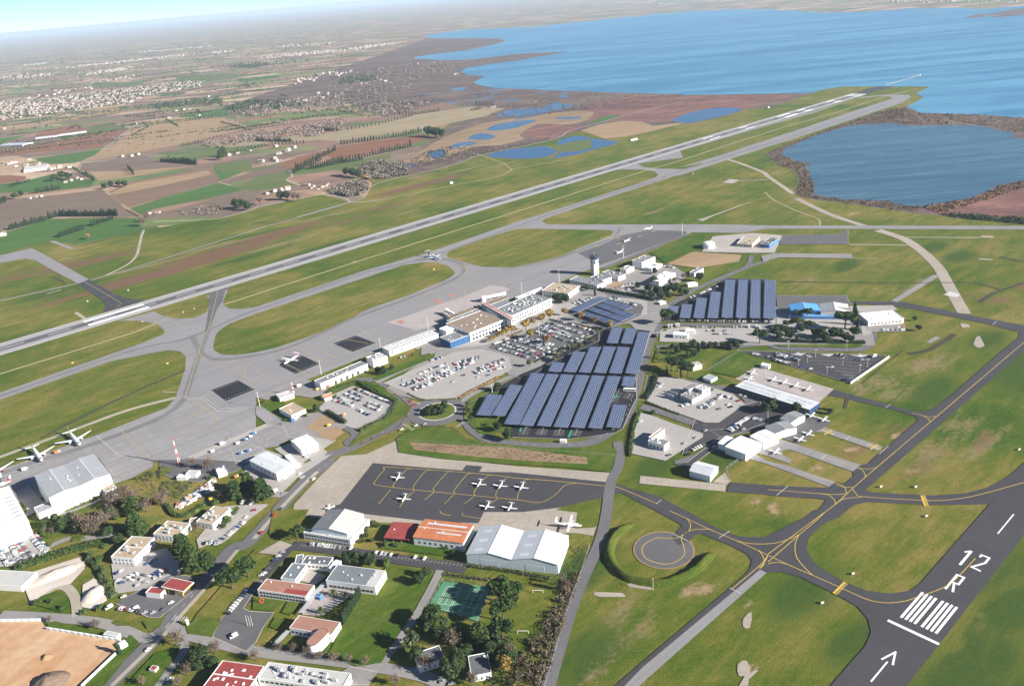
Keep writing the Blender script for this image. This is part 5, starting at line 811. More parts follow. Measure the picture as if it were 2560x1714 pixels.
# ------------------------------------------------------------------ solar car park canopies
def panel_mat():
    t = NT('solar_cell'); v = t.coord('UV') if False else t.coord(); oi = t.n('ShaderNodeObjectInfo')
    n1 = t.noise(v, .35, 3); cc = t.ramp(n1, [(.35, (.052, .078, .145)), (.65, (.082, .112, .195))])
    cc = t.mix(1.0, cc, t.ramp(oi.outputs['Random'], [(0, (.9, .9, .92)), (1, (1.12, 1.1, 1.08))]), 'MULTIPLY')
    return t.done(cc, .28, .6)
M['cell'] = panel_mat(); M['cell_rim'] = plain('panel_rim', (.42, .45, .55), .5, .1); M['canopy_steel'] = plain('canopy_steel', (.5, .51, .53), .5, .1)
def solar(s, lb, H=5.0, strips=6, tilt=.5, group='solar canopies over the car parks'):
    pts = P(s, H); n = len(pts)   # far left, far right, near right, near left
    u = ((pts[3]-pts[0])+(pts[2]-pts[1]))/2; v = ((pts[1]-pts[0])+(pts[2]-pts[3]))/2; c = sum(pts, Vector())/4
    u.z = v.z = 0; L = u.length; ux = u.normalized(); v = v-ux*v.dot(ux); W = v.length; ang = math.atan2(ux.y, ux.x); sg = 1 if ux.x*v.y-ux.y*v.x > 0 else -1
    rt = thing('solar_canopy', lb, 'solar canopy', (c.x, c.y, 0), ang, group)
    def hz(y): return H-tilt*2*y*sg/W*.5
    L2, W2_ = L/2, W/2
    MB().add([(-L2, -W2_, hz(-W2_)-.18), (L2, -W2_, hz(-W2_)-.18), (L2, W2_, hz(W2_)-.18), (-L2, W2_, hz(W2_)-.18), (-L2, -W2_, hz(-W2_)), (L2, -W2_, hz(-W2_)), (L2, W2_, hz(W2_)), (-L2, W2_, hz(W2_))], [(3, 2, 1, 0), (4, 5, 6, 7), (0, 1, 5, 4), (1, 2, 6, 5), (2, 3, 7, 6), (3, 0, 4, 7)]).build('deck', M['cell_rim'], rt)
    nl = max(2, int(L/3.3)); sw = W/strips
    for k in range(strips):
        mb = MB(); y0 = -W2_+k*sw+.16; y1 = -W2_+(k+1)*sw-.16
        for q in range(nl):
            x0 = -L2+q*L/nl+.07; x1 = -L2+(q+1)*L/nl-.07; z0, z1 = hz(y0)+.05, hz(y1)+.05
            mb.add([(x0, y0, z0), (x1, y0, z0), (x1, y1, z1), (x0, y1, z1)], [(0, 1, 2, 3)])
        mb.build('panel_row', M['cell'], rt)
    for k in range(max(2, int(L/16))):
        x = -L2+(k+.5)*L/max(2, int(L/16)); mb = MB(); mb.tube((x, 0, 0), (x, 0, H-.2), .2, .2, 6); mb.bar((x, -W2_*.8), (x, W2_*.8), .25, H-.75, H-.5); mb.build('post', M['canopy_steel'], rt)
    return rt
A1 = ('i 2120,560 2235,575 2145,768 2008,742', 'r 470,1075 610,1090 385,1470 245,1440', 'r 735,930 870,945 572,1572 388,1546', 'j 320,375 420,385 185,860 75,835', 'j 455,380 560,390 345,865 230,840', 'j 590,385 705,395 500,875 385,850', 'j 735,390 840,400 655,880 540,855', 'j 880,395 985,405 815,885 695,860')
for k, s in enumerate(A1): solar(s, ('shortest of the long solar canopy rows, at the roundabout end', 'stepped solar canopy row next to the shortest one')[k] if k < 2 else '%s solar canopy row counted from the roundabout end' % ('third', 'fourth', 'fifth', 'sixth', 'seventh', 'eighth')[k-2])
solar('j 925,655 1045,665 985,875 862,855', 'half length solar canopy by the bend of the road'); solar('j 1025,395 1130,410 1105,500 1000,480', 'small square solar canopy at the roadside bay')
A2 = (('r 985,800 1130,815 1075,930 935,905', 'smallest solar canopy of the middle field'), ('r 1245,670 1380,685 1255,935 1120,910', 'stepped solar canopy of the middle field'), ('r 1440,615 1570,620 1440,940 1305,915', 'first of the three equal solar rows counted from the terminal side'), ('r 1610,610 1750,620 1625,945 1490,920', 'second of the three equal solar rows counted from the terminal side'), ('r 1785,615 1925,625 1815,950 1675,925', 'third of the three equal solar rows counted from the terminal side'), ('r 2030,430 2170,445 2015,950 1875,930', 'long solar canopy of the middle field along the road'), ('r 1705,378 1835,385 1770,580 1645,560', 'upper short solar canopy on the terminal side of the middle field'), ('r 1880,385 2010,395 1945,585 1818,565', 'upper short solar canopy next to the road in the middle field'))
for s, lb in A2: solar(s, lb)
A3 = ('f 1440,1325 1518,1335 1510,1398 1425,1385', 'f 1550,1308 1645,1318 1620,1443 1530,1430', 'f 1685,1250 1778,1260 1748,1445 1655,1430', 'f 1815,1195 1905,1205 1875,1445 1782,1430', 'f 1945,1090 2035,1090 2010,1442 1910,1427', 'f 2065,1090 2150,1090 2135,1443 2040,1430', 'f 2180,1090 2265,1090 2262,1445 2168,1430', 'f 2298,1090 2409,1096 2399,1448 2297,1432')
for k, s in enumerate(A3): solar(s, ('tiny solar canopy behind the umbrella pine', 'second smallest canopy of the far solar field', 'third stepped canopy of the far solar field', 'fourth stepped canopy of the far solar field')[k] if k < 4 else '%s tall canopy of the far solar field counted from the pine' % ('first', 'second', 'third', 'fourth')[k-4], strips=7)
A4 = ('r 1540,8 1660,22 1300,190 1190,165', 'r 1635,55 1990,125 1920,152 1560,82', 'r 1530,102 2060,215 1975,245 1440,132', 'r 1420,147 1970,255 1880,285 1350,177', 'r 1310,192 1870,305 1780,335 1250,222')
for k, s in enumerate(A4): solar(s, ('wide solar canopy across the head of the grey blue shelters', 'shortest of the slanting grey blue solar shelters')[k] if k < 2 else '%s slanting grey blue shelter counted toward the golden trees' % ('second', 'third', 'fourth')[k-2], H=5, tilt=-.6, strips=4)
# bay lines on the dark parking
bay = MB(); zl[0] = .66
def bays(s, n, ln=4.8, w=.12, both=True):
    a, b = P(s); d = (b-a).normalized(); q = Vector((-d.y, d.x, 0))
    zl[0] += .0006; ribbon_mb(bay, [a, b], w, zl[0]+.3)
    for k in range(n+1):
        c = a.lerp(b, k/n); zl[0] += .00005; ribbon_mb(bay, [c-q*(ln if both else 0), c+q*ln], w, zl[0]+.301)
for s, n in (('j 130,870 100,940', 5), ('j 285,885 265,940', 5), ('j 440,890 420,945', 5), ('j 595,895 575,950', 5), ('j 980,530 920,640', 8), ('j 1080,565 1050,610', 3), ('j 1240,400 1200,560', 10)): bays(s, n, 5, .25)
for k in range(7):
    a = G('s', 1420-k*4, 540+k*20); bays('s %d,%d %d,%d' % (1480+k*75, 560+k*32, 2130-k*20, 590+k*32), 20, 2.3, .1)
for s, n in (('i 1290,455 1640,310', 22), ('m 410,305 840,350', 14), ('m 1090,395 1890,490', 24), ('l 1480,680 1680,700', 8)): bays(s, n, 2.4, .12)
for s in ('s 1370,535 1520,530', 's 1640,540 1780,535', 's 1920,545 2090,545'):
    a, b = P(s); zl[0] += .001; mbp = [a, b, (a+b)/2+Vector((0, -6, 0))]; bay.poly([(p.x, p.y, zl[0]+.32) for p in mbp])
setp(bay.build('bay_lines', M['faded_white']), kind='structure')
for s in ('j 65,910 75,872 90,872 82,915', 'j 505,965 535,898 552,898 525,968', 'j 915,600 920,588 975,592 970,604'): area('green_bay', s, 'green_paint', 1.0)
# ------------------------------------------------------------------ cars
def objcol(name, rough=.3, spec=.5):
    t = NT(name); oi = t.n('ShaderNodeObjectInfo'); return t.done(oi.outputs['Color'], rough, spec)
M['car_paint'] = objcol('car_paint'); M['tyre'] = plain('tyre', (.02, .02, .02), .9); M['car_glass'] = plain('car_glass', (.02, .025, .03), .1, .1, 1, .6)
def car_meshes(L=4.2, Wd=1.75, H=1.45, van=False):
    bd = MB(); w = Wd/2; f = -L/2
    if van: prof = [(f, .35), (f, 1.15), (f+.7, 1.3), (f+1.5, H-.05), (f+1.8, H), (-f-.05, H), (-f, .4)]; gl = [(f+.72, 1.32), (f+1.48, H-.1), (f+2.2, H-.1), (f+2.2, 1.32)]
    else: prof = [(f, .35), (f+.05, .72), (f+1.0, .92), (f+1.75, H-.03), (f+2.1, H), (-f-.75, H-.05), (-f-.1, .98), (-f, .85), (-f, .38)]; gl = [(f+1.08, .95), (f+1.75, H-.08), (-f-.78, H-.1), (-f-.25, .97)]
    n = len(prof); v = []
    for y, k in ((-w, 0), (w, 0)):
        for x, z in prof: v.append((x, y*(1 if z < 1.0 or van else .82), z))
    bd.add(v, [tuple(range(n)), tuple(range(2*n-1, n-1, -1))]+[(i, n+i, n+(i+1) % n, (i+1) % n) for i in range(n)])
    g = MB(); m = len(gl)
    for sg in (-1, 1): g.add([(x, sg*(w*(1.0 if van else (.87 if z > 1.1 else 1.005))+.012), z) for x, z in gl], [tuple(range(m))])
    a, b = (gl[0], gl[1]); g.add([(a[0]-.03, -w*.8, a[1]+.02), (b[0]-.03, -w*.72, b[1]+.02), (b[0]-.03, w*.72, b[1]+.02), (a[0]-.03, w*.8, a[1]+.02)], [(0, 1, 2, 3)])
    if not van: a, b = (gl[3], gl[2]); g.add([(a[0]+.13, -w*.8, a[1]+.04), (b[0]+.06, -w*.72, b[1]+.05), (b[0]+.06, w*.72, b[1]+.05), (a[0]+.13, w*.8, a[1]+.04)], [(0, 1, 2, 3)])
    wh = []
    for x in (f+.8, -f-.75):
        for sg in (-1, 1): wh.append(MB().tube((x, sg*w*.78, .32), (x, sg*(w+.02), .32), .32, .32, 8))
    return bd, g, wh
def proto(kw):
    bd, g, wh = car_meshes(**kw); b = bd.build('car_body', M['car_paint']); out = [b.data]
    o = g.build('glass', M['car_glass']); out.append(o.data); ws = [w.build('wheel', M['tyre']) for w in wh]; out.append([w.data for w in ws])
    for x in [b, o]+ws: bpy.data.objects.remove(x)
    return out
PRO = {'car': proto({}), 'van': proto(dict(L=5.4, Wd=2.0, H=2.4, van=True))}
COLS = dict(white=(.75, .75, .73), silver=(.42, .43, .45), grey=(.13, .135, .145), black=(.018, .018, .022), blue=(.035, .075, .2), red=(.38, .025, .025), pale=(.55, .57, .55))
CARS = []
def putcar(p, ang, lot, kind='car', c=None):
    c = c or rng.choice(['white', 'silver', 'grey', 'black', 'blue', 'red', 'pale'], p=[.32, .22, .15, .11, .1, .04, .06]); CARS.append((p.x, p.y, ang, kind, str(c), lot))
def carrow(s, n, lot, fill=.9, flip=0, along=False):
    a, b = P(s); d = (b-a); an = math.atan2(d.y, d.x)+(0 if along else math.pi/2)
    n = min(n, max(1, int(d.length/(2.35 if not along else 5.5)))+1)
    for k in range(n):
        if rng.random() > fill: continue
        p = a.lerp(b, (k+.5)/n)+Vector((rng.normal(0, .12), rng.normal(0, .12), 0)); putcar(p, an+(math.pi if rng.random() < .4 else 0)+rng.normal(0, .03), lot)
def cars_at(s, lot, ang=None, kind='car', c=None):
    for p in P(s): putcar(p, (rng.uniform(0, 6.28) if ang is None else ang), lot, kind, c)
L_ = 'the hedged hire car park'
for s, n in (('i 905,520 1240,655', 24), ('i 815,570 965,640', 12), ('i 855,545 985,600', 10), ('i 1030,645 1150,690', 10), ('i 1000,668 1115,722', 10), ('i 715,628 890,682', 12), ('i 735,603 885,655', 12), ('i 930,712 1040,762', 9), ('i 1045,690 1125,722', 7)): carrow(s, n, L_)
L_ = 'the pale short stay car park'
for s, n in (('i 1480,390 1740,290', 18), ('i 1345,505 1510,440', 14), ('i 1525,437 1775,337', 20), ('i 1612,460 1910,318', 22), ('i 1815,305 2050,240', 18), ('i 2005,386 2270,268', 20), ('i 1445,535 1600,475', 10), ('i 1330,492 1500,425', 14), ('i 1510,425 1760,325', 20), ('i 1430,522 1590,462', 10), ('i 1600,445 1900,300', 22), ('i 1800,292 2040,228', 18), ('i 1560,405 1740,335', 14), ('i 1990,372 2260,252', 20), ('i 2130,362 2270,322', 10), ('i 1590,265 1700,235', 8), ('i 2030,340 2200,270', 12), ('i 1880,320 2000,270', 8)): carrow(s, n, L_, .85)
cars_at('i 1350,445 1800,460 1895,400 2025,418 2120,400 1840,350 1500,385', L_, .4)
L_ = 'the crowded central car park'
for s, n in (('r 400,572 800,702', 26), ('r 375,602 765,728', 26), ('r 560,522 940,650', 26), ('r 540,547 885,665', 24), ('r 640,492 990,605', 24), ('r 625,510 960,620', 22), ('r 745,430 930,502', 14), ('r 830,392 1220,520', 26), ('r 900,352 1230,500', 24), ('r 930,330 1330,462', 28), ('r 1020,300 1480,432', 30), ('r 850,412 1130,557', 22), ('r 770,762 1130,612', 26), ('r 1150,592 1480,442', 26), ('r 480,692 700,762', 16), ('r 270,592 440,522', 14), ('r 310,642 440,692', 9), ('r 980,345 1310,450', 24), ('r 870,370 1210,500', 22), ('r 500,545 560,560', 4)): carrow(s, n, L_, .88)
L_ = 'the storage lot below the bright white hangar'
for s, n in (('l 100,290 200,470', 12), ('l 140,285 250,460', 12), ('l 180,270 300,440', 12), ('l 270,210 430,390', 14), ('l 310,200 445,370', 14), ('l -10,330 80,490', 11), ('l 30,300 110,480', 10), ('l 190,225 290,190', 7), ('l 90,262 170,238', 5), ('l 0,290 60,275', 4), ('l 270,400 430,400', 6)): carrow(s, n, L_, .95)
L_ = 'the lot behind the fuel station'
cars_at('l 1050,560 1070,622 1105,645 1160,600 1195,580 1240,565 1190,622 1300,575 1320,640 1240,665 1490,520 1095,540 1285,610 1210,600 1345,590', L_); carrow('l 1390,580 1510,500', 9, L_); carrow('l 1380,605 1520,548', 9, L_, .8)
L_ = 'the fuel station forecourt'; carrow('l 1080,875 1240,895', 8, L_); cars_at('l 1280,910 1385,915 1482,885 1548,825 1120,770 1310,915', L_, .5); cars_at('l 990,870 1225,885', L_, R(40), 'van', 'white')
L_ = 'the verge row beside the tan roofed offices'; carrow('t 810,1520 1110,1285', 19, L_, .97); cars_at('t 1130,1225', L_, .4); cars_at('t 1230,1135', L_, .1, 'car', 'red'); carrow('t 600,1562 770,1548', 7, L_); carrow('l 1840,292 1985,290', 6, L_); cars_at('t 1205,1045 1090,1035', L_, .9, 'van', 'white'); cars_at('l 1330,475 1370,445 1390,430', L_, .7)
L_ = 'the flying school drive'; carrow('m 490,292 800,335', 14, L_); carrow('m 1075,372 1290,402', 8, L_, .8); cars_at('m 860,335 1440,415 1525,427', L_, R(65), 'car', 'white'); cars_at('m 240,370 205,405 175,440 110,520 75,560 50,577', L_, .05); carrow('l 2050,935 2250,690', 11, L_, .85); cars_at('l 2115,1130', L_, .6, 'van', 'white'); cars_at('m 1315,1240 1690,1540 1770,1555', L_, .1); cars_at('l 1540,1515 1530,1555', L_, .1)
L_ = 'the pale yard beside the far solar field'
for s, n in (('s 480,290 690,295', 12), ('s 660,352 850,352', 12), ('s 900,240 1225,240', 20), ('s 340,230 880,240', 22), ('s 600,322 690,325', 5), ('s 740,290 900,292', 6)): carrow(s, n, L_, .8)
cars_at('s 262,285 290,285 335,278 355,278 995,290 1065,290 1095,300', L_, R(80), 'van', 'white'); cars_at('s 230,320 775,325', L_, .1); cars_at('s 560,435 640,450 700,430', L_, .1)
L_ = 'the dark walled car park'
for s, n in (('s 1030,535 1110,552', 5), ('s 1150,562 1215,580', 4), ('s 1240,530 1345,560', 9), ('s 1250,552 1365,582', 9), ('s 1375,568 1455,600', 7), ('s 1300,612 1390,628', 5), ('s 1220,590 1290,605', 4), ('s 1795,540 1925,572', 7), ('s 1870,770 1920,780', 3)): carrow(s, n, L_, .95)
cars_at('s 1440,530 1550,565 2005,545 2030,592 1980,590 1755,660 1560,675 1480,655', L_, .1); cars_at('s 2140,560', L_, .3, 'van', 'white')
L_ = 'the fire station yard'; carrow('s 705,905 860,945', 9, L_); carrow('s 540,1030 700,945', 16, L_, .85); carrow('s 590,1035 670,985', 7, L_, .8); carrow('s 375,1015 460,985', 6, L_, .8); cars_at('s 725,1040 810,1000 830,1022 165,805 200,812 180,835', L_, .3); cars_at('s 730,940', L_, .3, 'van', 'white'); cars_at('s 905,965', L_, .3, 'car', 'red')
L_ = 'the lane beside the aeroclub'; carrow('s 870,862 1115,935', 17, L_, .9); carrow('s 1130,942 1325,1000', 13, L_, .9); carrow('j 1960,902 2160,782', 14, L_); carrow('j 1985,915 2080,850', 6, L_, .6); carrow('j 1640,1085 1755,1030', 5, L_); cars_at('j 1612,1122 1840,1055 1765,905 2110,893 2260,655 1680,970 1575,1022 1175,820', L_, .3); carrow('j 2195,795 2275,812', 5, L_); cars_at('s 915,915 955,930 1100,990', L_, -.3); cars_at('j 1435,1130', L_, .3)
L_ = 'the compound by the control tower'
for s, n in (('f 950,1175 1130,1120', 13), ('f 980,1205 1120,1165', 10), ('f 1010,1150 1110,1115', 7), ('f 1350,970 1480,990', 8), ('f 860,1262 1150,1335', 20), ('f 880,1250 980,1275', 7), ('f 600,1322 720,1262', 9), ('f 1620,1262 1870,1158', 18), ('f 560,1310 640,1275', 6)): carrow(s, n, L_, .85)
L_ = 'the lane before the white flat building'; carrow('g 1040,1555 1250,1553', 10, L_); cars_at('g 1190,1533 1220,1530', L_, .1)
L_ = 'the main road'
for s, sd2 in (('i 1330,895', 1), ('i 1412,640', 1), ('i 1432,680', 1), ('i 1460,860', 1), ('i 1540,845', 1), ('t 2010,730', 1), ('t 1600,1120', 1), ('t 1330,1430', 1), ('l 1340,1250', 1)): cars_at(s, L_, math.atan2(1, .75) if s[0] in 'tl' else .35)
cars_at('t 1490,1200', L_, .9, 'car', 'red')
cars_at('t 1500,890', 'the cargo yard', .8, 'van', 'white'); cars_at('t 1830,660 1640,720', 'the cargo yard', .4, 'car', 'white'); carrow('t 1880,440 1960,410', 4, 'the cargo yard'); carrow('i 1280,245 1420,215', 9, 'the lawn before the freight office', .6)
CARS.sort(key=lambda c: c[0]**2+c[1]**2)
CARS_ = []
for c in CARS:
    if all(abs(c[0]-d[0])+abs(c[1]-d[1]) > 1.9 for d in CARS_[-160:]): CARS_.append(c)
for x, y, an, kd, cl, lot in CARS_[:300]:
    bm, gm, wms = PRO[kd]; nm = 'parked_car' if kd == 'car' else 'delivery_van'
    if 'road' in lot: nm = 'passing_car'
    b = bpy.data.objects.new(nm, bm); col.objects.link(b); b.location = (x, y, .62 if 'road' not in lot else .5); b.rotation_euler = (0, 0, an); b.color = (*COLS[cl], 1); b.location.z = .98 if lot.startswith('the dark') else .72
    setp(b, '%s %s %s %s' % ('pale grey' if cl == 'pale' else cl, 'car' if kd == 'car' else 'van', 'driving on' if 'road' in lot else 'parked in' if lot.split()[1] in ('hedged', 'pale', 'crowded', 'storage', 'dark', 'fire', 'compound', 'cargo', 'lot') or 'yard' in lot else 'parked on', lot), kd, '%s %ss of %s' % (cl, kd, lot))
    for nm2, me in [('glass', gm)]+[('wheel', w) for w in wms]:
        o = bpy.data.objects.new(nm2, me); col.objects.link(o); o.parent = b
mb = MB(); cm = list(COLS)
CM = [plain('car_'+k, COLS[k], .35, .03, 1, .5) for k in cm]+[M['car_glass'], M['tyre']]
KB = {k: car_meshes(**({} if k == 'car' else dict(L=5.4, Wd=2.0, H=2.4, van=True))) for k in ('car', 'van')}
for x, y, an, kd, cl, lot in CARS_[300:]:
    c, s = math.cos(an), math.sin(an); z0 = .98 if lot.startswith('the dark') else .72
    for b, mi in ((KB[kd][0], cm.index(cl)), (KB[kd][1], len(cm))): mb.add([(x+vx*c-vy*s, y+vx*s+vy*c, vz+z0) for vx, vy, vz in b.v], b.f, mi)
setp(mb.build('parked_cars', CM), 'rows of small parked cars in the farther car parks', 'cars', None, 'stuff')
print('cars', len(CARS_))
# ------------------------------------------------------------------ aircraft
M['plane_white'] = plain('aircraft_white', (.78, .78, .79), .3, .04, .5, .5); M['plane_red'] = plain('aircraft_red', (.5, .05, .05), .35, .05); M['plane_blue'] = plain('aircraft_blue', (.05, .09, .25), .35, .05); M['plane_grey'] = plain('aircraft_grey', (.30, .31, .33), .4, .05); M['plane_orange'] = plain('aircraft_orange', (.6, .28, .12), .35, .05)
def slab(mb, root_c, tip_c, c0, c1, th, vertical=False, mi=0):
    """tapered flying surface between two leading edge points"""
    v = []
    for p, c, t in ((root_c, c0, th), (tip_c, c1, th*.45)):
        p = Vector(p); off = Vector((0, t/2, 0)) if vertical else Vector((0, 0, t/2))
        for x, k in ((0, 0), (-.3*c, 1), (-.75*c, .75), (-c, .02)): v.append(p+Vector((x, 0, 0))+off*k)
        for x, k in ((-.75*c, .75), (-.3*c, 1)): v.append(p+Vector((x, 0, 0))-off*k)
    return mb.add(v, [(i, (i+1) % 6, 6+(i+1) % 6, 6+i) for i in range(6)]+[tuple(range(5, -1, -1)), tuple(range(6, 12))], mi)
def fuse(mb, prof, n=12):
    vs = []
    for x, r, zc in prof:
        for k in range(n):
            a = 2*math.pi*k/n; vs.append((x, r*math.cos(a), zc+r*math.sin(a)))
    fs = [(i*n+k, (i+1)*n+k, (i+1)*n+(k+1) % n, i*n+(k+1) % n) for i in range(len(prof)-1) for k in range(n)]+[tuple(range(n)), tuple((len(prof)-1)*n+k for k in range(n-1, -1, -1))]
    return mb.add(vs, fs)
def aircraft(nm, kind, label, nose, tail, group=None, fin='plane_white', size=None, nac='plane_white'):
    D = dict(jet=dict(L=37.6, S=34.3, R=1.95, z=3.3), regional=dict(L=28, S=22, R=1.35, z=2.5), atr=dict(L=24, S=25.5, R=1.35, z=2.4), biz=dict(L=16, S=15.5, R=.95, z=1.7), twin=dict(L=21, S=22, R=1.3, z=2.4), light=dict(L=8.6, S=10.6, R=.58, z=1.25), school=dict(L=9.6, S=13, R=.62, z=1.3))[kind]
    L, S, Rr, z = D['L'], D['S'], D['R'], D['z']; a, b = P(nose, z)[0], P(tail, z)[0]; d = a-b; c = (a+b)/2; k = (size or 1.0)
    rt = thing(nm, label, 'airplane', (c.x, c.y, .62), math.atan2(d.y, d.x), group); rt.scale = (k, k, k); h = L/2
    f = MB(); fuse(f, [(h, .05*Rr, z-.25*Rr), (h-.03*L, .45*Rr, z-.18*Rr), (h-.08*L, .8*Rr, z-.08*Rr), (h-.15*L, Rr, z), (-h+.38*L, Rr, z), (-h+.2*L, .75*Rr, z+.2*Rr), (-h+.06*L, .35*Rr, z+.5*Rr), (-h, .12*Rr, z+.62*Rr)]); fo = f.build('fuselage', M['plane_white'], rt, True)
    MB().add([(h-.055*L, -.5*Rr, z+.3*Rr), (h-.055*L, .5*Rr, z+.3*Rr), (h-.09*L, .55*Rr, z+.86*Rr), (h-.09*L, -.55*Rr, z+.86*Rr), (h-.05*L, 0, z+.42*Rr), (h-.085*L, 0, z+.95*Rr)], [(0, 4, 5, 3), (4, 1, 2, 5)]).build('cockpit_window', M['car_glass'], fo)
    hi = kind in ('atr', 'twin'); zw = z+Rr*.85 if hi else z-Rr*.55; sw = {'jet': .27, 'regional': .24, 'biz': .2}.get(kind, .02); di = .07 if not hi else .01
    cw = L*{'jet': .17, 'regional': .15, 'biz': .15}.get(kind, .12 if kind in ('atr', 'twin') else .2); xw = L*.07
    for sg in (-1, 1):
        m = MB(); slab(m, (xw+cw*.4, sg*Rr*.3, zw), (xw+cw*.4-S/2*math.tan(sw*1.7), sg*S/2, zw+S/2*di), cw, cw*(.3 if sw > .1 else .6), cw*.12); w = m.build('wing', M['plane_white'], rt)
        if kind in ('jet', 'regional', 'biz'): m = MB(); slab(m, (xw+cw*.4-S/2*math.tan(sw*1.7), sg*S/2, zw+S/2*di), (xw+cw*.4-S/2*math.tan(sw*1.7)-.6*L/37, sg*(S/2+.3), zw+S/2*di+2.2*L/37), cw*.28, cw*.14, .1, True); m.build('winglet', M[fin], w)
    tt = kind in ('regional', 'atr', 'biz', 'school', 'twin'); fh = L*.15 if kind != 'light' else L*.14; fx = -h+.15*L
    m = MB(); slab(m, (fx, 0, z+Rr*.6), (fx-L*(.1 if sw > .1 else .05), 0, z+Rr*.6+fh), L*.15, L*.075, .35*Rr, True); m.build('fin', M[fin], rt)
    for sg in (-1, 1):
        m = MB(); zt = z+Rr*.6+fh*(.95 if tt else .08); x0 = fx-(L*(.085 if sw > .1 else .05) if tt else L*.03); slab(m, (x0, 0, zt), (x0-L*.05*(1 if sw > .1 else .2), sg*S*.19, zt+.02*S*.2), L*.09, L*.05, .25*Rr); m.build('tailplane', M['plane_white'], rt)
    def prop(par, x, y, zc, r):
        pm = MB(); pm.tube((x, y, zc), (x+.3*r, y, zc), .14*r, .03*r, 8)
        for q in range(3 if r < 1.2 else 4):
            an = q*2*math.pi/(3 if r < 1.2 else 4)+.4; pm.bar((0, 0), (1, 0), .1, 0, .1) if False else pm.add([(x+.05, y+math.cos(an)*r*.1-math.sin(an)*.06*r, zc+math.sin(an)*r*.1+math.cos(an)*.06*r), (x+.1, y+math.cos(an)*r*.1+math.sin(an)*.06*r, zc+math.sin(an)*r*.1-math.cos(an)*.06*r), (x+.1, y+math.cos(an)*r+math.sin(an)*.04*r, zc+math.sin(an)*r-math.cos(an)*.04*r), (x+.05, y+math.cos(an)*r-math.sin(an)*.04*r, zc+math.sin(an)*r+math.cos(an)*.04*r)], [(0, 1, 2, 3)])
        pm.build('propeller', M['dark'], par)
    if kind in ('jet', 'regional', 'biz', 'atr', 'twin'):
        for sg in (-1, 1):
            m = MB()
            if kind == 'jet': x, y, zc, r, ln = xw+cw*.25, sg*S*.165, zw-.9, 1.05, 4.6
            elif kind in ('regional', 'biz'): x, y, zc, r, ln = -h+.33*L, sg*Rr*1.65, z+Rr*.35, Rr*.48, L*.13
            else: x, y, zc, r, ln = xw+cw*1.05, sg*S*.16, zw-.1, Rr*.42, L*.2
            fuse(m, [(x, r*.8, zc), (x-.1*ln, r, zc), (x-.55*ln, r*.95, zc), (x-ln, r*.45, zc)], 10); e = m.build('engine', M[nac], rt, True)
            if kind == 'jet': MB().tube((x+.02, y, zc), (x+.05, y, zc), r*.72, r*.7, 10).build('intake', M['dark'], e).location = (0, 0, 0)
            for vtx in e.data.vertices: vtx.co.y += y
            if kind in ('atr', 'twin'): prop(e, x, y, zc, Rr*1.35)
    else: prop(rt, h, 0, z-.25*Rr, Rr*1.5)
    for gx_, gy_ in ((h-.13*L, 0), (-.02*L, -S*.08), (-.02*L, S*.08)):
        g2 = MB(); r = .13*z+.12; g2.tube((gx_, gy_, z*.75), (gx_, gy_, r), .06*z, .06*z, 5); g2.tube((gx_, gy_-.1*z, r), (gx_, gy_+.1*z, r), r, r, 8); g2.build('landing_gear', M['tyre'], rt)
    return rt
aircraft('airliner', 'jet', 'white airliner with swept wings parked with its tail over the grass', 'h 740,1040 ', 'h 622,905', fin='plane_white'); aircraft('airliner', 'jet', 'white airliner with pale orange fin beside a small stair truck', 'h 387,1180', 'h 292,1048', fin='plane_orange'); aircraft('airliner', 'jet', 'airliner with red engine cowls half out of the picture', 'h 15,1332', 'h -95,1190', fin='plane_red', nac='plane_red'); aircraft('airliner', 'regional', 'airliner whose red fin shows behind the bright white hangar', 'h -140,1440', 'h 40,1385', fin='plane_red')
aircraft('regional_jet', 'regional', 'regional jet with dark fin turning off the taxiway', 'e 1697,908', 'e 1555,862', fin='plane_blue', size=1.25); aircraft('turboprop', 'atr', 'turboprop airliner with red fin on a black resurfaced stand', 'i 245,297', 'i 395,212', fin='plane_red')
aircraft('business_jet', 'biz', 'business jet with red tipped fin facing the tower', 'f 1012,752', 'f 1085,722', fin='plane_red'); aircraft('business_jet', 'biz', 'business jet parked under the apron light mast', 'f 950,856', 'f 1015,828'); aircraft('business_jet', 'biz', 'small jet standing alone at the taxiway edge', 'f 1215,632', 'f 1255,626')
aircraft('turboprop', 'twin', 'big white high wing twin beside the pale hangars', 'n 622,122', 'n 392,108', nac='plane_white')
SG = 'trainers on the school apron'
for k, (x, y) in enumerate((('i', (1290, 1325)), ('i', (1345, 1520)), ('i', (2030, 1385)), ('i', (2225, 1400)), ('j', (82, 1415)), ('F', (1113, 1158)), ('F', (1165, 1161)))):
    q = 1 if x != 'F' else .26; aircraft('training_aircraft', 'school', ('white trainer alone on the upper lines of the school apron', 'white trainer alone on the lower lines of the school apron', 'white trainer in the row of three on the school apron', 'white trainer in the row of three on the school apron', 'white trainer in the row of three on the school apron', 'white trainer in the pair near the tan concrete edge', 'white trainer in the pair near the tan concrete edge')[k], '%s %g,%g' % (x, y[0]-14*q, y[1]+30*q), '%s %g,%g' % (x, y[0]+26*q, y[1]-32*q), SG)
LB = ('light aircraft near the end of the aeroclub apron', 'light aircraft half hidden by the aeroclub roof', 'light aircraft in the line of four on the aeroclub apron', 'light aircraft in the line of four on the aeroclub apron', 'light aircraft in the line of four on the aeroclub apron', 'light aircraft in the line of four on the aeroclub apron', 'light aircraft beside the hedge square', 'light aircraft at the edge of the grass by the hedge square', 'light aircraft standing close to the grey roofed hangar', 'light aircraft on the dark patch before the hangars', 'light aircraft on the dark patch before the hangars', 'light aircraft by the broad club hangar')
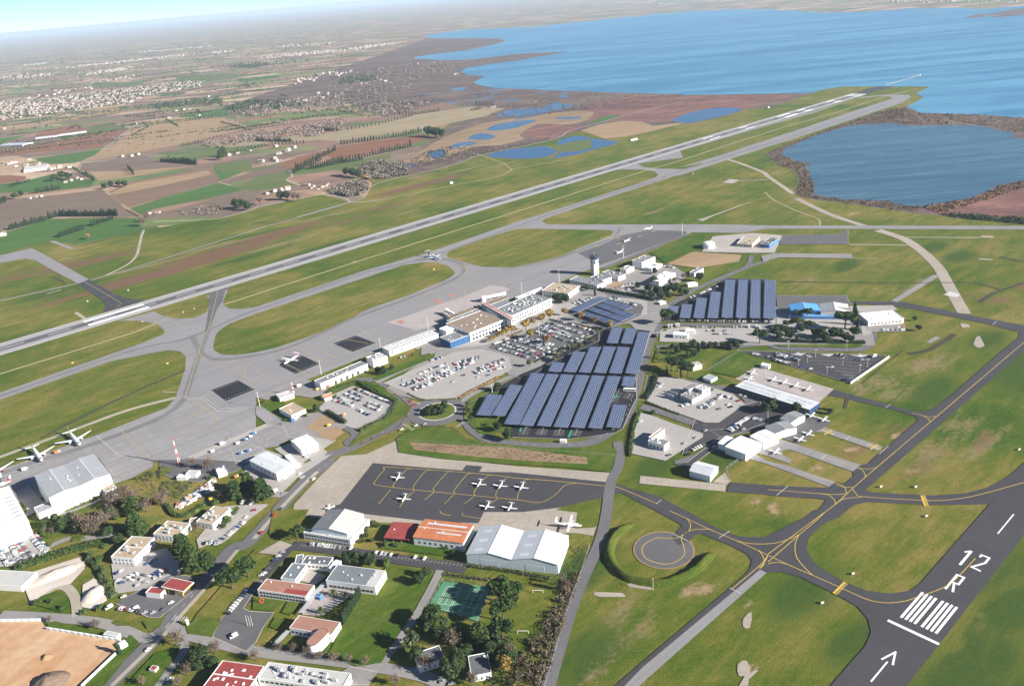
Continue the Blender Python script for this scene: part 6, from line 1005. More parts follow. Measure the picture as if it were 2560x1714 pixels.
for k, (t, x, y) in enumerate((('s', 1030, 705), ('s', 1005, 758), ('s', 1222, 765), ('s', 1322, 790), ('s', 1425, 820), ('s', 1537, 853), ('s', 1572, 1095), ('s', 1685, 1132), ('k', 195, 905), ('k', 370, 930), ('k', 297, 980), ('k', 72, 1095))):
    aircraft('light_aircraft', 'light', LB[k], '%s %d,%d' % (t, x-22, y+16), '%s %d,%d' % (t, x+24, y-20), 'light aircraft of the club', size=1.1)
aircraft('light_aircraft', 'light', 'light aircraft parked behind the school hangar', 't 2160,1105', 't 2280,1085')
# ------------------------------------------------------------------ masts, signs, small things
def mast(s, h, lb, lamp=True, r=.28, col_='metal'):
    p = P(s)[0]; rt = thing('light_mast', lb, 'light mast', (p.x, p.y, 0)); MB().tube((0, 0, 0), (0, 0, h), r, r*.5, 6).build('pole', M['white_wall'], rt); MB().box(-1.6, 1.6, -.25, .25, h-.6, h).build('lamp_head', M[col_], rt)
for s, h, lb in (('i 597,388', 18, 'tall apron mast at the end of the freight building'), ('i 1142,182', 18, 'tall apron mast beside the third black stand'), ('f 1553,682', 19, 'tall mast at the far taxiway corner'), ('f 432,1117', 19, 'tall mast beside the tower shadow'), ('f 90,1217', 16, 'tall mast by the narrow white gallery'), ('f 1016,892', 19, 'tall mast beside the parked business jet'), ('p 592,982', 18, 'tall apron mast before the brown hall'), ('r 823,505', 20, 'tall mast rising from the crowded central car park'), ('i 1586,492', 19, 'tall mast in the pale short stay car park'), ('i 38,682', 18, 'tall mast by the grey service corner'), ('i 2155,555', 10, 'white column beside the shortest solar row')): mast(s, h, lb)
k = 0
for s in ('s 1605,560', 's 1530,610', 's 1855,630', 's 2010,700', 's 1450,650', 's 1710,720', 's 2080,650', 's 1150,720', 's 1355,480', 's 1890,480'): mast(s, 9, 'slim lamp post in the dark walled car park', r=.14); bpy.data.objects[-1]
for o in col.objects:
    if o.get('label') == 'slim lamp post in the dark walled car park': o['group'] = 'lamp posts of the dark car park'; o.name = 'lamp_post'
M['mast_red'] = plain('mast_red', (.55, .10, .06), .6, .1)
def lattice(s, h, lb, w=2.2):
    p = P(s)[0]; rt = thing('radio_mast', lb, 'radio mast', (p.x, p.y, 0), .5); n = 7
    for q in range(n):
        z0, z1 = h*q/n, h*(q+1)/n; w0, w1 = w*(1-q/n*.85)/2, w*(1-(q+1)/n*.85)/2; m = MB()
        for sx, sy in ((-1, -1), (1, -1), (1, 1), (-1, 1)):
            m.tube((sx*w0, sy*w0, z0), (sx*w1, sy*w1, z1), .13, .13, 4); nx_, ny_ = -sy, sx; m.tube((sx*w0, sy*w0, z0), (nx_*w1, ny_*w1, z1), .08, .08, 4); m.tube((sx*w1, sy*w1, z1), (nx_*w1, ny_*w1, z1), .08, .08, 4)
        m.build('mast_section', M['mast_red' if q % 2 == 0 else 'white_wall'], rt)
lattice('h 1642,1217', 31, 'tall red and white lattice mast by the radio station', 2.3); lattice('i 347,572', 17, 'small red and white lattice mast near the guard house', 1.6)
p = G('n', 1275, 702); rt = thing('windsock', 'red and white windsock on a pole below the earth berm', 'windsock', (p.x, p.y, 0)); MB().tube((0, 0, 0), (0, 0, 10), .12, .08, 6).build('pole', M['white_wall'], rt)
for q in range(5): MB().tube((-.3-q*.75, .35*q, 9.7-q*.3), (-1.05-q*.75, .35*(q+1), 9.4-q*.3), .62-q*.07, .55-q*.07, 8).build('sock_ring', M['mast_red' if q % 2 == 0 else 'white_wall'], rt)
SP = (('o 1432,42', 'white and orange marker board beside the numbered runway', 'white_wall'), ('o 770,562', 'white and orange marker board in the curl of the taxiway', 'white_wall'), ('o 492,826', 'white and orange marker board near the grass edge below the junction', 'white_wall'), ('k 1348,1417', 'white and orange marker board by the yellow hold bar', 'white_wall'), ('k 1032,1415', 'white and orange marker board at the taxiway fork', 'white_wall'), ('k 2292,1077', 'white and orange marker board by the sandy verge', 'white_wall'), ('d 1172,1192', 'white marker board near the dark taxiway stub', 'white_wall'), ('d 802,1292', 'white marker board left of the dark taxiway stub', 'white_wall'), ('d 1667,1392', 'red marker board on the small grass island', 'red'), ('d 1767,1362', 'red marker board behind another on the small grass island', 'red'), ('h 1527,292', 'yellow marker board at the rounded grass corner', 'yellow'), ('e 1622,1002', 'yellow marker board near the turning jet', 'yellow'), ('h 662,287', 'yellow marker board along the lower taxiway', 'yellow'), ('f 1652,127', 'white marker board on the wide turf beyond', 'white_wall'), ('h 1295,-88', 'red marker board by the tan track end', 'red'))
for s, lb, mt in SP:
    p = P(s)[0]; rt = thing('marker_board', lb, 'sign', (p.x, p.y, .3), R(20)); MB().box(-1.2, 1.2, -.25, .25, .3, 1.5).build('board', M[mt], rt); MB().box(.55, 1.22, -.28, .28, .28, 1.52).build('end_panel', M['orange' if mt == 'white_wall' else 'white_wall'], rt)
    for x in (-.9, .9): MB().tube((x, 0, -.3), (x, 0, .3), .06, .06, 5).build('leg', M['metal'], rt)
# localizer box, huts in the turf, pier in the lake
for s, lb in (('e 1780,215', 'white equipment hut with aerial on the dry turf'), ('c 600,735', 'white and red hut beside the far runway'), ('b 2000,955', 'low white pavilion by the pools')):
    p = P(s)[0]; rt = thing('equipment_hut', lb, 'hut', (p.x, p.y, 0), .6); w = 3 if 'pavilion' not in lb else 11; MB().box(-w, w, -2.5, 2.5, 0, 3.2).build('wall', M['white_wall'], rt); MB().box(-w-.3, w+.3, -2.8, 2.8, 3.2, 3.6).build('roof', M['orange' if 'red' in lb else 'white_roof'], rt); MB().tube((-w-1.5, 0, 0), (-w-1.5, 0, 9), .15, .1, 5).build('aerial', M['metal'], rt)
a, b = P('c 1398,584 1632,517'); d = b-a; rt = thing('jetty', 'long thin jetty running out into the lagoon', 'jetty', (a.x, a.y, 0), math.atan2(d.y, d.x)); MB().box(0, d.length, -1.2, 1.2, 2, 2.5).build('deck', M['pale_roof'], rt); MB().box(d.length-6, d.length, -3, 3, 2.5, 5).build('cabin', M['white_wall'], rt)
for q in range(18): MB().tube((q*d.length/18+4, 0, -1), (q*d.length/18+4, 0, 2), .8, .8, 6).build('pile', M['dark'], rt)
# tennis courts, goals, sculpture, flag poles
tm_ = MB(); tc = P('m 1727,681 1851,694 1750,905 1616,862'); c0 = sum(tc, Vector())/4; du = ((tc[3]-tc[0])+(tc[2]-tc[1])).normalized(); dv = Vector((-du.y, du.x, 0)); dv = dv if dv.x > 0 else -dv
def court(c, z):
    def ln(u0, v0, u1, v1): court.z += .0004; ribbon_mb(tm_, [c+du*u0+dv*v0, c+du*u1+dv*v1], .22, court.z)
    court.z = z
    for v_ in (-5.485, -4.115, 4.115, 5.485): ln(-11.885, v_, 11.885, v_)
    for u_ in (-11.885, 11.885): ln(u_, -5.485, u_, 5.485)
    for u_ in (-6.4, 6.4): ln(u_, -4.115, u_, 4.115)
    ln(-6.4, 0, 6.4, 0)
court(c0, 1.0); court(c0+dv*17.5+du*-.4, 1.01); setp(tm_.build('court_lines', M['white_paint']), kind='structure')
for q, lb in ((0, 'dark tennis net across the sunlit court'), (17.5, 'dark tennis net across the shaded court')):
    c = c0+dv*q; rt = thing('tennis_net', lb, 'net', (c.x, c.y, .95), math.atan2(dv.y, dv.x)); MB().box(-6, 6, -.03, .03, 0, 1).build('mesh', M['dark'], rt); MB().box(-6, 6, -.05, .05, 1, 1.08).build('band', M['white_wall'], rt)
    for x in (-6.2, 6.2): MB().tube((x, 0, 0), (x, 0, 1.15), .08, .08, 6).build('post', M['metal'], rt)
for s, lb in (('n 235,728', 'white football goal near the bare poplars'), ('n 100,1095', 'white football goal near the brushwood')):
    p = P(s)[0]; rt = thing('football_goal', lb, 'goal', (p.x, p.y, 0), R(-8)); MB().box(-3.6, 3.6, -.12, .12, 2.3, 2.55).build('crossbar', M['white_wall'], rt)
    for x in (-3.6, 3.6): MB().box(x-.12, x+.12, -.12, .12, 0, 2.3).build('post', M['white_wall'], rt)
p = G('m', 55, 822); rt = thing('red_sculpture', 'small red ring sculpture on the school lawn', 'sculpture', (p.x, p.y, .6)); m = MB()
for q in range(14):
    a = q/14*2*math.pi*.86; b = (q+1)/14*2*math.pi*.86; m.tube((math.cos(a)*1.7, 0, 2.3+math.sin(a)*1.5), (math.cos(b)*1.7, 0, 2.3+math.sin(b)*1.5), .3, .3, 6)
m.build('ring', M['red'], rt); MB().box(-1.4, 1.4, -.6, .6, 0, .4).build('plinth', M['red'], rt)
for q in range(3):
    p = G('l', 2240+q*22, 1030); setp(MB().tube((0, 0, 0), (0, 0, 9), .1, .06, 6).build('flag_pole', M['white_wall']), 'bare white flag pole in the row of three at the school', 'flag pole', 'flag poles at the school').location = (p.x, p.y, .6)
p = G('l', 1700, 1018); rt = thing('totem_sign', 'white totem sign at the road crossing', 'sign', (p.x, p.y, 0), .9); MB().box(-.9, .9, -.25, .25, 0, 5).build('board', M['white_wall'], rt); MB().box(-.7, .7, -.28, .28, .6, 1.6).build('panel', M['grey_wall'], rt)
for s, lb, c in (('t 1060,395', 'blue baggage dolly on the service strip', 'blue_wall'), ('t 1165,362', 'blue baggage dolly ahead of another on the strip', 'blue_wall'), ('t 1235,135', 'bright blue loader by the pale strip', 'blue_wall'), ('t 1020,265', 'white ground power unit on the pale strip', 'white_wall'), ('t 820,270', 'white de-icing truck at the strip edge', 'white_wall'), ('t 690,370', 'white ground cart near the strip end', 'white_wall'), ('t 1120,215', 'dark blue tug in the marked bay', 'blue_wall'), ('t 1190,175', 'white baggage cart in the marked bay', 'white_wall'), ('h 525,1105', 'white stair truck with orange base between the airliners', 'orange'), ('h 230,1260', 'white minibus on the apron below the airliner', 'white_wall'), ('i 345,815', 'blue and white bus at the service gate', 'blue_wall'), ('i 395,500', 'white service truck behind the freight building', 'white_wall'), ('i 560,530', 'yellow loader at the freight dock', 'yellow'), ('i 660,505', 'red loader at the freight dock', 'red'), ('i 800,765', 'orange digger beside the hire car park', 'orange'), ('i 665,860', 'yellow digger on the sandy lot', 'yellow'), ('t 1000,700', 'orange digger by the storage yard', 'orange'), ('t 670,990', 'yellow forklift beside the crates', 'yellow')):
    p = P(s)[0]; w = 2.6 if 'bus' in lb or 'truck' in lb else 1.8; rt = thing(lb.split(' on ')[0].split(' with ')[0].split(' at ')[0].split(' by ')[0].split(' in ')[0].split(' beside ')[0].split(' behind ')[0].split(' below ')[0].split(' near ')[0].split(' ahead ')[0].split()[-1].replace('-', '_'), lb, 'vehicle', (p.x, p.y, .72), R(38))
    MB().box(-w, w*.45, -1.1, 1.1, .45, 2.0 if w < 2 else 2.8).build('body', M[c], rt); MB().box(w*.5, w, -1.0, 1.0, .45, 1.9).build('cab', M['white_wall' if c != 'white_wall' else 'pale_clad'], rt); MB().box(w*.7, w+.02, -.9, .9, 1.2, 1.75).build('windscreen', M['car_glass'], rt)
    for x in (-w*.65, w*.65):
        for y in (-1, 1): MB().tube((x, y*.85, .45), (x, y*1.12, .45), .45, .45, 8).build('wheel', M['tyre'], rt)
p = G('j', 1072, 545); rt = thing('coach', 'white coach standing in the marked bay by the road', 'coach', (p.x, p.y, .95), math.atan2(*(reversed((G('j', 1115, 545)-G('j', 1030, 542)).xy)))); MB().box(-6, 6, -1.25, 1.25, .5, 3.2).build('body', M['white_wall'], rt); MB().box(-5.8, 6.02, -1.27, 1.27, 1.6, 2.6).build('glass', M['car_glass'], rt)
for x in (-4, 4):
    for y in (-1, 1): MB().tube((x, y, .5), (x, y*1.28, .5), .5, .5, 8).build('wheel', M['tyre'], rt)
M['pallet_a'] = plain('white_crate', (.6, .58, .55), .8, .2)
sc_ = MB(); rr = random.Random(4)
for q in range(230):
    u, v = rr.random(), rr.random(); p0 = G('t', 240+u*480, 1080-u*330+v*(70+u*60)-40); w = rr.uniform(.5, 1.6); l_ = rr.uniform(.6, 2.6); a = rr.uniform(0, 3.1); c, s = math.cos(a), math.sin(a); h = rr.uniform(.4, 1.8); z0 = .05
    sc_.add([(p0.x+x*c-y*s, p0.y+x*s+y*c, z) for z in (z0, z0+h) for x, y in ((-l_, -w), (l_, -w), (l_, w), (-l_, w))], [(3, 2, 1, 0), (4, 5, 6, 7), (0, 1, 5, 4), (1, 2, 6, 5), (2, 3, 7, 6), (3, 0, 4, 7)], rr.choice((0, 0, 0, 1, 2, 3)))
setp(sc_.build('stored_materials', [M['pallet_a'], M['pale_clad'], M['tile'], M['dark']]), 'jumble of pale building materials in the storage yard', 'materials', None, 'stuff')
# chain link fences
def fence(s, lb, h=2.0, sp=6.0, n=0):
    pts = P(s); rt = thing('chain_fence', lb, 'fence', (pts[0].x, pts[0].y, 0)); o = pts[0]; m = MB(); q = MB()
    for a, b in zip(pts[:-1], pts[1:]):
        a, b = a-o, b-o; m.bar((a.x, a.y), (b.x, b.y), .06, h-.1, h); m.bar((a.x, a.y), (b.x, b.y), .05, h*.5, h*.5+.06); m.bar((a.x, a.y), (b.x, b.y), .05, .1, .18); k = max(1, int((b-a).length/sp))
        for i in range(k): c = a.lerp(b, i/k); q.box(c.x-.08, c.x+.08, c.y-.08, c.y+.08, 0, h+.2)
    m.build('rail', M['metal'], rt); q.build('post', M['metal'], rt); return rt
fence('c 575,1050 720,1130 g -30,0 120,50 240,95 280,160 245,300 350,350 840,410 1300,480 1700,525 2334,575', 'perimeter fence along the reedy pond shore', 2.6, 12)
fence('n 695,290 700,320 640,500 560,720 480,950 380,1300 290,1600', 'fence beside the narrow perimeter road', 2.2); fence('m 1690,625 2120,680 2000,995 1560,855 1690,625', 'tall mesh fence round the tennis courts', 3.2); fence('j 1995,1360 1950,1250 2130,1120', 'mesh fence between the lone hangar and club hangar', 2.0); fence('s 610,690 910,505', 'mesh fence beside the mown grass square', 2.0); fence('i 1290,985 j 0,1062 940,1130', 'mesh fence between the road and flying school ditch', 2.0); fence('m 0,1235 480,1310 1000,1400 1130,1370', 'mesh fence along the avenue below the lawn', 1.6)
# ------------------------------------------------------------------ trees, hedges, thickets
def leaf_mat(name, c0, c1, c2, rnd=.25, tr=.0):
    t = NT(name); v = t.coord(); oi = t.n('ShaderNodeObjectInfo'); gm = t.n('ShaderNodeNewGeometry')
    f = t.math('ADD', t.math('MULTIPLY', t.noise(v, .5, 3), .55), t.math('MULTIPLY', gm.outputs['Random Per Island'], .45))
    cc = t.ramp(f, [(.25, c0), (.5, c1), (.78, c2)])
    cc = t.mix(1.0, cc, t.ramp(oi.outputs['Random'], [(0, (1-rnd, 1-rnd*.6, 1-rnd)), (1, (1+rnd, 1+rnd*.8, 1+rnd*.5))]), 'MULTIPLY')
    return t.done(cc, .75, .2)
M['leaf_pine'] = leaf_mat('pine_needles', (.018, .034, .010), (.035, .062, .016), (.062, .095, .026)); M['leaf_dark'] = leaf_mat('evergreen_leaf', (.014, .027, .011), (.028, .048, .016), (.05, .075, .024)); M['leaf_cyp'] = leaf_mat('cypress_leaf', (.012, .026, .014), (.022, .042, .02), (.036, .06, .026)); M['leaf_olive'] = leaf_mat('olive_leaf', (.05, .062, .028), (.085, .098, .048), (.13, .14, .075)); M['leaf_gold'] = leaf_mat('autumn_gold_leaf', (.17, .105, .025), (.28, .17, .04), (.38, .25, .07)); M['leaf_rust'] = leaf_mat('autumn_rust_leaf', (.15, .09, .05), (.22, .135, .07), (.30, .19, .10)); M['leaf_hedge'] = leaf_mat('hedge_leaf', (.028, .05, .014), (.055, .085, .024), (.095, .13, .04)); M['twig'] = leaf_mat('bare_twig', (.11, .078, .06), (.18, .13, .105), (.27, .205, .165)); M['twig_mauve'] = leaf_mat('mauve_twig', (.12, .092, .085), (.18, .138, .125), (.25, .20, .175)); M['bark'] = plain('bark', (.09, .065, .048), .9, .3, 2); M['palm'] = leaf_mat('palm_frond', (.04, .062, .018), (.075, .105, .03), (.15, .15, .05)); M['reedleaf'] = leaf_mat('reed_leaf', (.12, .07, .036), (.19, .115, .062), (.28, .18, .10)); M['brush'] = leaf_mat('brushwood', (.065, .046, .028), (.115, .08, .05), (.18, .13, .085))
def quads(C, S, nrm=None, jit=1.0, r=None):
    """many small leaf faces: centres C, sizes S, roughly facing nrm"""
    r = r or rng; n = len(C); N_ = r.normal(size=(n, 3))*jit
    if nrm is not None: N_ = N_*.6+nrm
    N_ /= np.linalg.norm(N_, axis=1)[:, None]+1e-9; A = np.cross(N_, r.normal(size=(n, 3))); A /= np.linalg.norm(A, axis=1)[:, None]+1e-9; B2 = np.cross(N_, A)
    S = np.asarray(S)[:, None]; a = A*S; b = B2*S*r.uniform(.55, 1.0, (n, 1))
    V = np.stack([C-a-b*.6, C+a-b, C+a*.7+b, C-a+b*.8], 1).reshape(-1, 3)
    return V, np.arange(4*n).reshape(n, 4)
def blobs(cs, rs, per, size, r, flat_=1.0):
    Cs, Ns = [], []
    for c, rad in zip(cs, rs):
        d = r.normal(size=(per, 3)); d /= np.linalg.norm(d, axis=1)[:, None]; d[:, 2] = np.where(d[:, 2] < -.35, -d[:, 2]*.5, d[:, 2]); rr = rad*r.uniform(.62, 1.08, (per, 1)); q = d*rr; q[:, 2] *= flat_
        Cs.append(np.asarray(c)+q); Ns.append(d)
    C = np.concatenate(Cs); N_ = np.concatenate(Ns); return quads(C, r.uniform(size*.6, size*1.3, len(C)), N_, 1.0, r)
def core(cs, rs, r, k=.78, flat_=1.0):
    mb = MB(); ico = [(0, 0, 1)]+[(math.cos(a*math.pi*2/6)*.87, math.sin(a*math.pi*2/6)*.87, .5) for a in range(6)]+[(math.cos((a+.5)*math.pi*2/6)*.87, math.sin((a+.5)*math.pi*2/6)*.87, -.5) for a in range(6)]+[(0, 0, -1)]
    fs = [(0, 1+i, 1+(i+1) % 6) for i in range(6)]+[(1+i, 7+i, 1+(i+1) % 6) for i in range(6)]+[(7+i, 7+(i+1) % 6, 1+(i+1) % 6) for i in range(6)]+[(13, 7+(i+1) % 6, 7+i) for i in range(6)]
    for c, rad in zip(cs, rs): mb.add([(c[0]+x*rad*k*r.uniform(.85, 1.1), c[1]+y*rad*k*r.uniform(.85, 1.1), c[2]+z*rad*k*flat_) for x, y, z in ico], fs)
    return mb
def mesh_from(name, V, Fc, mb, mat):
    vs = V.tolist(); b = len(vs); fs = Fc.tolist()
    if mb: fs += [tuple(b+i for i in f) for f in mb.f]; vs += mb.v
    me = bpy.data.meshes.new(name); me.from_pydata(vs, [], fs); me.materials.append(mat); me.update(); return me
TP = {}
def tree_proto(kind, var):
    """unit trees: crown radius about 1 horizontally; z in the same unit"""
    r = np.random.default_rng(100+var*17+len(kind)); tk = MB(); key = (kind, var)
    def limbs(z0, ends, r0):
        for e in ends: tk.tube((0, 0, z0), e, r0, r0*.35, 5, cap=False)
    if kind == 'pine':      # umbrella pine
        n = 11; cs = [(math.cos(a)*q, math.sin(a)*q, 1.35+r.uniform(-.1, .18)-.25*q*q) for a, q in zip(r.uniform(0, 6.28, n), np.r_[0, r.uniform(.35, .72, n-1)])]; rs = r.uniform(.34, .48, n); tk.tube((0, 0, 0), (.03, .02, 1.25), .075, .05, 6); limbs(.85, [tuple(np.array(c)*[.8, .8, 1]-[0, 0, .1]) for c in cs[:6]], .035)
        V, Fc = blobs(cs, rs, 120, .085, r, .62); m = mesh_from('crown', V, Fc, core(cs, rs, r, .8, .6), M['leaf_pine'])
    elif kind == 'round':
        n = 13; d = r.normal(size=(n, 3)); d /= np.linalg.norm(d, axis=1)[:, None]; cs = d*r.uniform(.35, .6, (n, 1))*[1, 1, .8]+[0, 0, 1.02]; rs = r.uniform(.36, .52, n); tk.tube((0, 0, 0), (0, 0, .8), .085, .06, 6); limbs(.45, [tuple(c*.8) for c in cs[:6]], .04)
        V, Fc = blobs(cs, rs, 110, .085, r, .95); m = mesh_from('crown', V, Fc, core(cs, rs, r, .78), M['leaf_dark'])
    elif kind == 'cedar':
        cs, rs = [], []
        for lv in range(5):
            z = .55+lv*.34; q = .68*(1-lv/5.6); k = 6 if lv < 4 else 2
            for a in r.uniform(0, 6.28)+np.arange(k)*6.28/k: cs.append((math.cos(a)*q*r.uniform(.75, 1.1), math.sin(a)*q*r.uniform(.75, 1.1), z+r.uniform(-.08, .08))); rs.append(r.uniform(.26, .38)*(1-lv*.08))
        tk.tube((0, 0, 0), (0, 0, 1.9), .08, .03, 6); V, Fc = blobs(cs, rs, 70, .08, r, .7); m = mesh_from('crown', V, Fc, core(cs, rs, r, .72, .65), M['leaf_pine'])
    elif kind == 'cypress':
        cs = [(r.uniform(-.12, .12), r.uniform(-.12, .12), .5+k*.62) for k in range(8)]; rs = [.62, .8, .86, .82, .74, .62, .46, .28]; tk.tube((0, 0, 0), (0, 0, 1), .14, .1, 5)
        V, Fc = blobs(cs, rs, 45, .2, r, 1.1); m = mesh_from('crown', V, Fc, core(cs, rs, r, .8, 1.1), M['leaf_cyp'])
    elif kind in ('gold', 'rust', 'olive', 'shrub'):
        n = 10 if kind != 'shrub' else 7; d = r.normal(size=(n, 3)); d /= np.linalg.norm(d, axis=1)[:, None]; zc = 1.2 if kind != 'shrub' else .5; cs = d*r.uniform(.3, .62, (n, 1))*[1, 1, .8 if kind != 'shrub' else .5]+[0, 0, zc]; rs = r.uniform(.3, .48, n); tk.tube((0, 0, 0), (0, 0, zc*.8), .06, .04, 5); limbs(zc*.45, [tuple(c*.85) for c in cs], .03)
        mt = dict(gold='leaf_gold', rust='leaf_rust', olive='leaf_olive', shrub='leaf_hedge')[kind]; V, Fc = blobs(cs, rs, 70 if kind != 'shrub' else 90, .1, r, .95); m = mesh_from('crown', V, Fc, core(cs, rs, r, .5 if kind != 'shrub' else .75), M[mt])
    elif kind in ('bare', 'bare_tall'):
        tall = kind == 'bare_tall'; tw = MB(); zt = 1.7 if not tall else 4.6; tk.tube((0, 0, 0), (0, 0, zt*.55), .06 if not tall else .1, .035, 5); C = []
        for k in range(26):
            a = r.uniform(0, 6.28); z0 = r.uniform(.25, .6)*zt; el = r.uniform(.35, 1.2) if not tall else r.uniform(1.05, 1.4); ln = r.uniform(.55, .95)*(1 if not tall else 1.5); e = np.array([math.cos(a)*math.cos(el)*ln, math.sin(a)*math.cos(el)*ln, z0+math.sin(el)*ln]); tk.tube((0, 0, z0), tuple(e), .022, .008, 4, cap=False)
            for q in range(7):
                t = r.uniform(.3, 1); b0 = np.array([0, 0, z0])*(1-t)+e*t; dd = r.normal(size=3)*.24+[0, 0, .12]; tk.tube(tuple(b0), tuple(b0+dd), .008, .003, 3, cap=False); C += [b0+dd*r.uniform(.2, 1.2)+r.normal(size=3)*.05 for _ in range(4)]
        C = np.array(C); V, Fc = quads(C, r.uniform(.02, .05, len(C))*(1.2 if not tall else 1.6), None, 1, r); m = mesh_from('crown', V, Fc, None, M['twig'])
    elif kind == 'palm':
        tk.tube((0, 0, 0), (0, 0, .7), .13, .15, 8); mb = MB()
        for k in range(34):
            a = r.uniform(0, 6.28); el = r.uniform(-.2, 1.35); ln = r.uniform(.85, 1.05); p0 = np.array([0, 0, .75]); px_ = None
            for q in range(4):
                t = (q+1)/4; e = np.array([math.cos(a)*math.cos(el)*ln*t, math.sin(a)*math.cos(el)*ln*t, .75+math.sin(el)*ln*t-.45*t*t]); w = .11*(1-t*.7); sd2 = np.array([-math.sin(a), math.cos(a), 0])*w
                mb.add([p0-sd2*1.1, p0+sd2*1.1, e+sd2, e-sd2], [(0, 1, 2, 3)]); p0 = e
        m = mesh_from('crown', np.zeros((0, 3)), np.zeros((0, 4), int), mb, M['palm'])
    t = tk.build('trunk', M['bark']); tm2 = t.data; bpy.data.objects.remove(t); TP[key] = (m, tm2); return TP[key]
NAME = dict(pine='umbrella_pine', round='evergreen_oak', cedar='cedar', cypress='cypress', gold='plane_tree', rust='autumn_tree', olive='olive_tree', shrub='shrub', bare='bare_tree', bare_tall='bare_poplar', palm='palm')
DESC = dict(pine='dark green umbrella pine', round='rounded dark evergreen tree', cedar='big broad conifer', cypress='narrow dark cypress', gold='golden autumn plane tree', rust='russet autumn tree', olive='grey green olive tree', shrub='rounded green shrub', bare='leafless brown tree', bare_tall='leafless upright poplar', palm='short palm with arching fronds')
def put_tree(kind, p, rad, lb, hs=1.0, group=None):
    v = int(rng.integers(0, 3)); m, tm2 = TP.get((kind, v)) or tree_proto(kind, v)
    e = bpy.data.objects.new(NAME[kind], None); col.objects.link(e); e.location = (p.x, p.y, .3); k = rad*rng.uniform(.95, 1.1)*(1.25 if kind not in ('cypress', 'palm', 'shrub') else 1.08); e.scale = (k*rng.uniform(.92, 1.08), k*rng.uniform(.92, 1.08), k*hs); e.rotation_euler = (0, 0, rng.uniform(0, 6.28))
    for nm, me in (('crown', m), ('trunk', tm2)):
        o = bpy.data.objects.new(nm, me); col.objects.link(o); o.parent = e
    return setp(e, lb, 'tree' if kind != 'shrub' else 'shrub', group)
CZ = dict(pine=1.3, round=1.0, cedar=1.1, cypress=2.4, gold=1.2, rust=1.2, olive=1.2, shrub=.5, bare=1.1, bare_tall=2.6, palm=.8)
def trees(kind, s, rad, where, hs=1.0):
    """s: readings of crown centres"""
    tile = 'F'
    for w in s.split():
        if w.isalpha(): tile = w; continue
        q = w.split(','); x, y = float(q[0]), float(q[1]); rd_ = float(q[2]) if len(q) > 2 else rad
        p = G(tile, x, y, CZ[kind]*rd_*hs); p.z = 0; put_tree(kind, p, rd_, DESC[kind]+' '+where, hs, where+' '+NAME[kind]+'s')
trees('pine', 'm 370,180', 5.2, 'standing alone beside the school hangar'); trees('round', 'm 840,420 915,425 1025,430,5', 4.6, 'in the clump behind the lecture hall'); trees('round', 'm 1530,545 1475,612', 3.8, 'on the lawn above the path'); trees('shrub', 'm 1175,455 1715,320,2.6 1785,368,3.2 1045,250,2.8 1095,120,2.8 1060,95,2.6 1170,288,2.8 1262,295,3 990,210,3.4 1000,150,3 960,260,2.6', 3.6, 'in the garden strip by the school halls')
trees('pine', 'm 2190,700 2285,760 2225,880', 7.2, 'throwing shade over the tennis court', 1.05); trees('pine', 'm 1600,930', 6.6, 'at the lower corner of the tennis court'); trees('pine', 'm 2030,1095 2220,1060', 6.4, 'on the rough grass below the tennis court'); trees('olive', 'm 1410,1150,6 1690,1000,4 1560,1050,4', 5, 'along the garden path'); trees('round', 'm 1830,1330,5.5 1770,1420,6 1720,1100,4 2110,1235,4.5 2200,1200,3.5 1900,1260,4', 5, 'crowding round the garden house'); trees('gold', 'm 2240,1380', 5, 'beside the square cottage'); trees('bare', 'm 1770,1150,5 1540,1360,5 2300,1230,4 1960,1520,4 1260,1520,3.6', 5, 'in the garden thicket'); trees('bare', 'm 210,1212 335,1228 462,1252 578,1290 715,1308 840,1322 980,1342', 3.0, 'in the row along the avenue')
trees('palm', 'm 695,722 805,752 577,882 702,882', 3.6, 'in the paved court of the school', 1.3); 
for k in range(13):
    t = k/12; p = G('m', 785+t*150, 965-t*245, 4.4); p.z = 0; put_tree('cypress', p, 1.25, 'slim cypress in the row behind the palm court', 1.35, 'cypress row at the school')
trees('cedar', 'l 1640,310,6.5 1730,440,8 1860,440,6.5', 7, 'shading the office car park'); trees('cedar', 'q 1770,1110,7.5 1740,880,6.5 1840,1150,6', 7, 'on the lawn behind the office blocks'); trees('round', 'q 1430,970,5 1560,840,4', 4.5, 'near the tall lawn conifers'); trees('pine', 'l 2080,605 2225,500', 7.2, 'beside the main road', .95); trees('round', 'l 1810,1290,5.5 1790,1392,3.6 1912,1360,3.6', 5, 'beside the red roofed offices'); trees('cypress', 'l 1070,1235', 1.9, 'by the white site kiosk'); trees('bare', 'l 870,1010,3.6 440,968,2.2 1590,1150,5 1930,1222,4.6 2300,1290,4', 4, 'along the lower avenue'); trees('bare', 'l 1680,1425,4 1280,1525,3 1610,1530,3', 3.4, 'on the roadside lawn'); trees('shrub', 'l 1600,1240,2 1830,1390,3', 2.2, 'on the avenue lawn')
trees('bare', 'q 1480,820,6 1600,680,6 1700,740,6 1900,850,6 2090,760,5 1350,1050,5 1150,1140,6 1060,1070,5 1620,760,5 1400,760,5', 5.6, 'in the bare grove below the hangar annex'); trees('bare_tall', 'q 610,1200 690,1215', 2.2, 'at the end of the storage lot', 1.0); trees('shrub', 'q 950,1040,4 850,1100,4 760,1160,3.6 1520,1000,4 560,1180,4 640,1370,3', 4, 'in the grove below the hangar annex')
